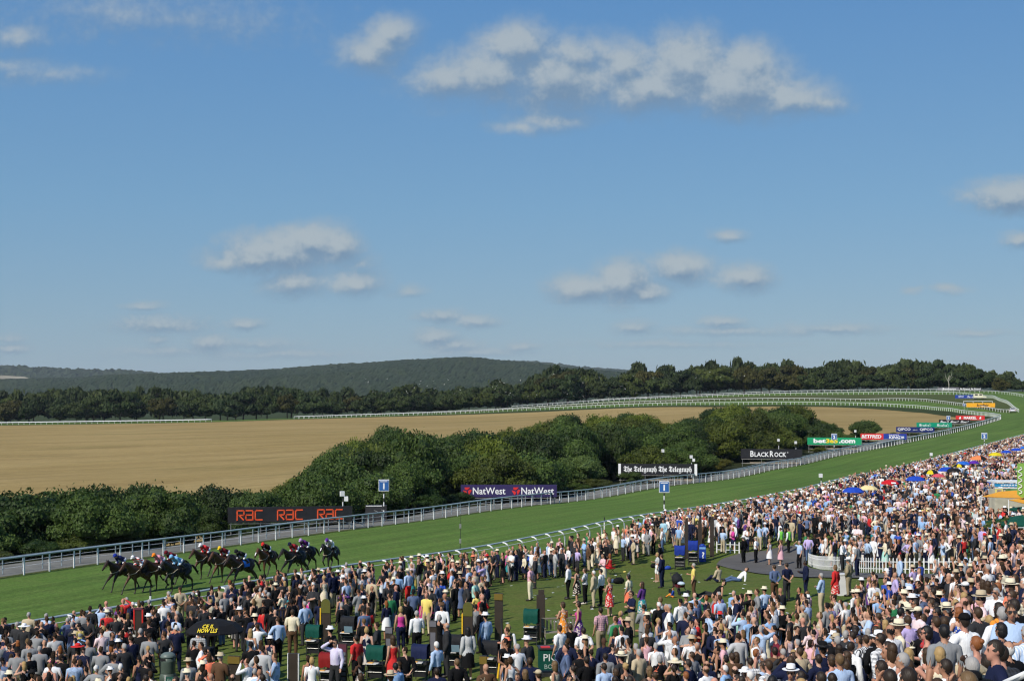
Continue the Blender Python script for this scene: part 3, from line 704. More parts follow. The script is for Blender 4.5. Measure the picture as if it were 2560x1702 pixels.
# ---------------------------------------------------------------- lettering
def lettering(parent, text, h, m_, loc=(0,0,0), width=None, bold=0., shear=0., align='CENTER', name='lettering', res=2):
    c = bpy.data.curves.new('lettering', 'FONT'); c.body = text; c.align_x = align; c.align_y = 'CENTER'; c.size = 1.; c.resolution_u = res; c.extrude = .0; c.shear = shear; c.offset = bold
    o = bpy.data.objects.new('lettering', c); col.objects.link(o); dg = bpy.context.evaluated_depsgraph_get()
    me = bpy.data.meshes.new_from_object(o.evaluated_get(dg)); bpy.data.objects.remove(o)
    v = np.empty(len(me.vertices)*3, np.float32); me.vertices.foreach_get('co', v); v = v.reshape(-1, 3)
    lo, hi = v.min(0), v.max(0); sy = h/(hi[1]-lo[1]); sx = (width/(hi[0]-lo[0])) if width else sy
    out = np.zeros_like(v); cx = (lo[0]+hi[0])/2 if align == 'CENTER' else lo[0]
    out[:, 0] = (v[:, 0]-cx)*sx; out[:, 2] = (v[:, 1]-(lo[1]+hi[1])/2)*sy; out[:, 1] = v[:, 2]*0
    me.vertices.foreach_set('co', out.ravel()); me.materials.clear(); me.materials.append(m_); me.update()
    return link(name, me, parent, loc)
def paint(name, c, rough=.45): return mat(name, c, rough, .35, noise=(3.,.93,1.05,3))
P_white = paint('white lettering', (.80,.81,.82)); P_green = paint('betting green', (.01,.30,.13)); P_yellow = paint('yellow lettering', (.80,.62,.03))
P_purple = paint('bank purple', (.035,.025,.10)); P_red = paint('bright red', (.62,.03,.03)); P_blue = paint('royal blue', (.012,.045,.30)); P_navy = paint('navy blue', (.01,.02,.13))
P_orange = paint('glowing orange red', (.75,.10,.03)); P_teal = paint('gin green', (.0,.26,.15)); P_amber = paint('amber', (.80,.38,.02)); P_skyb = paint('pole blue', (.03,.12,.36)); P_grey = paint('board grey', (.16,.155,.18)); P_blk = paint('black lettering', (.012,.012,.014))
def sign(name, label, x0, x1, y0, y1, Y, m_, texts, legs=True, low=.0, depth=.10, plank=True, cat='advertising board', fasc=None):
    """board seen between image columns x0..x1 and rows y0..y1, standing on scaffold legs at distance Y, square to the stands"""
    cx = (x0+x1)/2; X, Yw, zt = PX(cx, y0, Y); w = (x1-x0)/F*Y; h = (y1-y0)/F*Y; zb = zt-h; zg = h1(X, Y)
    ang = -math.atan2(X, Y)*1.0
    t = thing(name, label, cat, (X, Y, zb), ang, 'advertising boards along the course')
    mb = MB().box((0, depth/2+.02, h/2), (w, depth, h)); link('panel', mb.mesh('panel', m_), t)
    if fasc:
        for sx in (-1, 1): link('end_panel', MB().box((sx*(w/2+.0-fasc/2), -.02, h/2-.06), (fasc, .06, h+.12)).mesh('end_panel', P_white), t)
    for tx in texts: lettering(t, tx[0], tx[2]*h, tx[3], (tx[1]*w, -.006, h*tx[4]), width=(tx[5]*w if tx[5] else None), bold=tx[6] if len(tx) > 6 else 0., shear=tx[7] if len(tx) > 7 else 0.)
    H = zb-zg
    if legs and H > .15:
        n = max(2, int(w/2.6)+1)
        for i in range(n):
            xx = -w/2+.25+(w-.5)*i/(n-1)
            link('leg', MB().cone((xx, .16, -H-.3), (xx, .16, h*.4), .035, .035, 6).cone((xx, 1.3, -H-.4), (xx, .16, h*.5), .03, .03, 6).mesh('leg', M_steel), t)
        for k, hh in enumerate((-.12, -.75, -1.3)):
            if -hh < H: link('cross_bar', MB().cone((-w/2+.1, .12, hh), (w/2-.1, .12, hh), .03, .03, 6).mesh('cross_bar', M_steel), t)
        if plank and H > .8: link('plank', MB().box((0, .65, -.82), (w*.86, .5, .06)).box((w*.05, .45, -.66), (w*.8, .05, .18)).mesh('plank', M_plank), t)
    return t, w, h, zb
def frak(s): return ''.join(chr(0x1D56C+ord(c)-65) if c.isupper() else chr(0x1D586+ord(c)-97) if c.islower() else c for c in s)
def scr(s): return ''.join(chr(0x1D4D0+ord(c)-65) if c.isupper() else chr(0x1D4EA+ord(c)-97) if c.islower() else c for c in s)
# outlined racing style R A C letters built as bent bars
def rac(parent, x, zc, h, m_):
    s = h; r = .128*s
    def bar(pts): 
        mb = MB()
        for a, b in zip(pts[:-1], pts[1:]):
            d = Vector((b[0]-a[0], 0, b[1]-a[1])); L_ = d.length+r; ang = math.atan2(d.z, d.x)
            mb.box(((a[0]+b[0])/2, 0, (a[1]+b[1])/2), (L_, .02, r), Matrix.Rotation(-ang, 3, 'Y'))
        return mb
    letters = [('letter', [[(0,0),(0,.95),(.62,.95),(.68,.85),(.68,.58),(.60,.48),(.20,.48),(.62,.02)]]),
               ('letter', [[(.92,.95),(1.50,.95),(1.58,.85),(1.58,0),(.95,0),(.88,.12),(.88,.40),(.96,.50),(1.52,.50)]]),
               ('letter', [[(2.50,.95),(1.95,.95),(1.82,.82),(1.82,.15),(1.92,0),(2.50,0)]])]
    for nm, ls in letters:
        mb = MB()
        for l in ls:
            b_ = bar([(px*s, pz*s) for px, pz in l]); mb.add(b_.v, b_.f)
        link(nm, mb.mesh('letter', m_), parent, (x, -.012, zc))
t, w, h, zb = sign('board', 'long black board lettered RAC three times in glowing orange', 572, 880, 1266, 1304, 121, M_black, [], plank=False)
for k in range(3): rac(t, -w/2+w*(.075+.322*k), h*.17, h*.64, P_orange)
NAV = P_purple
t, w, h, zb = sign('board', 'purple board lettered NatWest twice with red cube emblems', 1152, 1392, 1211, 1242, 152, P_purple, [('NatWest', -.205, .56, P_white, .5, .34, .012), ('NatWest', .30, .56, P_white, .5, .34, .012)], plank=False)
def cube_mark(parent, x, zc, r):
    mb = MB()
    for k in range(3):
        a = R(90+120*k); q_ = [(math.cos(a+R(d))*rr*r, math.sin(a+R(d))*rr*r) for rr, d in ((1,-38),(1,38),(.62,62),(.20,30),(.30,-25))]
        mb.add([(p[0], 0, p[1]) for p in q_]+[(p[0], .012, p[1]) for p in q_], [tuple(range(4, -1, -1)), tuple(range(5, 10))]+[(i, (i+1) % 5, 5+(i+1) % 5, 5+i) for i in range(5)])
    link('emblem', mb.mesh('emblem', P_red), parent, (x, -.018, zc))
cube_mark(t, -.432*w, h*.5, h*.36); cube_mark(t, .075*w, h*.5, h*.36)
sign('board', 'black board lettered The Telegraph twice with white end panels', 1546, 1742, 1159, 1186, 187, M_black, [(frak('The Telegraph'), -.222, .66, P_white, .46, .42, .012), (frak('The Telegraph'), .222, .66, P_white, .46, .42, .012)], fasc=.34)
sign('board', 'black board lettered BLACKROCK in white capitals', 1853, 2004, 1122, 1146, 226, M_black, [('B', -.315, .62, P_white, .5, .058, .02), ('LACK', -.158, .48, P_white, .43, .235, .02), ('R', .006, .62, P_white, .5, .06, .02), ('OCK', .145, .48, P_white, .43, .195, .02), ('\u00ae', .265, .14, P_white, .66, None)])
sign('board', 'green board lettered bet365.com in white and yellow', 2020, 2152, 1093.5, 1111.5, 256, P_green, [('bet', -.272, .62, P_white, .54, .23, .045), ('365', -.045, .62, P_yellow, .54, .22, .045), ('.com', .235, .50, P_white, .48, .30, .045)])
t, w, h, zb = sign('board', 'red and blue board lettered BETFRED and KING', 2153, 2265, 1083.5, 1098.5, 280, P_red, [('BETFRED', -.262, .58, P_white, .5, .43, .03, .15), ('KING', .24, .46, P_white, .40, .25, .03, .15), ('THE BONUS', .22, .18, P_white, .78, .22, .02, .15)], plank=False)
link('blue_half', MB().box((w*.25-.02, .0, h/2), (w*.5, .035, h-.02)).mesh('blue_half', P_blue), t, (0, .018, 0))
t_ = t
mb = MB(); 
for k in range(5): mb.add([(k*.09,0,0),(k*.09+.075,0,0),(k*.12-.06+.075,0,.42),(k*.12-.06,0,.42)], [(0,1,2,3)])
link('crown', mb.mesh('crown', P_white), t, (w*.385, -.006, h*.22))
sign('board', 'blue board lettered QIPCO at both ends', 2242, 2334, 1067, 1080, 303, P_navy, [('QIPCO', -.29, .55, P_white, .52, .34, .02), ('QIPCO', .29, .55, P_white, .52, .34, .02), ('QIPCO', 0, .2, P_white, .42, .12, .01)], plank=False)
sign('board', "green board lettered Gordon's twice in white script", 2293, 2378, 1056, 1067.5, 318, P_teal, [(scr('Gordon')+"'"+scr('s'), -.25, .62, P_white, .5, .34, .012), (scr('Gordon')+"'"+scr('s'), .25, .62, P_white, .5, .34, .012)], plank=False)
sign('board', 'black board with three white script words beside the bend', 2349, 2424, 1048.5, 1058.5, 335, M_black, [(scr('Finest'), -.33, .6, P_white, .5, .26, .012), (scr('Finest'), 0, .6, P_white, .5, .26, .012), (scr('Finest'), .32, .6, P_white, .5, .26, .012)], plank=False)
t, w, h, zb = sign('board', 'red board lettered MARKEL between two white emblems', 2391, 2460, 1038.5, 1049.5, 355, P_red, [('MARKEL', 0, .62, P_white, .5, .44, .04)], plank=False)
for sx in (-1, 1): link('emblem', MB().add([(-.22,0,-.3),(.2,0,-.3),(.2,0,.3),(.05,0,.3),(-.22,0,.02)], [(0,1,2,3,4)]).mesh('emblem', P_white), t, (sx*w*.35, -.006, h*.5))
sign('board', 'yellow board lettered betfair inside the far loop', 2418, 2486, 1007, 1017.5, ground(2452, 1019)[1]-3, P_amber, [('betfair', .08, .6, P_blk, .5, .42, .02)], plank=False)
sign('board', 'low blue board inside the far loop left of the pale van', 2389, 2440, 987, 995.3, ground(2414, 996.5)[1]-2, P_blue, [('QIPCO', -.22, .5, P_white, .5, .25, .02), (scr('Sussex'), .22, .6, P_white, .5, .32, .01)], plank=False)
sign('board', 'small grey board lettered Bonhams at the wood edge', 2345, 2396, 968, 976, 618, P_grey, [('Bonhams', .05, .7, P_white, .5, .62, .02)], plank=False)
sign('board', 'small black board lettered The Telegraph twice at the wood edge', 2399, 2453, 968, 976, 619, M_black, [(frak('The Telegraph'), -.24, .62, P_white, .5, .44, .02), (frak('The Telegraph'), .24, .62, P_white, .5, .44, .02)], plank=False)
# white frame behind the yellow board
X, Y, zt = PX(2445, 1002.5, ground(2445, 1012)[1]+1); zg = h1(X, Y); t = thing('goal_frame', 'white bar frame standing behind the yellow board', 'frame', (X, Y, zg), -math.atan2(X, Y))
link('cross_bar', MB().box((0,0,zt-zg), (9.2,.1,.12)).mesh('cross_bar', M_white), t)
for i in range(4): link('post', MB().box((-4.5+3*i,0,(zt-zg)/2), (.12,.1,zt-zg-.01)).mesh('post', M_white), t)

# furlong poles: banded pole with a blue number board
def furlong(num, x, ytop, ybase, Y, bw, label, poletop=None):
    X, Yw, zt = PX(x, ytop, Y); zg = h1(X, Y); ang = -math.atan2(X, Y)
    t = thing('distance_pole', label, 'distance marker', (X, Y, zg), ang, 'numbered furlong poles')
    H = zt-zg; bh = bw*1.12; m_ = [M_white, M_dark]
    n = 8; seg = (H-bh*.9)/n
    for k in range(n): link('band', MB().cone((0,0,k*seg), (0,0,(k+1)*seg), .055, .055, 10).mesh('band', m_[k % 2]), t)
    link('board_frame', MB().box((0,-.06,H-bh/2), (bw,.05,bh)).mesh('board_frame', M_white), t)
    link('board_face', MB().box((0,-.10,H-bh/2), (bw*.9,.03,bh*.86)).mesh('board_face', P_skyb), t)
    lettering(t, num, bh*.52, P_white, (0,-.118,H-bh*.57), bold=.045)
    link('title_strip', MB().box((0,-.118,H-bh*.17), (bw*.7,.004,bh*.06)).mesh('title_strip', M_white), t)
furlong('1', 959.5, 1198, 0, 131.5, .96, 'banded pole with blue number 1 board beyond the far rail')
furlong('1', 1660.5, 1202, 0, 122., .88, 'banded pole with blue number 1 board by the near rail')
furlong('2', 2085.5, 1083.5, 0, 246., .95, 'banded pole with blue number 2 board overlapping the green betting board')
furlong('2', 2461, 1081.5, 0, 240., .93, 'banded pole with blue number 2 board standing among the crowd by the rail')
furlong('3', 2371, 1039, 0, 326., .85, 'banded pole with blue number 3 board above the black script board')
furlong('4', 2410.5, 1008, 0, 440., .75, 'small banded pole with blue board left of the yellow board')
# loudspeaker and lamp poles
def speaker_pole(x, ytop, Y, label, two=False):
    X, Yw, zt = PX(x, ytop, Y); zg = h1(X, Y); H = zt-zg
    t = thing('speaker_pole', label, 'loudspeaker pole', (X, Y, zg), -math.atan2(X, Y), 'loudspeaker poles beside the course')
    for k in range(5): link('band', MB().cone((0,0,H*.9*k/5), (0,0,H*.9*(k+1)/5), .045, .045, 8).mesh('band', (M_white, M_dark)[(k+1) % 2]), t)
    hb = MB().box((-.05,-.1,H-.18), (.34,.3,.42), Matrix.Rotation(.3, 3, 'Z')); link('speaker', hb.mesh('speaker', M_white), t)
    if two: link('speaker', MB().box((.28,-.1,H-.62), (.34,.3,.40)).mesh('speaker', M_white), t)
speaker_pole(857, 1228, 122, 'pole with two white loudspeakers right of the orange lettered board', True)
speaker_pole(1729, 1138, 192, 'pole with a white loudspeaker above the right end of the newspaper board', True)
speaker_pole(1658, 1123, 194, 'tall thin pole with white lamp above the newspaper board')
speaker_pole(1990, 1103, 228, 'pole with a white loudspeaker above the black lettered board')
speaker_pole(1947, 1097, 232, 'thin pole with white lamp above the black lettered board', False)
speaker_pole(2139, 1075, 262, 'pole with a white loudspeaker behind the green betting board')
speaker_pole(2053, 1184, 155, 'white loudspeaker pole at the near rail, left of two')
speaker_pole(2329, 1132, 200, 'white loudspeaker pole at the near rail, right of two')
# thin marker wands along the near rail
def wand(x, ytop, off, label):
    u = (x-1280)/F; A = -31.86-.5725*89+.868*off+.5725*.497*off; Y = A/(u-.5725); X = u*Y; zg = h1(X, Y); zt = CZ-(ytop-993)*Y/F
    t = thing('marker_post', label, 'post', (X, Y, zg), 0, 'thin marker posts along the near rail'); H = max(.8, zt-zg)
    link('shaft', MB().cone((0,0,0), (0,0,H*.78), .05, .05, 8).mesh('shaft', M_white), t); link('tip', MB().cone((0,0,H*.78), (0,0,H), .045, .045, 8).mesh('tip', M_dark), t)
wand(1511, 1292, 21.2, 'white marker post with black top left of the near 1 pole')
wand(2049, 1205, 21.5, 'short marker post under the left loudspeaker pole')
wand(2210, 1175, 21.5, 'thin marker post left of the cream umbrella pole')
wand(2322, 1148, 21.5, 'short marker post under the right loudspeaker pole')
wand(2390, 1130, 21.5, 'thin marker post above the blue and yellow umbrellas')
wand(2426, 1121, 21.5, 'thin marker post left of the crowd number 2 pole')
wand(2453, 1113, 21.5, 'thin marker post beside the crowd number 2 pole')
wand(2498, 1102, 21.5, 'marker post at the barrier right of the number 2 pole')
wand(376, 1470, 21.6, 'dark topped marker post by the near rail below the leading horses')
# aerial with two small boxes standing on the course edge
X, Y, zt = PX(1150, 1283, 101); zg = h1(X, Y); t = thing('aerial_mast', 'thin dark mast with two small grey boxes rising from the near rail', 'aerial', (X, Y, zg)); H = zt-zg
link('mast', MB().cone((0,0,0), (.06,0,H), .03, .012, 6).mesh('mast', M_dark), t)
for k, zz in enumerate((H*.35, H*.7)): link('box', MB().box((.02,-.05,zz), (.14,.12,.3)).mesh('box', M_steel), t)
# service hut panel, gate in the service rail and road ramp
X, Y, zt = PX(940, 1262, 134); zg = h1(X, Y); t = thing('camera_platform', 'dark low platform with pale strip behind the far rail by the 1 pole', 'platform', (X, Y, zg), .1); H = zt-zg
link('body', MB().box((0,0,H/2), (2.0,1.0,H)).mesh('body', M_dark), t); link('top_strip', MB().box((-.2,-.52,H-.04), (1.5,.04,.07)).mesh('top_strip', M_white), t)
link('handle', MB().tube([(-.2,-.54,H-.45),(.1,-.58,H-.55),(.2,-.54,H-.75)], .03, 5).mesh('handle', M_steel), t); link('handle', MB().tube([(.5,-.54,H-.4),(.75,-.58,H-.55),(.8,-.54,H-.7)], .03, 5).mesh('handle', M_steel), t)
a = rail_pt(-1.0, 121.); zg = h1(*a); t = thing('rail_gate', 'braced grey gate in the service rail right of the orange board', 'gate', (a[0], a[1], zg), TRACK_ANG)
for p0, p1 in (((0,0,0),(0,0,1.1)),((3,0,0),(3,0,1.1)),((0,0,1.05),(3,0,1.05)),((0,0,1.05),(3,0,.15)),((0,0,.7),(1.8,0,.12))): link('bar', MB().cone(p0, p1, .03, .03, 6).mesh('bar', M_railblue), t)
X, Y, zt = PX(2190, 1098, 272); zg = h1(X, Y); t = thing('road_ramp', 'pale sloping ramp under the red and blue board', 'ramp', (X, Y, zg-.2), TRACK_ANG-.3)
link('deck', MB().add([(-5,-1.2,0),(5,-1.2,0),(5,1.2,0),(-5,1.2,0),(5,-1.2,1.5),(5,1.2,1.5),(-5,-1.2,.06),(-5,1.2,.06)], [(6,4,5,7),(0,1,4,6),(1,2,5,4),(2,3,7,5),(3,0,6,7)]).mesh('deck', M_road), t)
# ---------------------------------------------------------------- picket fences
pk = MB().box((0,0,.38), (.075,.022,.76)).add([(-.0375,-.011,.76),(.0375,-.011,.76),(.0375,.011,.76),(-.0375,.011,.76),(0,-.011,.82),(0,.011,.82)], [(0,1,4),(2,3,5),(1,2,5,4),(3,0,4,5)]).mesh('picket', M_white)
def picket_fence(pts, label, step=.29):
    l = [ground(x, y)[:2] for x, y in pts]; l = resample(l, .3); q, z = rail_line(l, step); o = Vector((q[0][0], q[0][1], z[0]))
    t = thing('picket_fence', label, 'fence', o, 0, 'white picket fences'); tan = np.gradient(q, axis=0); ang = np.arctan2(tan[:, 1], tan[:, 0])
    for a, b, g in zip(q, z, ang): link('picket', pk, t, Vector((a[0], a[1], b))-o, g)
    for hh in (.22, .60):
        mb = MB(); mb.tube([Vector((a[0]-math.sin(g)*.03, a[1]+math.cos(g)*.03, b+hh))-o for a, b, g in zip(q, z, ang)], .026, 4, .026); link('rail', mb.mesh('rail', M_white), t)
picket_fence([(1792,1381),(1848,1383)], 'short white picket fence beside the bookmakers blue box')
picket_fence([(2021,1413),(2032,1418),(2058,1423),(2099,1426),(2165,1430),(2237,1432),(2323,1432.5),(2439,1433)], 'long white picket fence curving round the enclosure by the tarmac path')
# ---------------------------------------------------------------- pillar, bins, post, wall, hedge
def at(x, y): return ground(x, y)
X, Y, z = at(2105, 1487); t = thing('white_pillar', 'square white pillar below the long picket fence', 'pillar', (X, Y, z), .2); s_ = Y/F
link('shaft', MB().box((0,0,.48), (23*s_,.35,.96)).mesh('shaft', M_white), t); link('cap', MB().box((0,0,.985), (25*s_,.40,.05)).mesh('cap', M_white), t)
M_bin = mat('bin plastic', (.075,.105,.088), .45, .4, noise=(4.,.85,1.1,3)); M_binlid = mat('bin lid', (.12,.16,.15), .45, .4)
X, Y, z = at(420, 1712); t = thing('litter_bin', 'grey green dome topped litter bin on the lawn left of the black umbrella', 'litter bin', (X, Y, z), -.3); k = 1.25
link('base', MB().lathe([(.30,0),(.30,.32),(.27,.40),(.25,.44)], 18).mesh('base', M_bin, True), t)
link('body', MB().lathe([(.255,.44),(.26,.46),(.26,.85),(.265,.87),(.255,.89),(.255,1.0)], 18).mesh('body', M_bin, True), t)
link('lid', MB().lathe([(.27,1.0),(.275,1.02),(.24,1.10),(.15,1.16),(.0,1.18)], 18).mesh('lid', M_binlid, True), t)
link('slot', MB().box((-.06,-.235,.94), (.22,.05,.08)).mesh('slot', M_black), t)
P_signg = paint('dark sign green', (.02,.10,.075))
X, Y, z = at(432, 1725); t = thing('name_board', 'low dark green board lettered Allan Locke before the litter bin', 'bookmaker board', (X, Y-.1, z), .12)
link('panel', MB().box((0,0,.36), (.44,.05,.26)).mesh('panel', P_signg), t); link('frame', MB().box((-.235,-.01,.28), (.025,.06,.5)).mesh('frame', M_white), t); lettering(t, 'Allan Locke', .10, mat('faded lettering', (.35,.45,.42)), (0,-.03,.39), width=.36)
M_gbin = mat('green bin', (.01,.13,.06), .5, .4)
X, Y, z = at(2414, 1393); t = thing('rubbish_bin', 'tall green rubbish bin with black liner by the brick wall', 'rubbish bin', (X, Y, z)); s_ = Y/F
link('tub', MB().lathe([(6*s_,0),(7.2*s_,23*s_)], 14).mesh('tub', M_gbin, True), t); link('liner', MB().lathe([(7.6*s_,23*s_),(8*s_,24*s_),(8*s_,29*s_),(6.4*s_,30*s_),(6.2*s_,27*s_)], 14).mesh('liner', M_black, True), t)
X, Y, z = at(2438, 1372); s_ = Y/F; t = thing('sign_post', 'thin grey post with a small square white sign above the brick wall', 'sign post', (X, Y, z)); H = (1372-1283)*s_
link('post', MB().cone((0,0,0), (0,0,H-.2), .035, .035, 8).mesh('post', M_steel), t); link('panel', MB().box((0,-.05,H-.15), (13*s_,.04,10*s_)).mesh('panel', M_white), t)
# low brick wall: courses of separate bricks with recessed joints
M_brick = mat('red brick', (.38,.17,.10), .9, .1, noise=(9.,.65,1.35,4)); M_mortar = mat('mortar', (.42,.38,.32), .95, .05)
X, Y, z = at(2430, 1396); X2, Y2, z2 = at(2600, 1397); Y2 = Y+1.5; X2 = (2600-1280)/F*Y2; z = h1(X, Y); L_ = math.hypot(X2-X, Y2-Y); wa = math.atan2(Y2-Y, X2-X)
t = thing('brick_wall', 'low red brick wall below the hedge at the right edge', 'wall', (X, Y, z), wa); wh = 26*Y/F
link('core', MB().box((L_/2,.12,wh/2-.01), (L_-.03,.17,wh-.03)).mesh('core', M_mortar), t)
bm_ = MB().box((0,0,0), (.213,.2,.063)).mesh('brick', M_brick); cnt_ = 0; rest = MB()
nc = int(wh/.078)
for c_ in range(nc):
    xx = .11+(.1125 if c_ % 2 else 0)
    while xx < L_-.1:
        if cnt_ < 150: link('brick', bm_, t, (xx,.1,.035+c_*.078)); cnt_ += 1
        else: rest.box((xx,.1,.035+c_*.078), (.213,.2,.063))
        xx += .225
if rest.v: link('bricks', rest.mesh('bricks', M_brick), t)['kind'] = 'stuff'
hm = crown_mesh('foliage', 77, 40, 6000, .035, M_leaf, flat=1.2, base=-.1)
X, Y, z = at(2525, 1374); Y += 2.6; X = (2530-1280)/F*Y; z = h1(X, Y); t = thing('hedge', 'clipped green hedge behind the brick wall at the right edge', 'hedge', (X, Y, z), 0)
c = link('foliage', hm, t, colr=(.9,1.05,.8)); c.scale = (2.0, .8, 1.9); c2 = link('foliage', hm, t, (1.7,.1,0), colr=(1,1.05,.8)); c2.scale = (1.6,.8,1.7)
# stair side at the right edge
X, Y, z = PX(2552, 1395, 62); zg = h1(X, Y); t = thing('stair_side', 'grey stair panel with a white sloping handrail at the right edge', 'stair', (X, Y, zg), -.3)
Hs = z-zg
link('panel', MB().add([(-.35,0,0),(1.6,0,0),(1.6,0,Hs+1.1),(-.35,0,Hs-.05),(-.35,.2,0),(1.6,.2,0),(1.6,.2,Hs+1.1),(-.35,.2,Hs-.05)], [(0,1,2,3),(5,4,7,6),(3,2,6,7),(0,3,7,4),(1,5,6,2)]).mesh('panel', mat('grey cladding', (.16,.165,.17), .7)), t)
link('handrail', MB().tube([(-.42,-.05,Hs+.0),(1.7,-.05,Hs+1.28)], .06, 8).mesh('handrail', M_white, True), t)

# ---------------------------------------------------------------- umbrellas, canopies, kiosk, banner
def canopy_mesh(name, n, cols, r, h, m_list, sag=.12):
    """n gored umbrella canopy with thickness, cols index into m_list per gore"""
    mb = MB(); prof = [(0.02,h),(.35*r,h*.93),(.7*r,h*.66),(r,0)]
    for k in range(n):
        a0, a1 = 2*math.pi*k/n, 2*math.pi*(k+1)/n; mb.cur = cols[k % len(cols)]
        for dz in (0, -.03):
            vs = []
            for rr, z in prof:
                for s_ in (0, .5, 1):
                    a = a0+(a1-a0)*s_; q_ = rr*(1-.05*(s_ == .5)); vs.append((math.cos(a)*q_, math.sin(a)*q_, z+dz-(.03*rr if s_ == .5 else 0)))
            fs = [(i*3+j, i*3+j+1, (i+1)*3+j+1, (i+1)*3+j) for i in range(3) for j in range(2)]
            mb.add(vs, fs if dz == 0 else [f[::-1] for f in fs])
    return mb.mesh(name, m_list)
def cloth(name, c): return mat(name, c, .75, .15, noise=(4.,.88,1.08,4))
def umbrella(px, ytop, width, Ypole, colours, label, text=None, cols=(0,), n=8):
    Y = Ypole
    for _ in range(20):   # stands 2.45 m high on the ground below its tip
        X = (px-1280)/F*Y; zt = h1(X, Y)+2.75; Y = (CZ-zt)*F/(ytop-993); Y = max(60, min(320, Y))
    X = (px-1280)/F*Y; zg = h1(X, Y); r = width/2/F*Y
    t = thing('umbrella', label, 'umbrella', (X, Y, zg), rng.uniform(0, 1), 'bookmakers umbrellas over the crowd')
    hh = .42*r
    link('canopy', canopy_mesh('canopy', n, cols, r, hh, colours), t, (0,0,2.75-hh)); link('pole', MB().cone((0,0,0), (0,0,2.8), .025, .02, 8).mesh('pole', M_steel), t)
    link('finial', MB().cone((0,0,2.74), (0,0,2.85), .03, .012, 6).mesh('finial', M_white), t)
    mb = MB()
    for k in range(n): a = 2*math.pi*k/n; mb.cone((0,0,2.75-hh*.35), (math.cos(a)*r*.95, math.sin(a)*r*.95, 2.75-hh+.0), .008, .006, 4)
    link('ribs', mb.mesh('ribs', M_steel), t)
    return t, r, hh
c_blue = cloth('umbrella blue', (.015,.06,.42)); c_cream = cloth('umbrella cream', (.72,.60,.30)); c_red = cloth('umbrella red', (.50,.012,.02)); c_blk = cloth('umbrella black', (.012,.012,.013)); c_pink = cloth('umbrella faded red', (.55,.08,.10)); c_yel = cloth('umbrella yellow', (.62,.50,.02)); c_pur = cloth('umbrella purple', (.09,.02,.30)); c_org = cloth('umbrella orange', (.80,.22,.08)); c_wht = cloth('umbrella white', (.75,.75,.72)); c_sky = cloth('umbrella mid blue', (.02,.12,.50))
umbrella(2133, 1217, 55, 135, [c_blue], 'blue umbrella with red marks, leftmost over the right hand crowd')
umbrella(2171, 1212.5, 46, 140, [c_cream], 'cream umbrella beside the leftmost blue umbrella')
t, r, hh = umbrella(2225, 1198.5, 47, 145, [c_red], 'bright red umbrella with a white text patch')
t.rotation_euler.z = 0; link('text_patch', MB().add([(-.1,-.985*r,.05),(.38,-.93*r,.05),(.34,-.80*r,hh*.46),(-.1,-.84*r,hh*.46)], [(0,1,2,3)]).mesh('text_patch', P_white), t, (0,-.03,2.75-hh))
umbrella(2289, 1189.5, 49, 150, [c_blue], 'plain blue umbrella right of the red umbrella')
umbrella(2327, 1174, 44, 160, [c_blk, c_yel], 'black umbrella with a gold panel', cols=(0,0,0,0,0,1,0,0))
umbrella(2346, 1183.5, 34, 160, [c_pink], 'faded red umbrella tucked below the gold panelled one')
umbrella(2367, 1167, 44, 170, [c_blue, c_wht], 'royal blue umbrella with a white bird', cols=(0,))
umbrella(2385, 1169, 36, 168, [c_blk], 'black umbrella tucked behind the royal blue umbrella')
umbrella(2397, 1159.5, 34, 172, [c_yel, c_blk], 'yellow and black gored umbrella', cols=(0,1))
umbrella(2408, 1152.5, 38, 178, [c_sky], 'mid blue umbrella behind the yellow and black one')
umbrella(2434, 1151.5, 30, 180, [c_pur], 'purple umbrella below the orange and black one')
umbrella(2449, 1138.5, 43, 185, [c_org, c_blk], 'orange and black gored umbrella', cols=(0,1,0,0))
umbrella(2489, 1130.5, 35, 190, [c_yel], 'plain yellow umbrella on a pale blue pole')
umbrella(2516, 1125, 28, 198, [c_blue], 'small blue umbrella, left of three at the right edge')
umbrella(2541, 1119.5, 28, 204, [c_blue], 'small blue umbrella, middle of three at the right edge')
umbrella(2562, 1115, 26, 208, [c_sky], 'small blue umbrella cut by the right edge of frame')
# black bookmaker umbrella in the lower left
Yb = 56.; X = (536-1280)/F*Yb; zg = h1(X, Yb); zt = CZ-(1547-993)*Yb/F; r = 92/F*Yb
for _ in range(10): X = (536-1280)/F*Yb; zg = h1(X, Yb); Yb = (CZ-zg-2.35)*F/(1547-993)
r = 74/F*Yb; UMB = (X, Yb); zt = 2.35; t = thing('umbrella', 'large black umbrella lettered CECIL HOWELLS in yellow', 'umbrella', (X, Yb, zg), 0, 'bookmakers umbrellas over the crowd'); hh = .36*r
cp = link('canopy', canopy_mesh('canopy', 8, (0,), r, hh, [c_blk]), t, (0,0,zt-hh)); cp.rotation_euler.z = R(22.5); link('pole', MB().cone((0,0,0), (0,0,zt), .03, .025, 8).mesh('pole', M_dark), t); link('finial', MB().lathe([(.0,0),(.04,.02),(.03,.06),(0,.08)], 8).mesh('finial', M_white), t, (0,0,zt))
for tx, f_, w_, h_ in (('CE IL', .74, .46, .17), ('HOW LLS', .89, .80, .19)):
    lo_ = lettering(t, tx, h_, P_yellow, (-.05*r, -(f_*r*.965+.03), zt-hh+hh*.66*(1-f_)/.3+.035), width=w_*.85, bold=.02, shear=.2); lo_.rotation_euler = (-R(50), 0, 0)
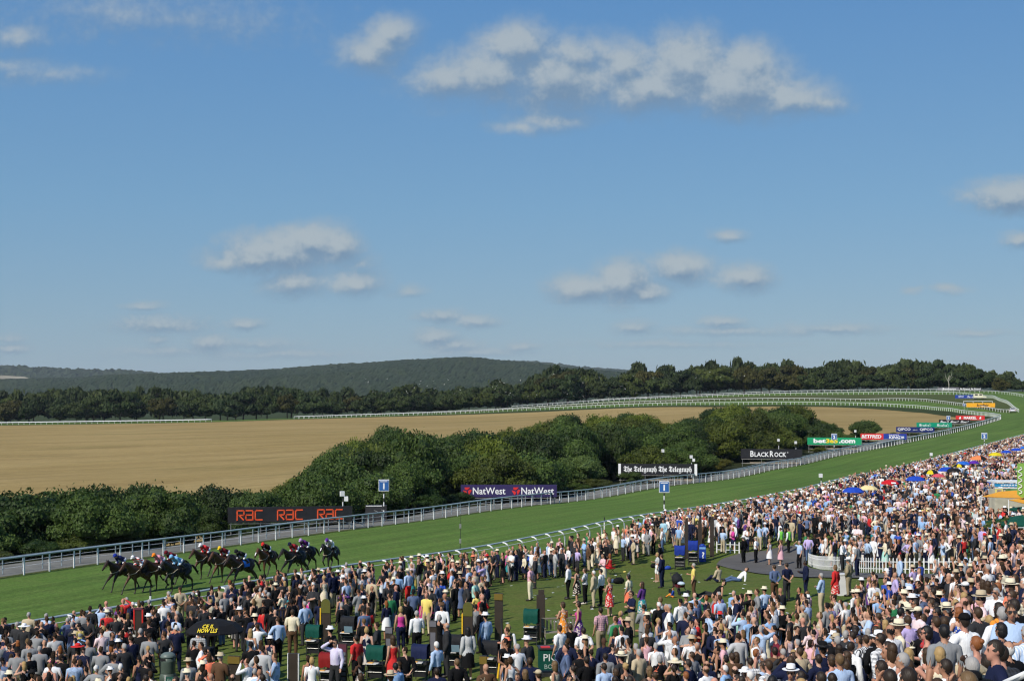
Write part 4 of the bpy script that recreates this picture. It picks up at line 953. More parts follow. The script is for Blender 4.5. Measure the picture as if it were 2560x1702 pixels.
# kiosk
X, Y, z = PX(2522, 1230, 120); zg = h1(X, Y); s_ = Y/F; t = thing('kiosk', 'pale kiosk with white roof, blue fascia and yellow picture panel at the right edge', 'kiosk', (X, Y, zg)); H = (CZ-(1201-993)*s_)-zg; w = 88*s_
link('body', MB().box((0,0,H/2-.35), (w-.1,1.6,H-.75)).mesh('body', mat('kiosk cream', (.50,.47,.36), .6, noise=(2.,.8,1.1,3))), t)
link('fascia', MB().box((0,-.84,H-.32), (w,.06,8*s_)).mesh('fascia', mat('fascia blue', (.03,.28,.55), .5)), t); link('roof', MB().box((0,0,H-.06), (w+.1,1.9,.14)).mesh('roof', M_white), t)
link('lower_trim', MB().box((0,-.85,H-.32-7*s_), (w,.05,3*s_)).mesh('lower_trim', M_white), t)
link('picture_panel', MB().box((-w/2+11*s_,-.86,H-.32-19*s_), (20*s_,.05,19*s_)).mesh('picture_panel', mat('panel yellow', (.75,.66,.22), .6)), t)
link('green_panel', MB().box((w*.12,-.86,H-.32-19*s_), (w*.62,.05,19*s_)).mesh('green_panel', mat('kiosk green', (.12,.26,.10), .6, noise=(2.,.6,1.3,3))), t)
link('portrait', MB().box((-w/2+11*s_,-.895,H-.32-18*s_), (11*s_,.02,13*s_)).mesh('portrait', mat('portrait', (.33,.27,.22), .7, noise=(3.,.5,1.5,3))), t)
for k in range(9): link('lettering', MB().box((-w*.3+k*w*.08,-.875,H-.32), (w*.055,.012,3.2*s_)).mesh('lettering', P_white), t)
# green feather banner
X, Y, z = PX(2552, 1200, 95); zg = h1(X, Y); s_ = Y/F; zt = CZ-(1157-993)*s_; t = thing('feather_banner', 'tall green banner with a white script flourish at the right edge', 'banner', (X, Y, zg)); H = zt-zg; w = 17*s_
link('flag', MB().add([(-w/2,0,H-78*s_),(w*.1,0,H-86*s_),(w/2,0,H-86*s_),(w/2,0,H),(-w/2,0,H-1*s_)]+[(-w/2,.03,H-78*s_),(w*.1,.03,H-86*s_),(w/2,.03,H-86*s_),(w/2,.03,H),(-w/2,.03,H-1*s_)], [(0,1,2,3,4),(9,8,7,6,5)]+[(i,5+i,5+(i+1)%5,(i+1)%5) for i in range(5)]).mesh('flag', cloth('banner green', (.22,.42,.08))), t)
link('pole', MB().cone((w/2+.05,0,0), (w/2+.05,0,H+.1), .03, .02, 8).mesh('pole', M_white), t)
pts = [(-.2*w+.28*w*math.sin(k*.9)+.1*w, -.03, H-(10+k*2.1)*s_) for k in range(33)]
link('flourish', MB().tube(pts, .035, 5).mesh('flourish', P_white), t)
# orange shade sails
def sail(label, pts3, zg):
    c = Vector(pts3[0]); t = thing('shade_sail', label, 'awning', (c.x, c.y, zg), 0, 'orange shade sails at the right edge'); P_ = [Vector(p)-Vector((c.x, c.y, zg)) for p in pts3]
    n = 8; vs = []; 
    for j in range(n+1):
        for i in range(n+1):
            a, b = i/n, j/n; p = P_[0]*(1-a)*(1-b)+P_[1]*a*(1-b)+P_[2]*a*b+P_[3]*(1-a)*b; p = p+Vector((0,0,-.9*a*(1-a)*b*(1-b)*4*.35)); vs.append(p)
    fs = [(j*(n+1)+i, j*(n+1)+i+1, (j+1)*(n+1)+i+1, (j+1)*(n+1)+i) for j in range(n) for i in range(n)]
    m2 = MB().add(vs, fs); m2.add([v-Vector((0,0,.02)) for v in vs], [f[::-1] for f in fs]); link('sail', m2.mesh('sail', cloth('sail orange', (.80,.36,.03)), True), t)
    for p in P_[:2]: link('pole', MB().cone((p.x,p.y,0), p, .04, .04, 8).mesh('pole', M_white), t)
Ya = 101; a1 = PX(2453, 1241, Ya); a2 = PX(2575, 1246, Ya-3); a3 = PX(2590, 1222, Ya+5); a4 = PX(2500, 1228, Ya+5)
sail('larger orange shade sail hanging before the kiosk', [a1,a2,a3,a4], h1(a1[0], a1[1]))
Ya = 94; a1 = PX(2522, 1249, Ya); a2 = PX(2600, 1268, Ya-4); a3 = PX(2610, 1246, Ya+2); a4 = PX(2560, 1244, Ya+2)
sail('smaller orange shade sail below the green banner', [a1,a2,a3,a4], h1(a1[0], a1[1]))
# dark green square parasols
c_dkg = cloth('parasol green', (.008,.07,.045))
def parasol(px, ytop, ybot, x0, x1, Y, label):
    X, _, zt = PX(px, ytop, Y); zb = CZ-(ybot-993)*Y/F; zg = h1(X, Y); w = (x1-x0)/F*Y/2; H = zb-zg
    t = thing('parasol', label, 'parasol', (X, Y, zg), .12, 'dark green square parasols at the right edge'); k = zt-zb
    link('canopy', MB().add([(-w,-w,H+.1),(w,-w,H+.1),(w,w,H+.1),(-w,w,H+.1),(0,0,H+k),(-w,-w,H),(w,-w,H),(w,w,H),(-w,w,H)], [(0,1,4),(1,2,4),(2,3,4),(3,0,4),(5,6,1,0),(6,7,2,1),(7,8,3,2),(8,5,0,3),(8,7,6,5)]).mesh('canopy', c_dkg), t)
    link('hem', MB().box((0,-w-.005,H-.015), (2*w,.01,.05)).mesh('hem', M_white), t); link('pole', MB().cone((0,0,0), (0,0,H+k*.9), .04, .04, 8).mesh('pole', M_steel), t)
parasol(2556, 1286, 1311, 2489, 2622, 88, 'large dark green parasol over the hedge')
parasol(2580, 1263, 1277, 2535, 2625, 97, 'smaller dark green parasol behind the large one')

# ---------------------------------------------------------------- far vehicles
def wheel_parts(t, x, y, r):
    w_ = link('wheel', MB().cone((x,y-.11,r), (x,y+.11,r), r*.6, r*.6, 12).mesh('wheel', M_steel), t)
    link('tyre', MB().tube([(x+math.cos(a)*r*.8, y, r+math.sin(a)*r*.8) for a in [k*math.pi/6 for k in range(13)]], .1, 6).mesh('tyre', M_black), w_)
M_cream = mat('cream car paint', (.72,.70,.52), .35, .5); M_silver = mat('silver car paint', (.55,.57,.60), .3, .5, metal=.3); M_glass = mat('dark glass', (.02,.025,.03), .1, .6); M_tail = mat('tail lamp', (.45,.02,.02), .3, .5)
def extr(prof, w0, w1=None): # side profile (x, z) extruded across y
    n = len(prof); w1 = w1 or w0; vs = [(x, -w0/2, z) for x, z in prof]+[(x, w0/2, z) for x, z in prof]
    return vs, [tuple(range(n-1, -1, -1)), tuple(range(n, 2*n))]+[(i, (i+1) % n, n+(i+1) % n, n+i) for i in range(n)]
X, Y, z = ground(2449, 997.5); t = thing('off_road_car', 'boxy cream off road car parked inside the far loop', 'car', (X, Y, z), -.15)
link('body', MB().add(*extr([(-2.1,.45),(2.15,.45),(2.2,1.0),(1.2,1.12),(-2.1,1.12)], 1.75)).mesh('body', M_cream), t)
link('cabin', MB().add(*extr([(-2.08,1.12),(1.1,1.12),(.75,1.95),(-2.05,2.0)], 1.62)).mesh('cabin', M_cream), t)
for x0, x1 in ((-1.7,-.75),(-.2,.65)): link('window', MB().box(((x0+x1)/2,-.82,1.55), (x1-x0,.03,.5)).mesh('window', M_glass), t)
link('windscreen', MB().box((.98,0,1.52), (.03,1.4,.6), Matrix.Rotation(-.4, 3, 'Y')).mesh('windscreen', M_glass), t); link('bumper', MB().box((2.22,0,.55), (.12,1.7,.2)).mesh('bumper', M_black), t)
for x in (-1.35, 1.4):
    for y in (-.78, .78): wheel_parts(t, x, y, .38)
X, Y, z = ground(2531.5, 1031.5); t = thing('hatchback_car', 'silver hatchback seen from behind where the far rails meet', 'car', (X, Y, z), -math.atan2(X, Y)+R(90))
link('body', MB().add(*extr([(-2.0,.3),(2.0,.3),(2.05,.75),(1.2,.95),(-1.95,.98),(-2.05,.6)], 1.72)).mesh('body', M_silver), t)
link('cabin', MB().add(*extr([(-1.9,.98),(1.1,.95),(.4,1.5),(-1.4,1.52)], 1.45)).mesh('cabin', M_silver), t)
link('rear_window', MB().box((-1.68,0,1.25), (.03,1.25,.42), Matrix.Rotation(.75, 3, 'Y')).mesh('rear_window', M_glass), t); link('bumper', MB().box((-2.06,0,.42), (.1,1.6,.22)).mesh('bumper', M_black), t)
for y in (-.72, .72): link('tail_lamp', MB().box((-2.03,y,.8), (.05,.2,.22)).mesh('tail_lamp', M_tail), t)
for x in (-1.25, 1.3):
    for y in (-.76, .76): wheel_parts(t, x, y, .31)
# ---------------------------------------------------------------- bodies grown as one surface
class Prims:
    def __init__(s): s.p = []
    def c(s, tag_, p0, p1, r0, r1): s.p.append(('c', tag_, Vector(p0), Vector(p1), r0, r1)); return s
    def e(s, tag_, c, r, rot=None): s.p.append(('e', tag_, Vector(c), Vector(r), rot, 0)); return s
    def chain(s, tag_, pts, rs):
        for a, b, r0, r1 in zip(pts[:-1], pts[1:], rs[:-1], rs[1:]): s.c(tag_, a, b, r0, r1)
        return s
def grow(pr, voxel, faces, smooth=4):
    mb = MB()
    for k in pr.p:
        if k[0] == 'c':
            _, _, a, b, r0, r1 = k; mb.cone(a, b, r0, r1, 10); mb.ell(a, (r0,)*3, u=10, v=6); mb.ell(b, (r1,)*3, u=10, v=6)
        else: mb.ell(k[2], k[3], k[4], u=12, v=8)
    me = mb.mesh('tmp'); o = bpy.data.objects.new('tmp', me); col.objects.link(o)
    m_ = o.modifiers.new('r', 'REMESH'); m_.mode = 'VOXEL'; m_.voxel_size = voxel
    if smooth: m_ = o.modifiers.new('s', 'SMOOTH'); m_.iterations = smooth; m_.factor = .5
    dg = bpy.context.evaluated_depsgraph_get(); n = len(o.evaluated_get(dg).data.polygons)
    m_ = o.modifiers.new('d', 'DECIMATE'); m_.ratio = min(1, faces/(2*n))
    dg = bpy.context.evaluated_depsgraph_get(); r = bpy.data.meshes.new_from_object(o.evaluated_get(dg)); bpy.data.objects.remove(o); bpy.data.meshes.remove(me)
    return r
def simplify(me, faces):
    o = bpy.data.objects.new('tmp', me); col.objects.link(o); m_ = o.modifiers.new('d', 'DECIMATE'); m_.ratio = min(1, faces/max(1, len(me.polygons)))
    dg = bpy.context.evaluated_depsgraph_get(); r = bpy.data.meshes.new_from_object(o.evaluated_get(dg)); bpy.data.objects.remove(o); return r
def arrays(me):
    n = len(me.vertices); v = np.empty(n*3, np.float32); me.vertices.foreach_get('co', v); v = v.reshape(-1, 3)
    me.calc_loop_triangles(); t = np.empty(len(me.loop_triangles)*3, np.int32); me.loop_triangles.foreach_get('vertices', t); t = t.reshape(-1, 3)
    nn = np.empty(n*3, np.float32); me.vertex_normals.foreach_get('vector', nn); return v, t, nn.reshape(-1, 3)
def classify(v, pr):
    best = np.full(len(v), 9e9); idx = np.zeros(len(v), int)
    for i, k in enumerate(pr.p):
        if k[0] == 'c':
            a = np.array(k[2]); ab = np.array(k[3])-a; t = np.clip(((v-a)@ab)/max(1e-9, ab@ab), 0, 1); d = np.linalg.norm(v-(a+t[:, None]*ab), axis=1)-(k[4]+(k[5]-k[4])*t)
        else:
            q = v-np.array(k[2])
            if k[4] is not None: q = q @ np.array(k[4])
            r = np.array(k[3]); d = (np.linalg.norm(q/r, axis=1)-1)*r.min()
        m = d < best; best[m] = d[m]; idx[m] = i
    return np.array([k[1] for k in pr.p])[idx]
def lerp(a, b, t): return tuple(x+(y-x)*t for x, y in zip(a, b))
def limb_hand(pr, W, E, s, curl=.4):
    W = Vector(W); d = (W-Vector(E)).normalized(); side = d.cross(Vector((0,1,0))); side = (side if side.length > .2 else d.cross(Vector((1,0,0)))).normalized(); nrm = d.cross(side).normalized()
    q = Matrix((side, nrm, d)).transposed()
    pr.e('hand', W+d*.045, (.038,.017,.052), q)
    for k, L_ in enumerate((.060,.072,.066,.052)):
        b = W+d*.085+side*(.030-.020*k); m = b+d*L_*.55+nrm*.012*curl; pr.c('hand', b, m, .0095, .0085); pr.c('hand', m, m+d*L_*.35+nrm*.03*curl, .0085, .007)
    b = W+d*.03+side*.036*s; m = b+side*.022*s+d*.03; pr.c('hand', b, m, .012, .010); pr.c('hand', m, m+d*.028+nrm*.01, .010, .008)
ARMS = {'down':((.055,-.03,1.13),(.055,.07,.885)),'folded':((.075,.06,1.14),None),'behind':((.09,-.10,1.14),(None)),'shade':((.17,.19,1.50),(-.09,.19,1.665)),
 'drink':((.07,.02,1.14),(-.02,.27,1.19)),'bino':((.12,.15,1.33),(-.12,.185,1.60)),'pocket':((.115,-.06,1.16),(.01,.05,.96)),'hips':((.20,-.06,1.19),(.0,.03,1.03)),'point':((.06,.27,1.43),(.03,.54,1.54)),
 'lap':((.06,.06,1.16),(-.05,.26,1.02)),'prop':((.07,-.16,1.18),(.10,-.30,.93)),'rein':((.03,.16,1.16),(-.09,.36,1.10))}
def human(fem=False, left='down', right='down', legs='stand', yaw=0., belly=0., bend=0.):
    pr = Prims(); sw = .165 if fem else .195; hw = .085 if fem else .09; k = .92 if fem else 1.
    # trunk
    if fem: rings = [(.86,.155,.115),(.95,.165,.12),(1.05,.125,.095),(1.14,.118,.092),(1.25,.135,.11),(1.36,.145,.095),(1.425,.10,.06)]
    else: rings = [(.86,.145,.115),(.95,.155,.115),(1.05,.148,.112+belly*.5),(1.15,.150,.115+belly),(1.27,.172,.122+belly*.4),(1.37,.178,.105),(1.43,.125,.07)]
    za = [r_[0] for r_ in rings]
    for i in range(21):
        z = .86+.0285*i if fem else .86+.0288*i; rx = float(np.interp(z, za, [r_[1] for r_ in rings])); ry = float(np.interp(z, za, [r_[2] for r_ in rings]))
        pr.e('torso', (0, float(np.interp(z, [.86,1.0,1.2,1.35], [0,.01+belly*.4,.01+belly*.4,0])), z), (rx, ry, .065))
    if fem:
        for s in (-1, 1): pr.e('torso', (s*.06,.085,1.27), (.055,.05,.055))
    else: pr.c('torso', (-sw+.03,-.01,1.40), (sw-.03,-.01,1.40), .06, .06)
    pr.c('neck', (0,-.01,1.40), (0,.015,1.54), .058*k, .052*k)
    # head with jaw, nose, brow and ears
    Q = Matrix.Rotation(yaw, 3, 'Z'); hc = Vector((0,.015,1.645)); H = lambda x, y, z: hc+Q @ Vector((x, y, z))
    pr.e('head', H(0,0,.015), (.074,.094,.105), Q); pr.e('head', H(0,.035,-.05), (.056,.062,.06), Q); pr.e('head', H(0,.07,-.085), (.03,.03,.025), Q)
    pr.c('head', H(0,.088,.015), H(0,.112,-.03), .010, .016); pr.c('head', H(-.035,.078,.03), H(.035,.078,.03), .016, .016); pr.c('head', H(-.02,.088,-.062), H(.02,.088,-.062), .012, .012)
    for s in (-1, 1): pr.e('head', H(s*.076,-.005,-.0), (.010,.02,.032), Q)
    for s, nm in ((-1, left), (1, right)):
        S = (s*sw, -.005, 1.395); e, w = ARMS[nm]; E = (s*(sw+e[0]), e[1], e[2])
        if nm == 'folded': W = (-s*.06, .20, 1.17+.03*s)
        elif nm == 'behind': W = (s*.05, -.165, .985)
        else: W = (s*(sw+w[0]), w[1], w[2])
        pr.c('uarm', S, lerp(S, E, .5), .056*k, .050*k); pr.c('uarm', lerp(S, E, .5), E, .050*k, .041*k); pr.c('farm', E, lerp(E, W, .35), .041*k, .042*k); pr.c('farm', lerp(E, W, .35), W, .042*k, .027*k)
        limb_hand(pr, W, E, -s, .3 if nm in ('down','shade') else 1.)
    for s in (-1, 1):
        hip = (s*hw, 0, .90); 
        if legs == 'stand': kn, an, toe = (s*(hw+.012), .02, .49), (s*(hw+.018), -.01, .085), (s*(hw+.05), .15, .035)
        elif legs == 'contra': kn, an, toe = ((s*(hw+.03), .07, .50), (s*(hw+.03), .06, .085), (s*(hw+.075), .21, .035)) if s > 0 else ((s*(hw+.01), .0, .49), (s*(hw+.01), -.02, .085), (s*(hw+.03), .14, .035))
        elif legs == 'walk': kn, an, toe = ((s*hw, .17, .51), (s*hw, .24, .10), (s*(hw+.01), .39, .07)) if s > 0 else ((s*hw, .0, .49), (s*hw, -.25, .15), (s*hw, -.13, .04))
        elif legs == 'sit': kn, an, toe = (s*(hw+.03), .42, .93), (s*(hw+.03), .40, .52), (s*(hw+.04), .55, .47)
        elif legs == 'ground': kn, an, toe = (s*(hw+.05), .36, 1.12), (s*(hw+.04), .68, .87), (s*(hw+.06), .84, .86)
        elif legs == 'lie': kn, an, toe = (s*(hw+.04), .41, .93+.1*(s > 0)), (s*(hw+.04), .83, .86), (s*(hw+.06), .88, .98)
        elif legs == 'jockey': kn, an, toe = (s*.25, .30, .72), (s*.27, -.06, .48), (s*.27, .10, .43)
        pr.c('thigh', hip, lerp(hip, kn, .5), .090*(1.04 if fem else 1), .075); pr.c('thigh', lerp(hip, kn, .5), kn, .075, .056); pr.c('calf', kn, lerp(lerp(kn, an, .35), (0,-9,0), .0015), .054, .055); pr.c('calf', lerp(lerp(kn, an, .35), (0,-9,0), .0015), an, .055, .037)
        hl = lerp(an, toe, -.28); pr.c('foot', (hl[0], hl[1], hl[2]-.02), toe, .038, .032); pr.e('foot', lerp(an, toe, .55), (.045,.10,.032))
    if bend:   # lean the trunk forward about the hips
        M = Matrix.Rotation(-bend, 3, 'X'); o = Vector((0,0,.9)); out = Prims()
        for p in pr.p:
            if p[1] in ('torso','neck','head','uarm','farm','hand'):
                if p[0] == 'c': p = (p[0], p[1], o+M @ (p[2]-o), o+M @ (p[3]-o), p[4], p[5])
                else: p = (p[0], p[1], o+M @ (p[2]-o), p[3], M @ p[4] if p[4] is not None else M, 0)
            out.p.append(p)
        pr = out; hc = o+M @ (hc-o); Q = M @ Q
    pr.hc = hc; pr.Q = Q; return pr
M_skin = mat('skin', rough=.55, spec=.3, objcol=True); M_eye = mat('eyes and brows', (.02,.014,.01), .4)
M_lip = mat('lips', (.30,.09,.07), .5)
def fold_fn(kind):
    def fn(nt, base, tc, b):
        o = tc.outputs['Object']; n = _noise(nt, o, 9., 3, .5, (1.6,1.6,.5)); _bump(nt, b, n, .55, .03)
        sep = nt.nodes.new('ShaderNodeSeparateXYZ'); nt.links.new(o, sep.inputs[0]); L = nt.links
        def m(op, a, c=0.):
            q_ = nt.nodes.new('ShaderNodeMath'); q_.operation = op
            for i, x in enumerate((a, c)):
                if isinstance(x, bpy.types.NodeSocket): L.new(x, q_.inputs[i])
                else: q_.inputs[i].default_value = x
            return q_.outputs[0]
        out = base
        if kind == 'check':
            fx = m('LESS_THAN', m('FRACT', m('MULTIPLY', m('ADD', sep.outputs[0], m('MULTIPLY', sep.outputs[1], .7)), 15.)), .45); fz = m('LESS_THAN', m('FRACT', m('MULTIPLY', sep.outputs[2], 15.)), .45)
            out = _mix(nt, m('MULTIPLY', m('ADD', fx, fz), .38), base, (.06,.07,.09))
        elif kind == 'stripe':
            fx = m('LESS_THAN', m('FRACT', m('MULTIPLY', m('ADD', sep.outputs[0], m('MULTIPLY', sep.outputs[1], .5)), 24.)), .45); out = _mix(nt, fx, base, (.72,.74,.78))
        elif kind == 'hoop':
            fx = m('LESS_THAN', m('FRACT', m('MULTIPLY', sep.outputs[2], 9.)), .5); out = _mix(nt, fx, base, (.78,.78,.78))
        elif kind == 'floral':
            vo = nt.nodes.new('ShaderNodeTexVoronoi'); vo.inputs['Scale'].default_value = 15.; L.new(o, vo.inputs['Vector']); f = m('LESS_THAN', vo.outputs['Distance'], .42)
            f2 = m('LESS_THAN', vo.outputs['Distance'], .2); c = _mix(nt, f, base, (.70,.66,.58)); out = _mix(nt, f2, c, (.45,.06,.10))
        return out
    return fn
M_cloth = {k: mat('cloth '+k, rough=.85, spec=.12, objcol=True, fn=fold_fn(k)) for k in ('plain','check','stripe','hoop','floral')}
M_hair = mat('hair', rough=.55, spec=.3, objcol=True, fn=lambda nt, base, tc, b: (_bump(nt, b, _noise(nt, tc.outputs['Object'], 60., 2, .5, (1,1,.25)), .6, .01), base)[1])
M_shoe = mat('shoe leather', rough=.4, spec=.4, objcol=True)
def np_mesh(name, v, f, mats_, mi=None, smooth=True, check=True):
    me = bpy.data.meshes.new(name); f = np.asarray(f, np.int32); n, k = len(f), f.shape[1]
    me.vertices.add(len(v)); me.vertices.foreach_set('co', np.asarray(v, np.float32).ravel()); me.loops.add(n*k); me.loops.foreach_set('vertex_index', f.ravel())
    me.polygons.add(n); me.polygons.foreach_set('loop_start', np.arange(0, n*k, k, dtype=np.int32))
    for m_ in mats_: me.materials.append(m_)
    if mi is not None: me.polygons.foreach_set('material_index', np.asarray(mi, np.int32))
    me.polygons.foreach_set('use_smooth', np.full(n, smooth)); me.update(calc_edges=True)
    if check: me.validate()
    return me
class Body:
    def __init__(s, key, voxel=.0115, faces=2600, lofaces=300, **kw):
        s.key = key; s.fem = kw.get('fem', False); pr = human(**kw); s.pr = pr; me = grow(pr, voxel, faces); s.v, s.t, s.n = arrays(me); s.tag = classify(s.v, pr); s.cache = {}
        h = (s.v-np.array(pr.hc)) @ np.array(pr.Q); s.h = h; c = h[s.t].mean(1); ft = s.tag[s.t[:, 0]] == 'head'
        eye = ft & (c[:, 1] > .055) & (np.abs(c[:, 2]-.012) < .013) & (np.abs(np.abs(c[:, 0])-.033) < .016); lip = ft & (c[:, 1] > .065) & (np.abs(c[:, 2]+.062) < .009) & (np.abs(c[:, 0]) < .026)
        s.body = np_mesh('person', s.v, s.t, (M_skin, M_eye, M_lip), eye*1+lip*2); s.lo = None; s.lofaces = lofaces; s.me = me
        s.rel = s.v.copy()
        s.legs = kw.get('legs', 'stand')
    def shell(s, mask, off, extra=None):
        keep = mask[s.t].sum(1) >= 2; f = s.t[keep]; u, inv = np.unique(f, return_inverse=True); v = s.v[u]+s.n[u]*off
        edge = ~mask[u]; v[edge] = s.v[u][edge]+s.n[u][edge]*off*.45
        f = inv.reshape(-1, 3)
        if extra is not None and len(extra.v):
            ev = np.array(extra.v, np.float32); et = np.array([q for k in extra.f for q in ([(k[0], k[i], k[i+1]) for i in range(1, len(k)-1)])], int)+len(v)
            v = np.vstack([v, ev]); f = np.vstack([f, et])
        return v, f
    def garment(s, kind):
        if kind in s.cache: return s.cache[kind]
        z = s.v[:, 2]; T = s.tag; is_ = lambda *a: np.isin(T, a); sw = .165 if s.fem else .195; ext = None; bent = s.legs in ('sit','ground','lie','jockey')
        if kind == 'shirt_long': v, f = s.shell(is_('torso','uarm','farm') & ((z > .93) | is_('uarm','farm')), .016)
        elif kind == 'shirt_short':
            arm = is_('uarm'); S = np.array([0,0,1.395]); dist = np.minimum(np.linalg.norm(s.v-np.array([sw,0,1.395]), axis=1), np.linalg.norm(s.v-np.array([-sw,0,1.395]), axis=1))
            v, f = s.shell((is_('torso') & (z > .93)) | (arm & (dist < .21)), .020)
        elif kind == 'jacket': v, f = s.shell(is_('torso','uarm','farm') | (is_('thigh') & (z > .74) & (not bent)), .030)
        elif kind == 'waistcoat': v, f = s.shell(is_('torso') & (z > .90), .026)
        elif kind == 'top': v, f = s.shell(is_('torso') & (z < 1.375) & (z > .92), .014)
        elif kind == 'trousers': v, f = s.shell((is_('torso') & (z < .99)) | is_('thigh','calf'), .020)
        elif kind == 'shorts': v, f = s.shell((is_('torso') & (z < .99)) | (is_('thigh') & (bent | (z > .52))), .026)
        elif kind == 'shoes': v, f = s.shell(is_('foot'), .008)
        elif kind == 'silks': v, f = s.shell(is_('torso','uarm','farm'), .020)
        elif kind == 'breeches': v, f = s.shell(is_('thigh') | (is_('torso') & (s.n[:, 2] < .2) & (z < 1.0)), .014)
        elif kind == 'boots': v, f = s.shell(is_('calf','foot'), .014)
        elif kind in ('dress','skirt'):
            ext = MB(); w = [(1.03,.142,.115),(.95,.182,.145),(.84,.200,.175),(.70,.205,.19),(.56,.215,.205),(.47,.225,.215)]
            vs = []; n = 14
            for j, (zz, rx, ry) in enumerate(w):
                for i in range(n): a = 2*math.pi*i/n; q_ = 1+.05*j/5*math.cos(a*4+1); vs.append((math.cos(a)*rx*q_, math.sin(a)*ry*q_+.005, zz))
            ext.add(vs, [(j*n+i, j*n+(i+1) % n, (j+1)*n+(i+1) % n, (j+1)*n+i) for j in range(5) for i in range(n)])
            if bent: ext = None; v, f = s.shell((is_('torso') & (z < 1.375)) | is_('thigh'), .024)
            elif kind == 'dress': v, f = s.shell(is_('torso') & (z < 1.385) & (z > .98), .015, ext)
            else: v, f = s.shell(is_('torso') & (z < 1.05) & (z > .98), .016, ext)
        elif kind.startswith('hair'):
            h = s.h; hd = is_('head'); cap = (h[:, 2] > .066) | ((h[:, 1] < .03) & (h[:, 2] > -.0)) | ((h[:, 1] < -.03) & (h[:, 2] > -.085))
            ext = MB(); Q = s.pr.Q; hc = s.pr.hc; W = lambda x, y, z: hc+Q @ Vector((x, y, z))
            if kind == 'hair_long':
                ext.ell(W(0,-.045,-.09), (.092,.058,.17), Q, 10, 7); [ext.ell(W(sx*.068,.0,-.07), (.028,.045,.12), Q, 8, 5) for sx in (-1, 1)]
            elif kind == 'hair_bob': ext.ell(W(0,-.03,-.03), (.091,.075,.10), Q, 10, 7)
            elif kind == 'hair_tail': ext.ell(W(0,-.115,-.03), (.03,.035,.05), Q, 8, 5); ext.ell(W(0,-.125,-.14), (.026,.026,.12), Q, 8, 5)
            elif kind == 'hair_bun': ext.ell(W(0,-.10,.06), (.042,.042,.042), Q, 8, 6)
            elif kind == 'hair_fringe': cap = ((h[:, 1] < .01) & (h[:, 2] > -.03) & (h[:, 2] < .045)) | ((h[:, 1] < -.04) & (h[:, 2] > -.085) & (h[:, 2] < .05))
            v, f = s.shell(hd & cap, .006 if kind == 'hair_fringe' else .011 if kind == 'hair_crop' else .017, ext)
        s.cache[kind] = (v, f); return s.cache[kind]
    def gmesh(s, kind, name, m_):
        k = (kind, m_.name)
        if k not in s.cache: v, f = s.garment(kind); s.cache[k] = np_mesh(name, v, f, (m_,))
        return s.cache[k]
    def loarr(s):
        if s.lo is None:
            me = simplify(s.me, s.lofaces); v, t, n = arrays(me); s.lo = (v, t, n, classify(v, s.pr), (v-np.array(s.pr.hc)) @ np.array(s.pr.Q))
        return s.lo
BM = [Body(k, **kw) for k, kw in (
 ('hands at sides', dict(legs='contra')), ('arms folded', dict(left='folded', right='folded', belly=.03)), ('hands behind back', dict(left='behind', right='behind', yaw=.2)), ('shading eyes', dict(right='shade', legs='contra', belly=.02)),
 ('holding a drink', dict(right='drink', yaw=-.2)), ('raising binoculars', dict(left='bino', right='bino')), ('hands in pockets', dict(left='pocket', right='pocket', belly=.04, yaw=.25)), ('hand on hip', dict(left='hips', right='down', legs='contra', belly=.015)))]
BF = [Body(k, fem=True, **kw) for k, kw in (
 ('hands at sides', dict(legs='contra')), ('arms folded', dict(left='folded', right='folded', yaw=.2)), ('holding a drink', dict(right='drink', legs='contra')), ('shading eyes', dict(left='shade', right='down')), ('raising binoculars', dict(left='bino', right='bino')), ('hand on hip', dict(left='down', right='hips', legs='contra', yaw=-.2)))]
B_ground = Body('sitting on grass', legs='ground', left='lap', right='lap', yaw=.2); B_groundf = Body('sitting on grass', fem=True, legs='ground', left='lap', right='prop')
B_lie = Body('reclining', legs='lie', left='prop', right='prop', bend=-.75); B_chair = Body('sitting on chair', fem=True, legs='sit', left='lap', right='lap'); B_walkf = Body('walking', fem=True, legs='walk')
B_jock = Body('crouched', legs='jockey', left='rein', right='rein', bend=1.22)
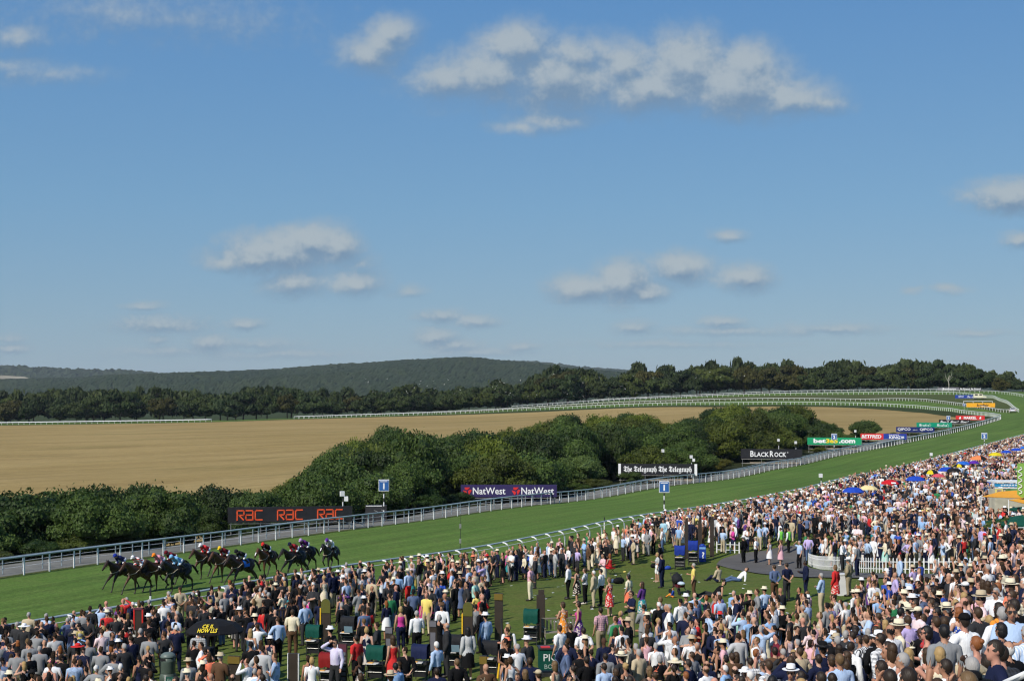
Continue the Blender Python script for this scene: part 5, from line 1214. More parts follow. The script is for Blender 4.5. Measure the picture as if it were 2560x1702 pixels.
# hats, glasses and bags worn by people
def hat_mesh(kind):
    mb = MB()
    if kind == 'trilby': mb.lathe([(.0,.195),(.05,.20),(.085,.19),(.098,.10),(.100,.075)], 14, sy=1.15); mb.lathe([(.100,.082),(.165,.075),(.178,.088),(.165,.084),(.1,.09)], 16, sy=1.12)
    elif kind == 'wide': mb.lathe([(.0,.18),(.06,.18),(.092,.14),(.10,.08)], 14, sy=1.1); mb.lathe([(.1,.085),(.22,.06),(.25,.065),(.22,.072),(.1,.095)], 18)
    elif kind == 'cap': mb.lathe([(.0,.150),(.05,.142),(.085,.105),(.098,.05)], 12, sy=1.15); mb.add([(-.07,.09,.06),(.07,.09,.06),(.055,.19,.045),(-.055,.19,.045),(-.07,.09,.07),(.07,.09,.07),(.055,.19,.055),(-.055,.19,.055)], [(3,2,1,0),(4,5,6,7),(0,1,5,4),(1,2,6,5),(2,3,7,6),(3,0,4,7)])
    elif kind == 'fascinator': mb.ell((.05,.02,.125), (.06,.06,.02), u=10, v=5); mb.tube([(.05,.02,.13),(.09,-.02,.22),(.06,-.09,.28)], [.006,.01,.003], 4); mb.tube([(.05,.02,.13),(.0,-.02,.21),(-.04,-.06,.24)], [.006,.01,.003], 4)
    elif kind == 'glasses': mb.box((-.035,.10,.013), (.05,.012,.034)); mb.box((.035,.10,.013), (.05,.012,.034)); mb.box((0,.104,.02), (.03,.008,.008)); mb.box((-.073,.04,.018), (.006,.12,.008)); mb.box((.073,.04,.018), (.006,.12,.008))
    elif kind == 'helmet': mb.lathe([(.0,.165),(.06,.150),(.10,.10),(.112,.03),(.105,-.01)], 14, sy=1.12); mb.add([(-.07,.10,.04),(.07,.10,.04),(.05,.18,.025),(-.05,.18,.025),(-.07,.10,.05),(.07,.10,.05),(.05,.18,.035),(-.05,.18,.035)], [(3,2,1,0),(4,5,6,7),(0,1,5,4),(1,2,6,5),(2,3,7,6),(3,0,4,7)])
    return mb.mesh(kind, M_cloth['plain'] if kind != 'glasses' else M_dark, kind != 'glasses')
HATS = {k: hat_mesh(k) for k in ('trilby','wide','cap','fascinator','glasses','helmet')}
HATS['hoop_helmet'] = HATS['helmet'].copy(); HATS['hoop_helmet'].materials[0] = M_cloth['hoop']
band_me = MB().lathe([(.103,.078),(.104,.105),(.1,.11),(.09,.1)], 14, sy=1.14).mesh('hat_band', M_dark, True)

# ---------------------------------------------------------------- race horses and jockeys
def horse_prims(pose):
    pr = Prims(); P_ = {'reach': ([(.14,.52,1.08),(.14,.74,.86),(.13,1.02,.56),(.13,1.20,.27),(.13,1.28,.08)], [(-.14,.50,1.08),(-.14,.50,.80),(-.13,.50,.47),(-.13,.47,.17),(-.13,.52,.05)], [(.15,-.66,1.14),(.17,-.42,.92),(.15,-.92,.60),(.15,-1.12,.32),(.15,-1.24,.20)], [(-.15,-.66,1.14),(-.17,-.36,.94),(-.15,-.74,.55),(-.15,-.78,.20),(-.15,-.72,.05)]),
      'gather': ([(.14,.52,1.08),(.14,.72,.94),(.13,.92,.72),(.13,.74,.50),(.13,.62,.47)], [(-.14,.50,1.08),(-.14,.62,.83),(-.13,.66,.50),(-.13,.60,.19),(-.13,.66,.06)], [(.15,-.66,1.14),(.17,-.34,.95),(.15,-.66,.60),(.15,-.46,.30),(.15,-.36,.10)], [(-.15,-.66,1.14),(-.17,-.42,.92),(-.15,-.92,.62),(-.15,-.96,.30),(-.15,-.98,.12)]),
      'stretch': ([(.14,.52,1.08),(.14,.76,.90),(.13,1.08,.66),(.13,1.30,.42),(.13,1.40,.30)], [(-.14,.50,1.08),(-.14,.66,.83),(-.13,.84,.52),(-.13,.92,.22),(-.13,.99,.06)], [(.15,-.66,1.14),(.17,-.50,.90),(.15,-1.02,.66),(.15,-1.30,.40),(.15,-1.42,.30)], [(-.15,-.66,1.14),(-.17,-.50,.90),(-.15,-1.00,.58),(-.15,-1.22,.26),(-.15,-1.32,.10)])}[pose]
    for y, z, rx, rz in ((.62,1.24,.19,.27),(.40,1.22,.24,.35),(.15,1.20,.27,.345),(-.10,1.20,.275,.325),(-.35,1.24,.265,.30),(-.58,1.30,.265,.285),(-.78,1.30,.20,.24)): pr.e('coat', (0,y,z), (rx,.24,rz))
    pr.e('coat', (0,.42,1.52), (.08,.2,.1))
    for a, b in (((0,.55,1.34,.235),(0,.82,1.52,.175)),((0,.82,1.52,.175),(0,1.06,1.70,.125)),((0,1.06,1.70,.125),(0,1.20,1.77,.10))):
        pr.c('coat', a[:3], b[:3], a[3], b[3])
    pr.e('coat', (0,.78,1.36), (.12,.22,.18)); pr.c('coat', (0,1.20,1.75), (0,1.38,1.58), .105, .088); pr.c('coat', (0,1.38,1.58), (0,1.58,1.38), .085, .060); pr.e('nose', (0,1.60,1.355), (.055,.062,.065)); pr.e('coat', (0,1.28,1.60), (.075,.09,.12))
    for s in (-1, 1): pr.c('coat', (s*.06,1.18,1.84), (s*.065,1.19,1.95), .028, .010)
    for k, leg in enumerate(P_):
        r = (.135,.092,.052,.034,.040) if k < 2 else (.20,.135,.062,.036,.042)
        for i in range(4): pr.c('coat' if i < 2 else 'leg', leg[i], leg[i+1], r[i], r[i+1])
        m_ = lerp(leg[1], leg[2], .5); pr.e('coat', m_, (.055,.075,.11) if k < 2 else (.075,.11,.13))
        h_ = Vector(leg[4]); pr.c('hoof', h_, h_+Vector((0,.05,-.035)), .045, .056)
    return pr
M_coat = mat('horse coat', rough=.45, spec=.35, objcol=True, noise=(2.5,.75,1.2,3)); M_point = mat('dark legs', (.012,.009,.008), .5, .35); M_hoof = mat('hoof', (.06,.05,.04), .6); M_nose = mat('dark muzzle', (.02,.014,.012), .5)
HORSE = {}
for ps in ('reach','gather','stretch'):
    pr = horse_prims(ps); me = grow(pr, .02, 4200, 5); v, t_, n_ = arrays(me); tg = classify(v, pr)[t_[:, 0]]
    HORSE[ps] = np_mesh('horse', v, t_, (M_coat, M_point, M_hoof, M_nose), (tg == 'leg')*1+(tg == 'hoof')*2+(tg == 'nose')*3)
tailm = MB().tube([(0,-.92,1.42),(0,-1.10,1.40),(0,-1.32,1.22),(0,-1.50,.98),(.02,-1.62,.80)], [.035,.055,.075,.06,.012], 7).mesh('tail', M_hair, True)
mm = MB()
for k in range(9):
    f = k/8; y = .50+.66*f; z = 1.60+.24*f-.05*math.sin(f*3.1); mm.add([(0,y-.05,z),(.012,y+.06,z+.02),(.10,y+.02,z-.17),(.11,y-.07,z-.15),(-.012,y,z)], [(0,1,2,3),(4,1,2,3)])
manem = mm.mesh('mane', M_hair, True)
M_tack = mat('tack leather', (.035,.02,.012), .5, .4)
br = MB(); br.tube([(.10,1.24,1.72),(.098,1.36,1.60),(.07,1.52,1.44)], .012, 4); br.tube([(-.10,1.24,1.72),(-.098,1.36,1.60),(-.07,1.52,1.44)], .012, 4); br.tube([(.092,1.40,1.56),(0,1.46,1.66),(-.092,1.40,1.56)], .012, 4); br.tube([(.07,1.52,1.42),(.16,1.1,1.55),(.12,.62,1.66)], .009, 4); br.tube([(-.07,1.52,1.42),(-.16,1.1,1.55),(-.12,.62,1.66)], .009, 4)
bridm = br.mesh('bridle', M_tack)
bsm = MB().tube([(.26,.30,1.34),(.24,.62,1.16),(.12,.84,1.10),(0,.87,1.09),(-.12,.84,1.10),(-.24,.62,1.16),(-.26,.30,1.34)], .016, 5).mesh('breast_strap', mat('pale strap', (.5,.42,.3), .6))
sb = MB(); ns = 9
for lay in (0, .02):
    vs = []
    for j, y in enumerate((.16,-.08,-.32)):
        for i in range(ns): a = R(-14+208*i/(ns-1)); rx, rz = .285+lay, .345+lay; vs.append((math.cos(a)*rx, y, 1.20+math.sin(a)*rz+(.01 if j else 0)))
    sb.add(vs, [(j*ns+i, j*ns+i+1, (j+1)*ns+i+1, (j+1)*ns+i) for j in range(2) for i in range(ns-1)])
sadm = sb.mesh('saddle_cloth', M_cloth['plain'], True)
sadl = MB().ell((0,.05,1.56), (.15,.26,.06), u=10, v=6).mesh('saddle', M_tack, True)
gir = MB().tube([(.28,.22,1.35),(.25,.24,1.05),(.12,.25,.88),(0,.25,.86),(-.12,.25,.88),(-.25,.24,1.05),(-.28,.22,1.35)], .02, 5).mesh('girth', M_tack)
nsb = MB().tube([(.085,1.44,1.50),(0,1.52,1.60),(-.085,1.44,1.50),(0,1.40,1.42),(.085,1.44,1.50)], .035, 8).mesh('noseband', mat('sheepskin', (.75,.73,.68), .9), True)
blz = MB().add([(-.03,1.455,1.63),(.03,1.455,1.63),(.025,1.60,1.47),(-.025,1.60,1.47)], [(0,1,2,3)]).mesh('blaze', M_white)
COATS = {'bay': (.062,.025,.010), 'dark bay': (.026,.012,.007), 'chestnut': (.088,.034,.013), 'black': (.011,.009,.009)}
# image x, y of the ground under the barrel, pose, coat, heading offset, jockey colours (cap, body, sleeves), words
RUN = [(304,1475,'stretch','dark bay',4,(.02,.04,.30),'plain',(.012,.018,.09),'plain','leading dark bay race horse with head stretched out at the left','jockey in dark navy silks and blue cap on the leading horse',{}),
 (349,1481,'reach','bay',2,(.55,.56,.60),'hoop',(.62,.03,.03),'hoop','bay race horse second from left, front legs reaching','jockey in red and white hooped silks and grey hooped cap',{}),
 (402,1474,'reach','bay',0,(.85,.24,.02),'plain',(.70,.30,.38),'plain','bay race horse with white face between the hooped and sky blue jockeys',"jockey in pink silks and bright orange cap",{'blaze':1}),
 (432,1466,'gather','dark bay',0,(.14,.012,.02),'plain',(.16,.012,.022),'plain','dark race horse mostly hidden behind the orange capped jockey','jockey in maroon silks and maroon cap behind the orange cap',{}),
 (446,1479,'gather','black',-2,(.22,.48,.75),'plain',(.16,.40,.70),'plain','near black race horse with white sheepskin noseband','jockey in sky blue silks and sky blue cap',{'noseband':1}),
 (516,1444,'gather','bay',2,(.78,.78,.80),'plain',(.60,.03,.04),'plain','bay race horse with head high on the far side, fourth clump','jockey in red silks with white cap sitting upright',{'num':'2'}),
 (564,1453,'reach','chestnut',2,(.75,.50,.03),'plain',(.14,.012,.02),'plain','chestnut race horse with long stretched foreleg in mid pack','jockey in dark red silks and golden yellow cap',{}),
 (606,1463,'stretch','dark bay',0,(.015,.016,.02),'plain',(.015,.016,.02),'plain','dark race horse low behind the crowd under a black clad jockey','jockey in black silks crouched flat, blue saddle cloth below',{'cloth':(.02,.14,.55)}),
 (668,1441,'gather','chestnut',12,(.62,.03,.03),'plain',(.03,.012,.012),'plain','chestnut race horse turned half to the stands in the rear group','jockey in black and red silks and red cap',{'num':'4','blaze':1}),
 (738,1441,'stretch','black',0,(.012,.016,.04),'plain',(.30,.02,.03),'plain','black race horse with stretched neck, nearer of two black horses','jockey in dark red sleeves and navy cap, crouched low',{}),
 (764,1429,'gather','black',4,(.45,.30,.55),'plain',(.10,.02,.16),'plain','black race horse hidden behind the stretched black horse','jockey in purple silks and purple and white cap',{}),
 (826,1428,'gather','black',14,(.10,.03,.28),'plain',(.70,.70,.74),'plain','last black race horse with white blaze and flying tail','jockey in white sleeved silks and purple cap on the last horse',{'blaze':1,'num':'12'})]
def run_field():
    for (px, py, pose, coat, dh, cap, cpat, silk, spat, hl, jl, opt) in RUN:
        X, Y, z = ground(px, py); rz = math.atan2(.497, -.868)+R(dh); c = COATS[coat]
        h = tag(link('horse', HORSE[pose], None, (X, Y, z+(.03 if pose != 'stretch' else .0)), rz, c), hl, 'horse', 'race horses galloping to the finish')
        link('tail', tailm, h, colr=(.012,.009,.008)); link('mane', manem, h, colr=(.012,.009,.008)); link('bridle', bridm, h); link('breast_strap', bsm, h); link('girth', gir, h); link('saddle', sadl, h)
        sc_ = link('saddle_cloth', sadm, h, colr=opt.get('cloth', (.015,.015,.02)))
        if 'num' in opt: 
            for sx in (-1, 1): l = lettering(sc_, opt['num'], .17, P_white, (sx*.312,-.08,1.27), bold=.02, name='number'); l.rotation_euler = (0, 0, R(90*sx))
        if opt.get('noseband'): link('noseband', nsb, h)
        if opt.get('blaze'): link('blaze', blz, h)
        F_ = Vector((-math.sin(rz), math.cos(rz), 0))
        j = tag(link('person', B_jock.body, None, Vector((X, Y, z+.86))+F_*.0, rz, (.45,.26,.18)), jl, 'jockey', 'jockeys riding in the race')
        j.location = Vector((X, Y, z+.90))-F_*.16
        link('silks', B_jock.gmesh('silks', 'silks', M_cloth[spat]), j, colr=silk); link('breeches', B_jock.gmesh('breeches', 'breeches', M_cloth['plain']), j, colr=(.74,.75,.78)); link('boots', B_jock.gmesh('boots', 'boots', M_shoe), j, colr=(.02,.015,.012))
        hm = link('cap', HATS['hoop_helmet' if cpat == 'hoop' else 'helmet'], j, B_jock.pr.hc+B_jock.pr.Q @ Vector((0,0,.0)), colr=cap); hm.rotation_euler = (Matrix.Rotation(-.35, 3, 'X')).to_euler()
run_field()
# ---------------------------------------------------------------- terrace steps
def dist_rail(x, y): return (np.asarray(x)-18.9)*.868-(np.asarray(y)-130.8)*.497
T0, TREAD, RISE = 35.5, .80, .335
def stand_z(X, Y):
    X = np.asarray(X, float); Y = np.asarray(Y, float); d = dist_rail(X, Y); z = hgt(X, Y)
    return np.where(d > T0, 2.35+RISE*(np.floor((d-T0)/TREAD)+1), z)
t = link('terrace_steps', None); t['kind'] = 'structure'
M_conc = mat('terrace concrete', (.30,.29,.27), .9, .15, noise=(1.5,.75,1.15,6), bump=.3)
for k in range(15):
    d0 = T0+k*TREAD; ztop = 2.35+RISE*(k+1); c = Vector((18.9+.868*(d0+TREAD/2), 130.8-.497*(d0+TREAD/2), 0))+Vector((.497, .868, 0))*-66
    link('step', MB().box((0,0,ztop/2-.6), (110, TREAD, ztop+1.2)).mesh('step', M_conc), t, c, TRACK_ANG)
X, Y, z = 6.6, 16.2, 0; a = PX(2425, 1745, 17.5); b = PX(2600, 1668, 14.5)
t = thing('handrail', 'white terrace handrail cutting the lower right corner', 'handrail', a); mb = MB(); mb.tube([(0,0,0), Vector(b)-Vector(a)], .035, 8); link('bar', mb.mesh('bar', M_white, True), t)
for f in (.05, .95): p = (Vector(b)-Vector(a))*f; link('post', MB().cone(p, p-Vector((0,0,1.1)), .03, .03, 8).mesh('post', M_white), t)

# ---------------------------------------------------------------- clothing choices
C = {'white':(.78,.79,.80),'pale blue':(.40,.53,.74),'sky blue':(.27,.44,.70),'pink':(.72,.42,.48),'pale pink':(.76,.60,.62),'lilac':(.47,.39,.67),'cream':(.72,.65,.48),'beige':(.48,.40,.27),'khaki':(.30,.25,.16),'grey':(.24,.25,.26),'pale grey':(.46,.47,.48),'charcoal':(.030,.031,.034),'black':(.007,.007,.008),'navy':(.010,.014,.042),'royal blue':(.03,.08,.40),'teal':(.03,.25,.28),'green':(.03,.20,.08),'red':(.55,.03,.03),'coral':(.78,.20,.11),'magenta':(.55,.05,.28),'purple':(.11,.04,.20),'brown':(.10,.055,.03),'yellow':(.75,.60,.16),'denim blue':(.08,.13,.24),'burgundy':(.15,.015,.03),'mint green':(.38,.66,.58),'orange':(.78,.28,.04),'lime green':(.25,.75,.10),'slate blue':(.10,.14,.25),'olive':(.14,.14,.06),'powder blue':(.34,.55,.66)}
HAIRC = {'dark':(.022,.014,.009),'brown':(.045,.025,.012),'blond':(.36,.24,.10),'grey':(.32,.31,.30),'white':(.62,.61,.59),'black':(.010,.009,.009),'ginger':(.22,.075,.022),'fair':(.13,.08,.036)}
SKINS = [(.47,.26,.17),(.42,.225,.145),(.54,.32,.23),(.36,.18,.11),(.50,.25,.18)]
def pick(g, pairs): return g.choices([p[0] for p in pairs], [p[1] for p in pairs])[0]
def outfit(g, fem, dark=0.):
    o = {'fem': fem, 'skin': g.choice(SKINS), 'hat': None, 'glasses': g.random() < .22}
    if g.random() < .035: o['skin'] = (.07,.035,.022)
    if not fem:
        if g.random() < .17+dark*.42: o['top'] = ('jacket', 'plain', pick(g, (('black',5),('navy',4),('charcoal',4),('grey',2),('beige',1.3),('brown',.8),('pale grey',.6))), 'suit jacket')
        else:
            k = pick(g, (('white',12),('pale blue',7),('sky blue',2),('pink',1.6),('pale pink',1.8),('lilac',1.6),('navy',3),('black',4),('grey',2),('charcoal',1.6),('pale grey',1.6),('slate blue',1.5),('red',.8),('green',.4),('yellow',.4),('burgundy',.5),('royal blue',.9),('mint green',.4),('cream',1)))
            o['top'] = (pick(g, (('shirt_long',6),('shirt_short',5))), pick(g, (('plain',8),('check',2),('stripe',1.4))), k, 'shirt')
        if o['top'][0] == 'jacket' and g.random() < .7: o['bot'] = ('trousers', 'plain', o['top'][2], 'trousers')
        else: o['bot'] = (pick(g, (('trousers',9),('shorts',.7))), 'plain', pick(g, (('black',5),('navy',3),('charcoal',4),('beige',3),('khaki',2),('grey',2),('denim blue',3),('cream',.7))), 'trousers')
        if o['bot'][0] == 'shorts': o['bot'] = ('shorts','plain',o['bot'][2],'shorts')
        o['hair'] = (pick(g, (('hair_crop',10),('hair_fringe',1.3),(None,.5))), pick(g, (('dark',6),('brown',5),('grey',2.2),('white',.6),('black',3),('fair',.7),('ginger',.2))))
        if g.random() < .13: o['hat'] = (pick(g, (('trilby',5),('cap',1.2))), pick(g, (('cream',3),('white',2),('beige',2),('brown',.5),('black',.8))))
    else:
        r = g.random(); kc = (('black',7),('white',5),('cream',3),('coral',.8),('pink',.9),('pale pink',1.2),('purple',.6),('teal',.5),('navy',2.4),('red',.8),('magenta',.45),('pale grey',1),('beige',1.2),('royal blue',.6),('mint green',.5),('yellow',.4),('orange',.4))
        if r < .62: k = pick(g, kc); o['top'] = ('dress', pick(g, (('plain',5),('floral',4),('stripe',.4))), k, 'dress'); o['bot'] = None
        elif r < .82: o['top'] = (pick(g, (('top',4),('shirt_short',3),('jacket',2.4))), 'plain', pick(g, kc), 'top'); o['bot'] = ('trousers', 'plain', pick(g, (('black',5),('navy',2),('white',1.5),('denim blue',2))), 'trousers')
        else: o['top'] = (pick(g, (('top',3),('shirt_long',2),('jacket',2))), 'plain', pick(g, kc), 'top'); o['bot'] = ('skirt', pick(g, (('plain',3),('floral',2))), pick(g, kc), 'skirt')
        o['hair'] = (pick(g, (('hair_long',6),('hair_bob',4),('hair_tail',2),('hair_bun',1.4))), pick(g, (('blond',2.6),('brown',5),('dark',5),('fair',1.3),('ginger',.5),('grey',.6),('black',2))))
        if g.random() < .09: o['hat'] = (pick(g, (('fascinator',4),('wide',1.5),('trilby',1))), pick(g, (('cream',3),('black',2),('white',2),('coral',.6),('red',.5))))
    if dark and g.random() < dark*.45 and o['top'][0] not in ('jacket',): o['top'] = (o['top'][0], o['top'][1], pick(g, (('black',4),('navy',2),('charcoal',2),('slate blue',1))), o['top'][3])
    return o
def describe(o, pose, kid=False):
    pat = {'plain':'','check':'checked ','stripe':'striped ','floral':'floral ','hoop':'hooped '}
    tn = 'jacket' if o['top'][0] == 'jacket' else o['top'][3]
    s = f"{o['top'][2]} {pat[o['top'][1]]}{tn}"
    if o['bot'] and not (o['top'][0] == 'jacket' and o['bot'][2] == o['top'][2]): s += f" and {o['bot'][2]} {o['bot'][3]}"
    elif o['bot']: s = f"{o['top'][2]} suit"
    if o['hat']: h = f"{o['hat'][1]} {({'trilby':'straw hat' if o['hat'][1] in ('cream','beige') else 'brimmed hat','wide':'wide hat','cap':'cap','fascinator':'fascinator'})[o['hat'][0]]}"
    elif o['hair'][0] is None: h = 'bald head'
    elif o['hair'][0] == 'hair_fringe': h = f"balding {o['hair'][1]} hair"
    else: h = {'hair_crop':'short','hair_long':'long','hair_bob':'bobbed','hair_tail':'ponytailed','hair_bun':'pinned up'}[o['hair'][0]]+f" {o['hair'][1]} hair"
    return s, h
def build_person(X, Y, z, rz, b, o, scale=1.):
    p = link('person', b.body, None, (X, Y, z), rz, o['skin']); p.scale = (scale,)*3
    tk, tp, tcol, tn = o['top']; nm = {'shirt_long':'shirt','shirt_short':'shirt','top':'top','dress':'dress','jacket':'jacket','waistcoat':'waistcoat'}[tk]
    if o['bot']: link(o['bot'][0], b.gmesh(o['bot'][0], o['bot'][0], M_cloth[o['bot'][1]]), p, colr=C[o['bot'][2]])
    if 'under' in o: link('shirt', b.gmesh('shirt_long', 'shirt', M_cloth['plain']), p, colr=C[o['under']])
    link(nm, b.gmesh(tk, nm, M_cloth[tp]), p, colr=C[tcol]); link('shoes', b.gmesh('shoes', 'shoes', M_shoe), p, colr=(.02,.015,.012) if not o['fem'] else rng.choice([(.02,.015,.012),(.4,.28,.2),(.5,.45,.4)]))
    if o['hair'][0]: link('hair', b.gmesh(o['hair'][0], 'hair', M_hair), p, colr=HAIRC[o['hair'][1]])
    e = b.pr.Q.to_euler()
    if o['hat']:
        h = link('hat', HATS[o['hat'][0]], p, b.pr.hc, colr=C[o['hat'][1]], rot=e)
        if o['hat'][0] == 'trilby': link('hat_band', band_me, h, (0,0,.002))
    if o['glasses']: link('sunglasses', HATS['glasses'], p, b.pr.hc, rot=e)
    return p
TGT = Vector((-24, 84, 0))
def face(X, Y, g, spread=22):
    f = Vector((TGT.x-X, TGT.y-Y)); return math.atan2(-f.x, f.y)+R(g.gauss(0, spread))
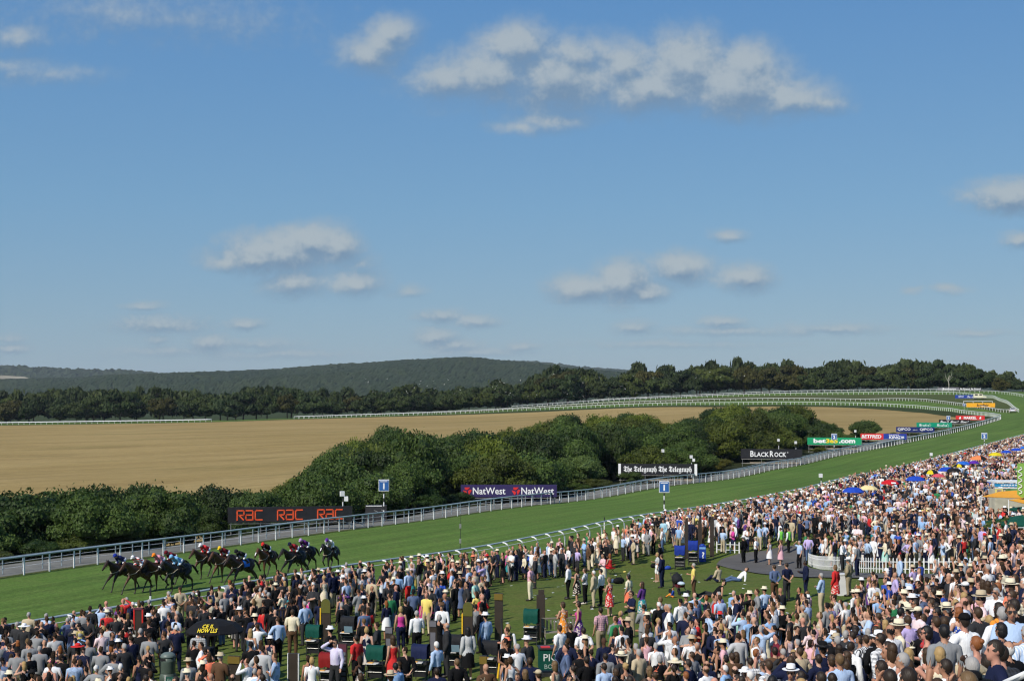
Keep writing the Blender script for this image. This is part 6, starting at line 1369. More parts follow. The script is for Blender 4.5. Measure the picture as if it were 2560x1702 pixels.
# ---------------------------------------------------------------- the crowd: where people stand
g5 = random.Random(21)
people = []   # X, Y, z, rz, body, outfit, scale, forced, label extra
def O(fem, top, bot, hair, hat=None, skin=None, glasses=False, under=None):
    d = {'fem': fem, 'skin': skin or SKINS[0], 'hat': hat, 'glasses': glasses, 'top': top, 'bot': bot, 'hair': hair}
    if under: d['under'] = under
    return d
def S(c, k='shirt_long', p='plain'): return (k, p, c, 'shirt')
def J(c): return ('jacket', 'plain', c, 'jacket')
def D(c, p='plain'): return ('dress', p, c, 'dress')
def TOPC(c, k='top', p='plain'): return (k, p, c, 'top')
def T(c): return ('trousers', 'plain', c, 'trousers')
def SK(c, p='plain'): return ('skirt', p, c, 'skirt')
def SH(c): return ('shorts', 'plain', c, 'shorts')
gc = lambda c: ('hair_crop', c)
DARKSKIN = (.06,.03,.02)
EXPL = [ # image x, y of the feet, body, outfit, facing (deg from facing the horses) or None, scale, words
 (1326,1501,BM[2],O(0,S('pink','shirt_short'),T('cream'),gc('grey'),glasses=True),0,1,'standing alone on the open lawn'),
 (1338,1471,BM[0],O(0,J('charcoal'),T('charcoal'),(None,'dark')),0,1,'behind the pink shirted man'),
 (1421,1497,BM[0],O(0,S('white'),T('black'),gc('dark')),10,1,'on the lawn with dark tie'),
 (1443,1507,BF[2],O(1,D('black','floral'),None,('hair_long','dark')),0,1,'beside the man in dark tie'),
 (1463,1510,BF[1],O(1,TOPC('grey','shirt_short','stripe'),T('black'),('hair_bob','brown')),5,1,'mid lawn'),
 (1485,1519,BM[0],O(0,J('beige'),T('beige'),gc('white')),0,1,'mid lawn'),
 (1503,1514,BM[0],O(0,S('white'),T('black'),gc('black')),0,1,'just right of the beige suit'),
 (1524,1541,BF[1],O(1,D('red','floral'),None,('hair_bob','fair')),0,1,'mid lawn'),
 (1572,1531,BF[0],O(1,TOPC('cream','shirt_short'),SK('coral'),('hair_bob','black'),('fascinator','pale grey')),0,1,'mid lawn'),
 (1606,1558,BF[1],O(1,TOPC('purple','shirt_long'),SK('teal','floral'),('hair_long','brown')),0,1.02,'mid lawn'),
 (1652,1548,B_groundf,O(1,D('white'),None,('hair_bob','fair')),0,1,'sitting on the grass alone'),
 (1655,1469,BM[4],O(0,J('navy'),T('navy'),gc('brown'),under='pink'),-10,1,'with pink tie on the open lawn'),
 (1644,1455,BF[2],O(1,TOPC('pale grey','shirt_short'),SH('white'),('hair_bob','blond')),10,1,'behind the navy suited man'),
 (1650,1426,BM[0],O(0,J('black'),T('black'),gc('brown'),under='white'),-40,1,'beside the bookmaker pushchair'),
 (1735,1498,BM[4],O(0,S('yellow','shirt_short'),T('brown'),gc('grey')),10,1,'standing by the pushchair'),
 (1796,1456,B_ground,O(0,J('beige'),T('navy'),gc('black')),-30,1,'sitting on the grass by the path'),
 (1846,1453,B_lie,O(0,S('white'),T('denim blue'),gc('brown')),20,1,'reclining on the grass by the path'),
 (1786,1492,B_lie,O(0,S('black','shirt_short'),T('charcoal'),gc('dark')),30,1,'reclining right of the yellow shirt'),
 (1508,1463,BF[1],O(1,TOPC('pink','shirt_long','floral'),SK('cream','floral'),('hair_tail','dark')),30,1,'by the seated red dress'),
 (1495,1424,BF[0],O(1,D('cream','floral'),None,('hair_long','blond')),0,1,'behind the floral skirt'),
 (1525,1436,B_chair,O(1,D('red'),None,('hair_long','ginger')),-60,1,'seated on a folding chair'),
 (1472,1427,BM[6],O(0,J('brown'),T('beige'),gc('dark')),0,1,'at the crowd edge'),
 (1584,1411,BM[6],O(0,J('beige'),T('beige'),gc('grey')),-20,1,'at the back of the rail crowd'),
 (1558,1402,BM[2],O(0,S('pale blue','shirt_short'),T('charcoal'),gc('grey')),0,1,'at the back of the rail crowd'),
 (1659,1361,BM[4],O(0,J('powder blue'),T('powder blue'),gc('dark')),20,1.04,'under the near number 1 pole'),
 (1541,1386,BF[3],O(1,D('cream'),None,('hair_long','brown')),0,1,'at the back of the rail crowd'),
 (1619,1389,BM[6],O(0,J('grey'),T('grey'),gc('dark')),10,1,'at the back of the rail crowd'),
 (1859,1408,BM[6],O(0,J('black'),T('black'),gc('grey'),('trilby','white')),-60,1.02,'at the left tip of the path'),
 (1890,1408,BM[2],O(0,S('white','shirt_short'),T('black'),gc('grey'),('cap','beige')),-50,1,'on the tarmac path'),
 (1924,1413,BF[0],O(1,D('white'),None,('hair_bob','blond')),-60,1,'walking on the tarmac path'),
 (1952,1415,BF[0],O(1,D('pink'),None,('hair_tail','fair')),-60,1,'walking on the tarmac path'),
 (1999,1422,BM[3],O(0,S('pale blue','shirt_short'),T('black'),gc('grey')),0,1.02,'on the path left of the fence'),
 (1952,1382,BM[0],O(0,('waistcoat','plain','lime green','tabard'),T('black'),gc('brown'),under='white'),-60,1,'steward on the path, left of two'),
 (1972,1383,BM[0],O(0,('waistcoat','plain','lime green','tabard'),T('black'),gc('dark'),under='white'),-60,1,'steward on the path, right of two'),
 (1936,1506,BM[2],O(0,S('slate blue'),T('brown'),gc('brown')),-35,1,'first of a row on lawn edge'),
 (1967,1503,BM[2],O(0,S('navy','shirt_short'),T('charcoal'),gc('dark')),-40,1.02,'second of a row on the lawn edge'),
 (2015,1494,BM[4],O(0,J('navy'),T('navy'),gc('black'),skin=DARKSKIN),20,1,'third of a row on the lawn edge'),
 (2054,1541,BM[1],O(0,S('pale blue'),T('beige'),gc('grey')),0,1.06,'at the right end of the open lawn'),
 (2089,1509,BF[0],O(1,TOPC('red','jacket'),SK('red','floral'),('hair_bob','fair')),-20,1,'beside the white pillar'),
 (2122,1490,BM[6],O(0,J('khaki'),T('khaki'),gc('grey'),('trilby','white')),-10,1,'just right of the white pillar'),
 (2106,1428,BM[2],O(0,S('white'),T('charcoal'),gc('dark')),-30,1,'before the long picket fence'),
 (2143,1441,BM[4],O(0,S('grey','shirt_short'),T('navy'),gc('dark')),-20,1,'before the long picket fence'),
 (1447,1617,BF[2],O(1,TOPC('magenta','top'),SK('purple','floral'),('hair_bob','dark')),20,1,'with a tan bag in the foreground'),
 (1408,1619,BF[1],O(1,D('orange','floral'),None,('hair_bob','brown')),0,1,'by the green bookmaker box'),
 (1502,1644,BM[0],O(0,S('pink','shirt_short','check'),T('khaki'),gc('dark')),-10,1.04,'in the foreground on the grass'),
 (1580,1592,BM[1],O(0,S('navy','shirt_short'),T('khaki'),gc('dark'),glasses=True),70,1.05,'turned to the camera'),
 (1400,1702,BM[4],O(0,S('white','shirt_short'),T('denim blue'),gc('brown')),20,1.05,'at the green box'),
 (1459,1706,BM[2],O(0,S('white','shirt_short'),T('denim blue'),gc('dark')),-20,1.02,'right of the white tee'),
 (1426,1690,BM[0],O(0,S('black','shirt_short'),T('black'),gc('brown')),-10,1,'between the two white tees'),
 (1170,1702,BF[0],O(1,TOPC('pale grey','jacket'),SK('black'),('hair_long','black')),-10,1.03,'at the bottom edge'),
 (1271,1693,BF[0],O(1,TOPC('olive','waistcoat'),T('white'),('hair_tail','blond'),under='white'),-20,1.02,'by the yellow pole'),
 (891,1722,BM[0],O(0,S('red','shirt_short'),T('black'),gc('dark')),30,1.02,'at the bottom edge'),
 (983,1724,BF[0],O(1,D('red'),None,('hair_long','brown')),0,1.02,'at the bottom edge'),
 (839,1738,BM[3],O(0,S('lilac','shirt_long','stripe'),T('charcoal'),gc('dark')),130,1.05,'facing the camera'),
 (1118,1692,BM[0],O(0,J('charcoal'),T('charcoal'),('hair_fringe','grey'),under='pale blue'),60,1.06,'with navy tie'),
 (1092,1742,BM[4],O(0,S('pale blue'),T('black'),('hair_crop','white')),20,1,'drink in hand at bottom edge'),
 (496,1702,BM[0],O(0,S('pale grey','shirt_short','check'),SH('charcoal'),gc('dark')),-20,1.05,'left of the black umbrella pole'),
 (626,1694,BF[0],O(1,D('white'),None,('hair_long','blond')),-30,1,'right of the gold headed board'),
 (1002,1629,BF[0],O(1,TOPC('magenta','top'),T('navy'),('hair_bob','blond')),-20,1,'on bare grass'),
 (1042,1646,BM[4],O(0,S('white','shirt_long','stripe'),T('black'),gc('grey')),-10,1.02,'on bare grass'),
 (1014,1612,BM[0],O(0,J('black'),T('black'),gc('dark')),0,1.05,'on bare grass'),
 (832,1520,BM[0],O(0,J('navy'),T('beige'),gc('dark')),0,1.05,'by the rail crowd'),
 (810,1530,BF[0],O(1,D('cream','floral'),None,('hair_bun','blond')),0,1.02,'by the rail crowd'),
 (731,1640,BM[0],O(0,S('cream','shirt_short'),T('brown'),gc('brown')),-15,1.04,'on the lower left lawn'),
 (1020,1512,BM[0],O(0,S('pale blue'),T('red'),gc('grey'),('trilby','cream')),0,1,'with rosy trousers'),
 (195,1738,BF[0],O(1,D('black'),None,('hair_long','dark'),('wide','red')),30,1,'at the lower left edge'),
 (60,1672,BM[0],O(0,J('charcoal'),T('charcoal'),gc('grey'),('wide','white')),0,1,'at the lower left edge'),
 (200,1700,BM[0],O(0,S('sky blue','shirt_short'),T('navy'),gc('grey')),-30,1.02,'with a child on the shoulders'),
 (2334,1733,BM[0],O(0,S('black','shirt_short'),T('black'),gc('dark')),0,1,'on the steps')]
xs_ = []
for (px, py, b, o, turn, s, words) in EXPL:
    X, Y, z = ground(px, py, 14)
    f = face(X, Y, g5, 5)+R(turn); zz = float(stand_z(X, Y))
    if b in (B_ground, B_groundf): zz -= .765
    elif b is B_lie: zz -= .80
    elif b is B_chair: zz -= .43
    people.append([X, Y, zz, f, b, o, s, True, words]); xs_.append((X, Y))
xs_ = np.array(xs_)
BOARDS = [ # image x, y of foot, width px, height px, face material key, header, label
 (815,1612,25,116,'olive arch','yellow edged black board with rounded olive head'),(1170,1664,25,160,'olive arch','tall black board with rounded olive head by the laptop'),(1247,1608,21,126,'gold','leaning black board with gold head at the lawn edge'),
 (1352,1602,21,116,'plain','dark board behind the green covered stand, right'),(1083,1668,19,118,'grey','slim dark board with grey price strip'),(973,1682,20,116,'grey','slim dark board with grey head at centre bottom'),(857,1712,23,106,'maroon','board with maroon price panel and white edge'),
 (734,1718,27,86,'white edge','black board with white edges at the bottom edge'),(586,1722,31,84,'gold','black board with gold head right of the black umbrella'),(347,1612,22,90,'red','dark board in a bright red frame among the lower left crowd'),
 (1716,1402,9,100,'plain','slim dark arch board, left of three by the blue box'),(1750,1398,9,98,'plain','slim dark arch board, middle of three by the blue box'),(1780,1397,10,98,'plain','slim dark arch board, right of three by the blue box'),
 (1209,1724,18,86,'gold','short gold faced board at the bottom edge'),(1296,1708,13,92,'gold','narrow gold faced board behind the olive waistcoat')]
STANDS = [(786,1640,32,80,'green','green covered bookmaker stand beside the yellow edged board'),(941,1702,44,84,'green','green covered bookmaker stand in the bottom centre'),(1329,1612,36,92,'green','green covered bookmaker stand at the lawn edge'),(873,1622,36,84,'black','black hooded bookmaker stand with a laptop'),(1052,1700,36,80,'navy','navy hooded bookmaker stand at bottom centre'),(822,1722,36,72,'red','red bookmaker stand at the bottom edge'),(1137,1672,40,62,'black','black bookmaker stand with an open pale laptop'),(1700,1424,26,62,'blue','blue hooded bookmaker stand, left of two by the path'),(1733,1412,24,62,'blue','blue hooded bookmaker stand, right of two by the path'),(1228,1690,36,70,'black','black bookmaker stand with white trays'),(520,1702,40,70,'black','black bookmaker stand under the large black umbrella')]
block = np.array([ground(b[0], b[1], 14)[:2] for b in BOARDS]+[ground(b[0], b[1], 14)[:2] for b in STANDS]+[ground(420,1712,14)[:2], ground(1370,1686,14)[:2], ground(2105,1487)[:2], UMB])
# candidate standing places on a jittered lattice along the course
pathp = np.array([ground(x, y)[:2] for x, y in pathpx])
cand = []
sp = .46
ts = np.arange(-135, 160, sp); ds = np.arange(.75, 62, sp)
TT, DD = np.meshgrid(ts, ds); n = TT.size
TT = TT.ravel()+nrg.uniform(-.2, .2, n); DD = DD.ravel()+nrg.uniform(-.2, .2, n)
CX = 18.9+.868*DD+.497*TT; CY = 130.8-.497*DD+.868*TT
ok = (CY > 14) & (np.abs(CX/np.maximum(CY, 1)) < .385); CX, CY, DD = CX[ok], CY[ok], DD[ok]
CZg = stand_z(CX, CY); px = 1280+CX/CY*F; pf = 993+(CZ-hgt(CX, CY))/CY*F; ph = 993+(CZ-CZg-1.75)/CY*F
EB = np.interp(px, [1100,1150,1300,1420,1500,1650,1750,1900,2060,2120,2200,2350,2560,2700], [1745,1725,1690,1672,1650,1606,1588,1576,1566,1520,1502,1490,1468,1455])
want = np.zeros(len(CX))   # wanted spacing in metres, 0 = nobody
zoneE = (DD > 20) & (px > 1130) & (pf > EB); want[zoneE] = .74; want[zoneE & (DD > T0-3)] = .70
zoneB = (px > 1215) & (px < 1800) & (DD < np.interp(px, [1215,1300,1500,1650,1800],[8.4,7.6,7.8,8.4,9.])) & (DD > .5); want[zoneB] = .70
zoneA = (px <= 1215) & (DD < 34)
left = zoneA & ((DD < 8.5) | (px < 660)); want[left] = np.where(DD[left] < 5, .70, .80)
mid = zoneA & ~left; want[mid] = np.where(pf[mid] < 1560, .84, 1.22)
topf = np.interp(px, [1640,1700,1790,1850,1915,2000,2021,2060,2100,2240,2450,2700], [1372,1380,1384,1384,1377,1372,1408,1420,1424,1430,1432,1432])
zoneD = (px > 1640) & (pf < topf-2) & (DD > .5) & (px > 1640); want[zoneD & (want == 0)] = .85
onpath = inside(pathp, np.stack([CX, CY], 1)); want[onpath & ~zoneE] = 0
low = (px > 1990) & (px < 2700) & (pf > np.interp(px, [2110,2350,2420,2560],[1492,1486,1466,1445])) & (pf < EB) & (px > 2110); want[low] = .95
DMIN = np.interp(px, [0,650,800,960,1100,1560,1700,1800,1900], [.75,.8,1.6,3.2,3.9,3.9,2.6,1.3,.75]); want[DD < DMIN] = 0
vis = (px > -30) & (px < 2590) & (ph < 1712); want[~vis] = 0
# keep the sight lines to the things the photograph shows standing free
CLEAR = [(396,444,1626,1690,1712),(2021,2200,1396,1430,1433),(1790,1850,1356,1380,1384),(2093,2117,1432,1480,1487)]+[(b[0]-b[2]*.4, b[0]+b[2]*.4, b[1]-b[3], b[1]-b[3]*.35, b[1]) for b in BOARDS[:10]]+[(b[0]-b[2]*.45, b[0]+b[2]*.45, b[1]-b[3], b[1]-b[3]*.3, b[1]) for b in STANDS[:10]]+[(1343,1391,1600,1650,1686),(1748,1764,1365,1395,1403),(460,612,1545,1600,1640)]
for e in EXPL:
    if e[1] < 1650: CLEAR.append((e[0]-10, e[0]+10, e[1]-78, e[1]-38, e[1]))
hw_ = .24/CY*F
for x0, x1, y0, y1, yb in CLEAR: want[(px+hw_ > x0) & (px-hw_ < x1) & (pf > yb) & (ph+ (0.1/CY*F) < y1)] = 0
# dark gaps around the bookmakers
for bx, by in block: want[(CX-bx)**2+(CY-by)**2 < .62**2] = 0
order = np.nonzero(want > 0)[0]; nrg.shuffle(order)
grid = {}; cell = 1.0; chosen = []
def near(x, y, r):
    i, j = int(x//cell), int(y//cell); k = int(r//cell)+1
    for a in range(i-k, i+k+1):
        for b in range(j-k, j+k+1):
            for (u, v) in grid.get((a, b), ()):
                if (u-x)**2+(v-y)**2 < r*r: return True
    return False
for x, y in xs_: grid.setdefault((int(x//cell), int(y//cell)), []).append((x, y))
for i in order:
    x, y = CX[i], CY[i]
    if near(x, y, want[i]*g5.uniform(.86, 1.12)): continue
    grid.setdefault((int(x//cell), int(y//cell)), []).append((x, y)); chosen.append(i)
chosen = np.array(chosen)
rank = sorted(chosen, key=lambda i: CY[i])
NIND = 300-len(EXPL)
for r_, i in enumerate(rank):
    fem = g5.random() < .38; dark = 1. if px[i] < 900 else .75 if px[i] < 1230 else .34 if zoneD[i] else .24
    o = outfit(g5, fem, dark); b = g5.choices(BF, (4,3,3,.8,.9,2))[0] if fem else g5.choices(BM, (5,3,2.4,.8,2.4,1.0,3,1.2))[0]
    s = g5.gauss(.935 if fem else 1.01, .035)
    people.append([CX[i], CY[i], float(CZg[i]), face(CX[i], CY[i], g5, 24 if g5.random() > .07 else 110), b, o, s, r_ < NIND, None])
inds = [p for p in people if p[7]]; rest = [p for p in people if not p[7]]
print('people', len(people), 'single', len(inds), 'crowd', len(rest))
# ---------------------------------------------------------------- nearest people, one by one
LANDM = [(420,1640,'by the litter bin'),(536,1640,'by the black umbrella'),(347,1570,'by the red framed board'),(815,1560,'by the olive headed board'),(941,1660,'by the bottom centre stand'),(1170,1600,'by the tall olive board'),(1340,1560,'by the lawn edge stand'),(1370,1650,'by the green box'),(100,1560,'at far left'),(120,1680,'in the lower left corner'),(700,1640,'by the white edged board'),(1500,1690,'at bottom centre right'),(1650,1640,'below the open lawn'),(1800,1600,'below the open lawn, right'),(1750,1690,'low on the steps, left'),(1950,1640,'at the foot of the steps'),(2000,1700,'low on the steps, middle'),(2105,1560,'below the white pillar'),(2200,1640,'mid steps'),(2300,1560,'above mid steps'),(2300,1700,'bottom right steps'),(2450,1500,'upper right steps'),(2480,1600,'right edge steps'),(2500,1690,'in the bottom right corner')]
labels = {}
rows = []
for p in inds:
    X, Y, z = p[:3]; hx = 1280+X/Y*F; hy = 993+(CZ-z-1.2)/Y*F
    s, h = describe(p[5], p[4].key); where = p[8] or min(LANDM, key=lambda l: (l[0]-hx)**2+(l[1]-hy)**2)[2]
    rows.append([p, s, h, where, hx, hy])
def words(s): return len(s.split())
for r in rows: r.append(f"person in {r[1]}, {r[2]}, {r[3]}")
def dups():
    d = {}
    for r in rows: d.setdefault(r[6], []).append(r)
    return [v for v in d.values() if len(v) > 1]
for grp in dups():
    for r in grp: r[6] = f"person in {r[1]}, {r[2]}, {r[0][4].key}, {r[3]}"
for grp in dups():
    grp.sort(key=lambda r: r[4])
    for k, r in enumerate(grp): r[6] = f"person in {r[1]}, {r[2]}, {r[3]}, {ords[k]} from left"
for r in rows:
    l = r[6]
    if words(l) > 16: l = f"person in {r[1]}, {r[3]}"
    p = r[0]; ob = build_person(p[0], p[1], p[2], p[3], p[4], p[5], p[6]); tag(ob, l, 'person', 'racegoers watching the race')
# ---------------------------------------------------------------- the rest of the crowd as one mass
def lo_variants(b, kind):
    """kind: (top, bottom, hat) -> verts, tris, class per tri (0 skin 1 top 2 bottom 3 hair 4 shoes 5 hat)"""
    if (k := ('lo', kind)) in b.cache: return b.cache[k]
    v, t, n, tg, h = b.loarr(); v = v.copy(); top, bot, hair, hat = kind; z = v[:, 2]; is_ = lambda *a: np.isin(tg, a)
    c = np.zeros(len(v), int); c[is_('foot')] = 4
    if bot in ('trousers',): c[is_('thigh','calf') | (is_('torso') & (z < .96))] = 2
    elif bot == 'shorts': c[is_('thigh') | (is_('torso') & (z < .96))] = 2
    if top == 'jacket': c[is_('torso','uarm','farm') | (is_('thigh') & (z > .76))] = 1
    elif top == 'shirt_long': c[(is_('torso') & (z > .95)) | is_('uarm','farm')] = 1
    elif top in ('shirt_short','waistcoat'): c[(is_('torso') & (z > .95)) | (is_('uarm') & (z > 1.2))] = 1
    elif top in ('top','dress'): c[is_('torso') & (z > .95) & (z < 1.39)] = 1
    if hair: c[is_('head') & ((h[:, 2] > .062) | ((h[:, 1] < .03) & (h[:, 2] > 0)) | ((h[:, 1] < -.03) & (h[:, 2] > -.09)))] = 3
    v += n*np.array([0,.016,.016,.012,0,0])[c][:, None]*(1.7 if top == 'jacket' else 1)
    ct = np.sort(c[t], 1)[:, 1]; ext = MB(); ecl = []
    if top == 'dress' or bot == 'skirt':
        w = [(1.04,.14,.115),(.86,.20,.17),(.48,.225,.215)]; m_ = 9; vs = [(math.cos(6.283*i/m_)*rx, math.sin(6.283*i/m_)*ry, zz) for zz, rx, ry in w for i in range(m_)]
        fs = [(j*m_+i, j*m_+(i+1) % m_, (j+1)*m_+(i+1) % m_, (j+1)*m_+i) for j in range(2) for i in range(m_)]; ext.add(vs, fs); ecl += [1 if top == 'dress' else 2]*len(fs)*2
    if hair in ('hair_long','hair_bob') : 
        k0 = len(ext.f); ext.ell(b.pr.hc+b.pr.Q @ Vector((0,-.045,-.08 if hair == 'hair_long' else -.02)), (.095,.065,.16 if hair == 'hair_long' else .11), b.pr.Q, 7, 5); ecl += [3]*sum(len(f)-2 for f in ext.f[k0:])
    if hat:
        k0 = len(ext.f); ext.lathe([(.0,.195),(.09,.18),(.1,.09),(.175,.08),(.1,.07)], 8, b.pr.hc); ecl += [5]*sum(len(f)-2 for f in ext.f[k0:])
    if ext.f:
        et = np.array([q for f in ext.f for q in [(f[0], f[i], f[i+1]) for i in range(1, len(f)-1)]])+len(v); v = np.vstack([v, np.array(ext.v, np.float32)]); t = np.vstack([t, et]); ct = np.concatenate([ct, ecl])
    b.cache[k] = (v, t, ct); return b.cache[k]
V = []; TR = []; CO = []; off = 0
for (X, Y, z, rz, b, o, s, *_ ) in rest:
    v, t, c = lo_variants(b, (o['top'][0], o['bot'][0] if o['bot'] else None, o['hair'][0] if o['hair'][0] not in ('hair_fringe',) else None, bool(o['hat'])))
    cs, sn = math.cos(rz)*s, math.sin(rz)*s
    V.append(np.stack([v[:, 0]*cs-v[:, 1]*sn+X, v[:, 0]*sn+v[:, 1]*cs+Y, v[:, 2]*s+z], 1)); TR.append(t+off); off += len(v)
    pal = np.array([o['skin'], C[o['top'][2]], C[o['bot'][2]] if o['bot'] else (0,0,0), HAIRC[o['hair'][1]], (.02,.016,.014), C[o['hat'][1]] if o['hat'] else (0,0,0)])
    if o['top'][1] == 'floral':
        q_ = np.where((c == 1)[:, None] & (nrg.random(len(c)) < .4)[:, None], np.array([.6,.55,.5]), pal[c]); CO.append(q_)
    elif o['top'][1] in ('check','stripe'): CO.append(pal[c]*np.where((c == 1) & (nrg.random(len(c)) < .35), .7, 1.)[:, None])
    else: CO.append(pal[c])
M_crowd = mat('crowd clothing', rough=.8, spec=.15, attr='tone')
cm = np_mesh('crowd', np.vstack(V), np.vstack(TR), (M_crowd,), check=False); a = cm.attributes.new('tone', 'FLOAT_VECTOR', 'FACE'); co = np.vstack(CO).astype(np.float32)
if len(co) == len(cm.polygons): a.data.foreach_set('vector', co.ravel())
else: print('crowd colour mismatch', len(co), len(cm.polygons))
print('crowd triangles', len(cm.polygons)); struct('crowd', cm, 'stuff')

# ---------------------------------------------------------------- bookmakers' boards and stands
P_gold = paint('dull gold', (.16,.11,.02)); P_olive = paint('olive head', (.10,.10,.02)); P_maroon = paint('maroon panel', (.10,.03,.045)); P_strip = paint('price strip', (.13,.13,.15)); P_yedge = paint('bright yellow edge', (.75,.45,.02)); P_rede = paint('frame red', (.55,.025,.02))
P_panel = mat('dark price panel', (.035,.026,.020), .45, .4, noise=(2.,.8,1.2,3))
for (bx, by, w, h, kind, lab) in BOARDS:
    X, Y, z = ground(bx, by, 14); s_ = Y/F; W = w*s_; H = min(h*s_, 3.0); t = thing('price_board', lab, 'bookmaker board', (X, Y, float(stand_z(X, Y))), -.25, 'bookmakers price boards')
    top = H-W*.5 if 'arch' in kind else H
    link('panel', MB().box((0,0,.15+(top-.15)/2), (W,.07,top-.15)).mesh('panel', P_panel), t)
    if 'arch' in kind:
        mb = MB(); n = 12; vs = [(0,-.04,top)]+[(math.cos(math.pi*i/n)*W*.5,-.04,top+math.sin(math.pi*i/n)*W*.5) for i in range(n+1)]; vs += [(p[0],.04,p[2]) for p in vs]; m_ = n+2
        mb.add(vs, [(0,i,i+1) for i in range(1, n+1)]+[(m_,m_+i+1,m_+i) for i in range(1, n+1)]+[(i,m_+i,m_+i+1,i+1) for i in range(1, n+1)]); link('head', mb.mesh('head', P_olive), t); link('head_band', MB().box((0,-.04,top-W*.45), (W*.98,.02,W*.9)).mesh('head_band', P_olive), t)
        link('edge', MB().box((-W/2-.02,-.02,.1+top*.42), (.045,.09,top*.84)).mesh('edge', P_yedge), t)
    if kind == 'gold': link('head', MB().box((0,-.03,H-.14), (W*1.04,.09,.24)).mesh('head', P_gold), t)
    if kind == 'plain': link('head', MB().box((.02,0,H+.10), (W*.7,.05,.2)).mesh('head', P_panel), t)
    if kind == 'grey': link('head', MB().box((0,-.03,H-.12), (W*.9,.06,.2)).mesh('head', P_strip), t); link('price_strip', MB().box((0,-.042,H*.55), (W*.7,.012,H*.4)).mesh('price_strip', P_strip), t)
    if kind == 'maroon':
        link('head', MB().box((0,-.04,H-.17), (W*.9,.02,.26)).mesh('head', P_maroon), t); link('edge', MB().box((-W/2-.015,-.03,H/2), (.03,.06,H)).mesh('edge', M_white), t)
        for k in range(6): link('price_strip', MB().box((0,-.042,H*.75-k*.17), (W*.72,.012,.11)).mesh('price_strip', P_strip), t)
    if kind == 'white edge':
        for sx in (-1, 1): link('edge', MB().box((sx*(W/2+.01),-.02,H/2), (.025,.08,H)).mesh('edge', M_white), t)
    if kind == 'red':
        for sx in (-1, 1): link('edge', MB().box((sx*(W/2+.01),-.02,H/2), (.06,.09,H)).mesh('edge', P_rede), t)
        link('head', MB().box((0,-.03,H+.02), (W,.08,.10)).mesh('head', P_maroon), t)
    for sx in (-1, 1): link('leg', MB().cone((sx*W*.35,.35,0), (sx*W*.35,.04,H*.6), .018, .018, 6).mesh('leg', M_dark), t)
CV = {'green': cloth('cover green', (.005,.065,.048)), 'black': cloth('cover black', (.016,.017,.02)), 'navy': cloth('cover navy', (.012,.018,.06)), 'red': cloth('cover red', (.20,.012,.012)), 'blue': cloth('cover blue', (.012,.035,.25))}
P_tray = paint('tray white', (.6,.6,.58)); P_lap = paint('laptop lid', (.16,.25,.31)); P_money = paint('tray orange', (.75,.40,.10))
for (bx, by, w, h, kind, lab) in STANDS:
    X, Y, z = ground(bx, by, 14); s_ = Y/F; W = max(.55, w*s_); H = min(max(1.25, h*s_), 1.75); t = thing('bookmaker_stand', lab, 'bookmaker stand', (X, Y, float(stand_z(X, Y))), -.2, 'bookmakers stands')
    hood = MB(); pr_ = [(-.25,H*.64),(-.27,H*.80),(-.25,H*.95),(-.12,H),(.12,H*.995),(.23,H*.95),(.25,H*.75),(.26,H*.58)]; n = len(pr_); m_ = 9
    for th in (0, .018):
        vs = []
        for i in range(m_):
            f = i/(m_-1); wv = math.sin(f*17+W*9)
            for k, (y, zz) in enumerate(pr_):
                ed = 1 if k in (0, n-1) else .5 if k in (1, n-2) else .12
                vs.append((-W/2+W*f+(.012*wv*ed), y*(1+.10*wv*ed), zz-th-.03*(f*(1-f)*4)*(k in (3, 4))+.035*ed*math.cos(f*11+1)))
        hood.add(vs, [(j*n+i,j*n+i+1,(j+1)*n+i+1,(j+1)*n+i) for j in range(m_-1) for i in range(n-1)])
    link('cover', hood.mesh('cover', CV[kind], True), t); link('joint_box', MB().box((0,.02,H*.30), (W*.86,.36,H*.36)).mesh('joint_box', M_black), t)
    for sx in (-1, 1):
        for sy in (-.2, .22): link('leg', MB().cone((sx*(W/2-.03),sy*1.2,0), (sx*(W/2-.03),sy,H*.9), .02, .02, 6).mesh('leg', M_dark), t)
    link('table', MB().box((0,-.05,H*.50), (W,.55,.04)).mesh('table', M_dark), t); link('tray', MB().box((-.05,-.30,H*.53), (W*.7,.25,.03)).mesh('tray', P_tray), t); link('notes', MB().box((-.12,-.30,H*.53+.024), (W*.3,.18,.015)).mesh('notes', P_money), t)
    for k in range(2): link('shelf_bar', MB().cone((-W/2,-.2,.35+.2*k), (W/2,-.2,.35+.2*k), .012, .012, 6).mesh('shelf_bar', M_steel), t)
    if 'laptop' in lab: lp_ = link('laptop', MB().box((.1,-.30,H*.53+.025), (.34,.24,.02)).mesh('laptop', M_dark), t); link('lid', MB().box((.1,-.43,H*.53+.15), (.34,.015,.25), Matrix.Rotation(.15, 3, 'X')).mesh('lid', P_lap), lp_)
X, Y, z = ground(1370, 1686, 14); s_ = Y/F; t = thing('bookmaker_box', 'dark green bookmaker box lettered PIC in white', 'bookmaker stand', (X, Y, z), .08); W = 46*s_; H = 66*s_
link('box', MB().box((0,0,H/2+.12), (W,.6,H-.2)).mesh('box', CV['green']), t); link('rim', MB().box((0,0,H+.04), (W+.06,.66,.05)).mesh('rim', M_dark), t); link('base', MB().box((0,0,.06), (W+.2,.8,.12)).mesh('base', M_dark), t); lettering(t, 'PIC', .24, P_white, (.08*W,-.305,H*.72)); lettering(t, 'BOO', .15, mat('faded lettering', (.35,.45,.42)), (.12*W,-.305,H*.38))
link('papers', MB().box((-.1,-.1,H+.075), (W*.5,.3,.02)).mesh('papers', P_rede), t)
X, Y, z = ground(1756, 1403); s_ = Y/F; t = thing('refuse_box', 'bright blue box with pale question mark between the dark arch boards', 'box', (X, Y, z), -.1); W = 17*s_; H = 40*s_
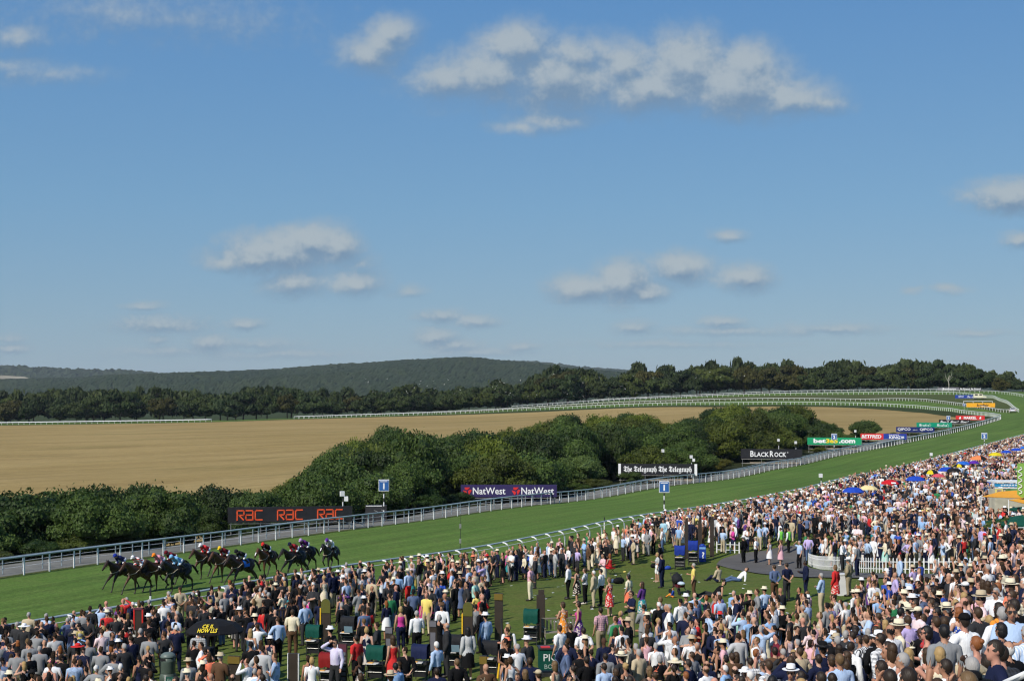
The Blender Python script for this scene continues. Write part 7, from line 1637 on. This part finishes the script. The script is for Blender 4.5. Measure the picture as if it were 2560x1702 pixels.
link('box', MB().box((0,0,H/2), (W,.45,H)).mesh('box', P_blue), t); link('top_band', MB().box((0,-.23,H*.86), (W*.9,.01,H*.12)).mesh('top_band', paint('pale blue band', (.2,.4,.7))), t); lettering(t, '?', H*.42, P_white, (.1*W,-.232,H*.42), bold=.02); link('lid', MB().ell((0,0,H), (W*.4,.2,.12), u=10, v=6).mesh('lid', P_blue, True), t)
X, Y, z = ground(1256, 1692, 14); t = thing('yellow_pole_stand', 'bright yellow tripod legs below the leaning board', 'stand', (X, Y, z))
for dx, dy in ((-.10,-.1),(.12,-.06),(.02,.16)): link('leg', MB().cone((dx*1.6,dy*1.6,0), (dx*.3,dy*.3,1.0), .035, .035, 8).mesh('leg', P_yedge), t)
link('mast', MB().cone((0,0,.98), (-.04,0,2.0), .03, .025, 8).mesh('mast', M_dark), t)
# pushchair, seats, bags, litter
X, Y, z = ground(1697, 1484); t = thing('pushchair', 'black and dark red pushchair parked on the open lawn', 'pushchair', (X, Y, z), .5)
mb = MB(); mb.lathe([(.26,0),(.28,.16),(.24,.36),(.14,.48),(0,.52)], 12); hd = mb.mesh('hood', cloth('cover black', 0), True); h_ = link('hood', hd, t, (0,.05,.55)); h_.rotation_euler = (-.5,0,0)
link('seat', MB().box((0,0,.42), (.42,.45,.14)).box((0,.22,.62), (.42,.10,.5), Matrix.Rotation(-.3, 3, 'X')).mesh('seat', cloth('pushchair red', (.10,.012,.02))), t)
for sx in (-1, 1):
    link('frame_bar', MB().tube([(sx*.23,-.42,.12),(sx*.23,.1,.5),(sx*.23,.42,1.02)], .018, 6).mesh('frame_bar', M_dark), t); link('frame_bar', MB().tube([(sx*.23,.38,.12),(sx*.23,-.05,.62)], .018, 6).mesh('frame_bar', M_dark), t)
    for yy in (-.42, .38): link('wheel', MB().cone((sx*.26-.02,yy,.12), (sx*.26+.02,yy,.12), .12, .12, 12).mesh('wheel', M_black), t)
link('handle', MB().cone((-.23,.42,1.02), (.23,.42,1.02), .022, .022, 8).mesh('handle', M_dark), t); link('blanket', MB().ell((0,-.2,.55), (.17,.26,.1), u=8, v=6).mesh('blanket', cloth('blanket', (.45,.55,.65)), True), t)
X, Y, z = ground(1683, 1494); o = O(0, S('royal blue'), T('orange'), gc('ginger')); p_ = build_person(X, Y, z-.38, 1.2, B_ground, o, .5); tag(p_, 'toddler in blue and orange sitting on grass before the pushchair', 'child', 'racegoers watching the race')
kx, ky, kz = ground(200, 1700, 14); kz = float(stand_z(kx, ky)); p_ = build_person(kx, ky, kz+1.08*1.02-.13, face(kx, ky, g5, 5), B_chair, O(0, S('yellow','shirt_short','check'), SH('denim blue'), gc('brown')), .58); tag(p_, 'child in a yellow checked shirt riding on the shoulders at lower left', 'child', 'racegoers watching the race')
def bench(x, y, m_, rz, lab, w=1.5):
    X, Y, z = ground(x, y, 14); t = thing('garden_bench', lab, 'bench', (X, Y, float(stand_z(X, Y))), rz, 'slatted garden benches')
    for k in range(4): link('seat_slat', MB().box((0,-.2+.12*k,.44), (w,.09,.025)).mesh('seat_slat', m_), t)
    n = int(w/.14)
    for k in range(n): link('back_slat', MB().box((-w/2+.08+(w-.16)*k/(n-1),.27,.70), (.06,.02,.42)).mesh('back_slat', m_), t)
    link('top_bar', MB().box((0,.27,.93), (w,.04,.06)).mesh('top_bar', m_), t)
    for sx in (-1, 1):
        link('leg', MB().box((sx*(w/2-.03),-.22,.31), (.06,.06,.62)).mesh('leg', m_), t); link('leg', MB().box((sx*(w/2-.03),.27,.45), (.06,.06,.9)).mesh('leg', m_), t); link('arm_rest', MB().box((sx*(w/2-.03),.0,.635), (.07,.6,.03)).mesh('arm_rest', m_), t)
M_teak = mat('weathered teak', (.23,.21,.17), .85, .15, noise=(5.,.7,1.2,5,(1,6,6))); M_teakd = mat('dark teak', (.07,.05,.035), .8, .2, noise=(5.,.7,1.2,5,(1,6,6))); M_wpaint = mat('bench white', (.62,.62,.58), .6)
for a_ in ((612,1546,M_wpaint,.5,'off white slatted bench behind the black umbrella'),(1404,1606,M_teak,.2,'grey slatted bench at the lawn edge beside the tall dark board'),(18,1690,M_teakd,.4,'dark slatted bench in the lower left corner'),(292,1638,M_wpaint,.3,'pale slatted bench left of the red framed board'),(968,1520,M_teak,.9,'grey slatted bench by the rail crowd, right of two'),(882,1535,M_teak,.7,'grey slatted bench by the rail crowd, left of two'),(716,1576,M_teakd,.6,'dark slatted bench above the white edged board')): bench(*a_)
def camp_chair(x, y, m_, rz, lab):
    X, Y, z = ground(x, y, 14); t = thing('folding_chair', lab, 'chair', (X, Y, z), rz, 'folding camp chairs')
    link('seat', MB().box((0,0,.42), (.5,.48,.03)).mesh('seat', m_), t); link('backrest', MB().box((0,.27,.70), (.5,.03,.48), Matrix.Rotation(-.2, 3, 'X')).mesh('backrest', m_), t)
    for sx in (-1, 1): link('leg', MB().tube([(sx*.25,-.28,0),(sx*.25,.18,.46),(sx*.25,.34,.98)], .014, 6).mesh('leg', M_dark), t); link('leg', MB().tube([(sx*.25,.28,0),(sx*.25,-.22,.46)], .014, 6).mesh('leg', M_dark), t); link('arm_rest', MB().box((sx*.27,.02,.62), (.05,.5,.025)).mesh('arm_rest', m_), t)
c_rd = cloth('chair red', (.45,.015,.02)); c_pk = cloth('chair pink', (.70,.06,.30)); c_gn = cloth('chair green', (.02,.14,.07))
p_ = [q for q in people if q[4] is B_chair][0]; X, Y, z = ground(1525, 1436); t0_ = p_[3]
camp_chair(1525, 1436, c_rd, t0_, 'red folding chair under the seated red dress'); camp_chair(1067, 1566, c_pk, 2.6, 'bright pink folding chair on the lower lawn'); camp_chair(1762, 1546, c_gn, 2.2, 'green folding chair below the yellow shirted man')
def bag(x, y, c, lab, w=.42):
    X, Y, z = ground(x, y); t = thing('bag', lab, 'bag', (X, Y, z), .4, 'bags lying on the lawn'); m_ = cloth(f'bag {c}', C[c])
    link('body', MB().ell((0,0,w*.30), (w*.6,w*.34,w*.34), u=12, v=7).mesh('body', m_, True), t); link('strap', MB().tube([(-w*.35,0,w*.5),(-w*.15,0,w*.85),(w*.15,0,w*.85),(w*.35,0,w*.5)], .014, 5).mesh('strap', M_black), t)
for a_ in ((1547,1459,'black','large black bag lying on the open lawn',.62),(1532,1457,'denim blue','blue bag beside the large black bag',.4),(1669,1424,'royal blue','blue rucksack behind the navy suited man',.44),(1636,1419,'black','flat black bag on the grass left of the rucksack',.5),(1692,1552,'charcoal','small dark bag right of the seated white dress',.25),(1562,1431,'yellow','tiny yellow bag on the grass by the red chair',.2)): bag(*a_)
lit = MB().add([(-.07,-.05,.012),(.06,-.06,.012),(.08,.05,.03),(-.05,.06,.018),(-.07,-.05,.02),(.06,-.06,.02),(.08,.05,.038),(-.05,.06,.026)], [(3,2,1,0),(4,5,6,7),(0,1,5,4),(1,2,6,5),(2,3,7,6),(3,0,4,7)]).mesh('paper_slip', P_white)
for k in range(46):
    lx, ly = rng.uniform(1240, 2000), rng.uniform(1425, 1560)
    X, Y, z = ground(lx, ly); tag(link('paper_slip', lit, None, (X, Y, z), rng.uniform(0, 6), None), 'small white betting slip dropped on the open lawn', 'paper', 'betting slips scattered on the lawn')
# hand held bags and a pale rope of pigeons over the far wood
bird = MB().add([(0,.16,0),(.05,0,0),(0,-.2,.02),(-.05,0,0),(.42,.05,.14),(.36,-.08,.14),(-.42,.05,.14),(-.36,-.08,.14),(0,0,.06),(0,0,-.05)], [(0,8,3),(0,1,8),(1,2,8),(2,3,8),(0,3,9),(1,0,9),(2,1,9),(3,2,9),(1,4,5),(3,7,6),(5,4,1),(6,7,3)]).mesh('bird', mat('white feathers', (.75,.75,.75), .7))
for k in range(60):
    bx = rng.gauss(1480, 240) if k < 44 else rng.uniform(900, 1250); by = rng.uniform(930, 1000) if bx > 1250 else rng.uniform(945, 985); Y = rng.uniform(520, 600)
    b_ = link('bird', bird, None, PX(bx, by, Y), rng.uniform(0, 6)); b_.scale = (1.5,)*3; b_.rotation_euler[1] = rng.uniform(-.5,.5); tag(b_, 'white bird flying low before the far wood', 'bird', 'white birds flying before the far wood')
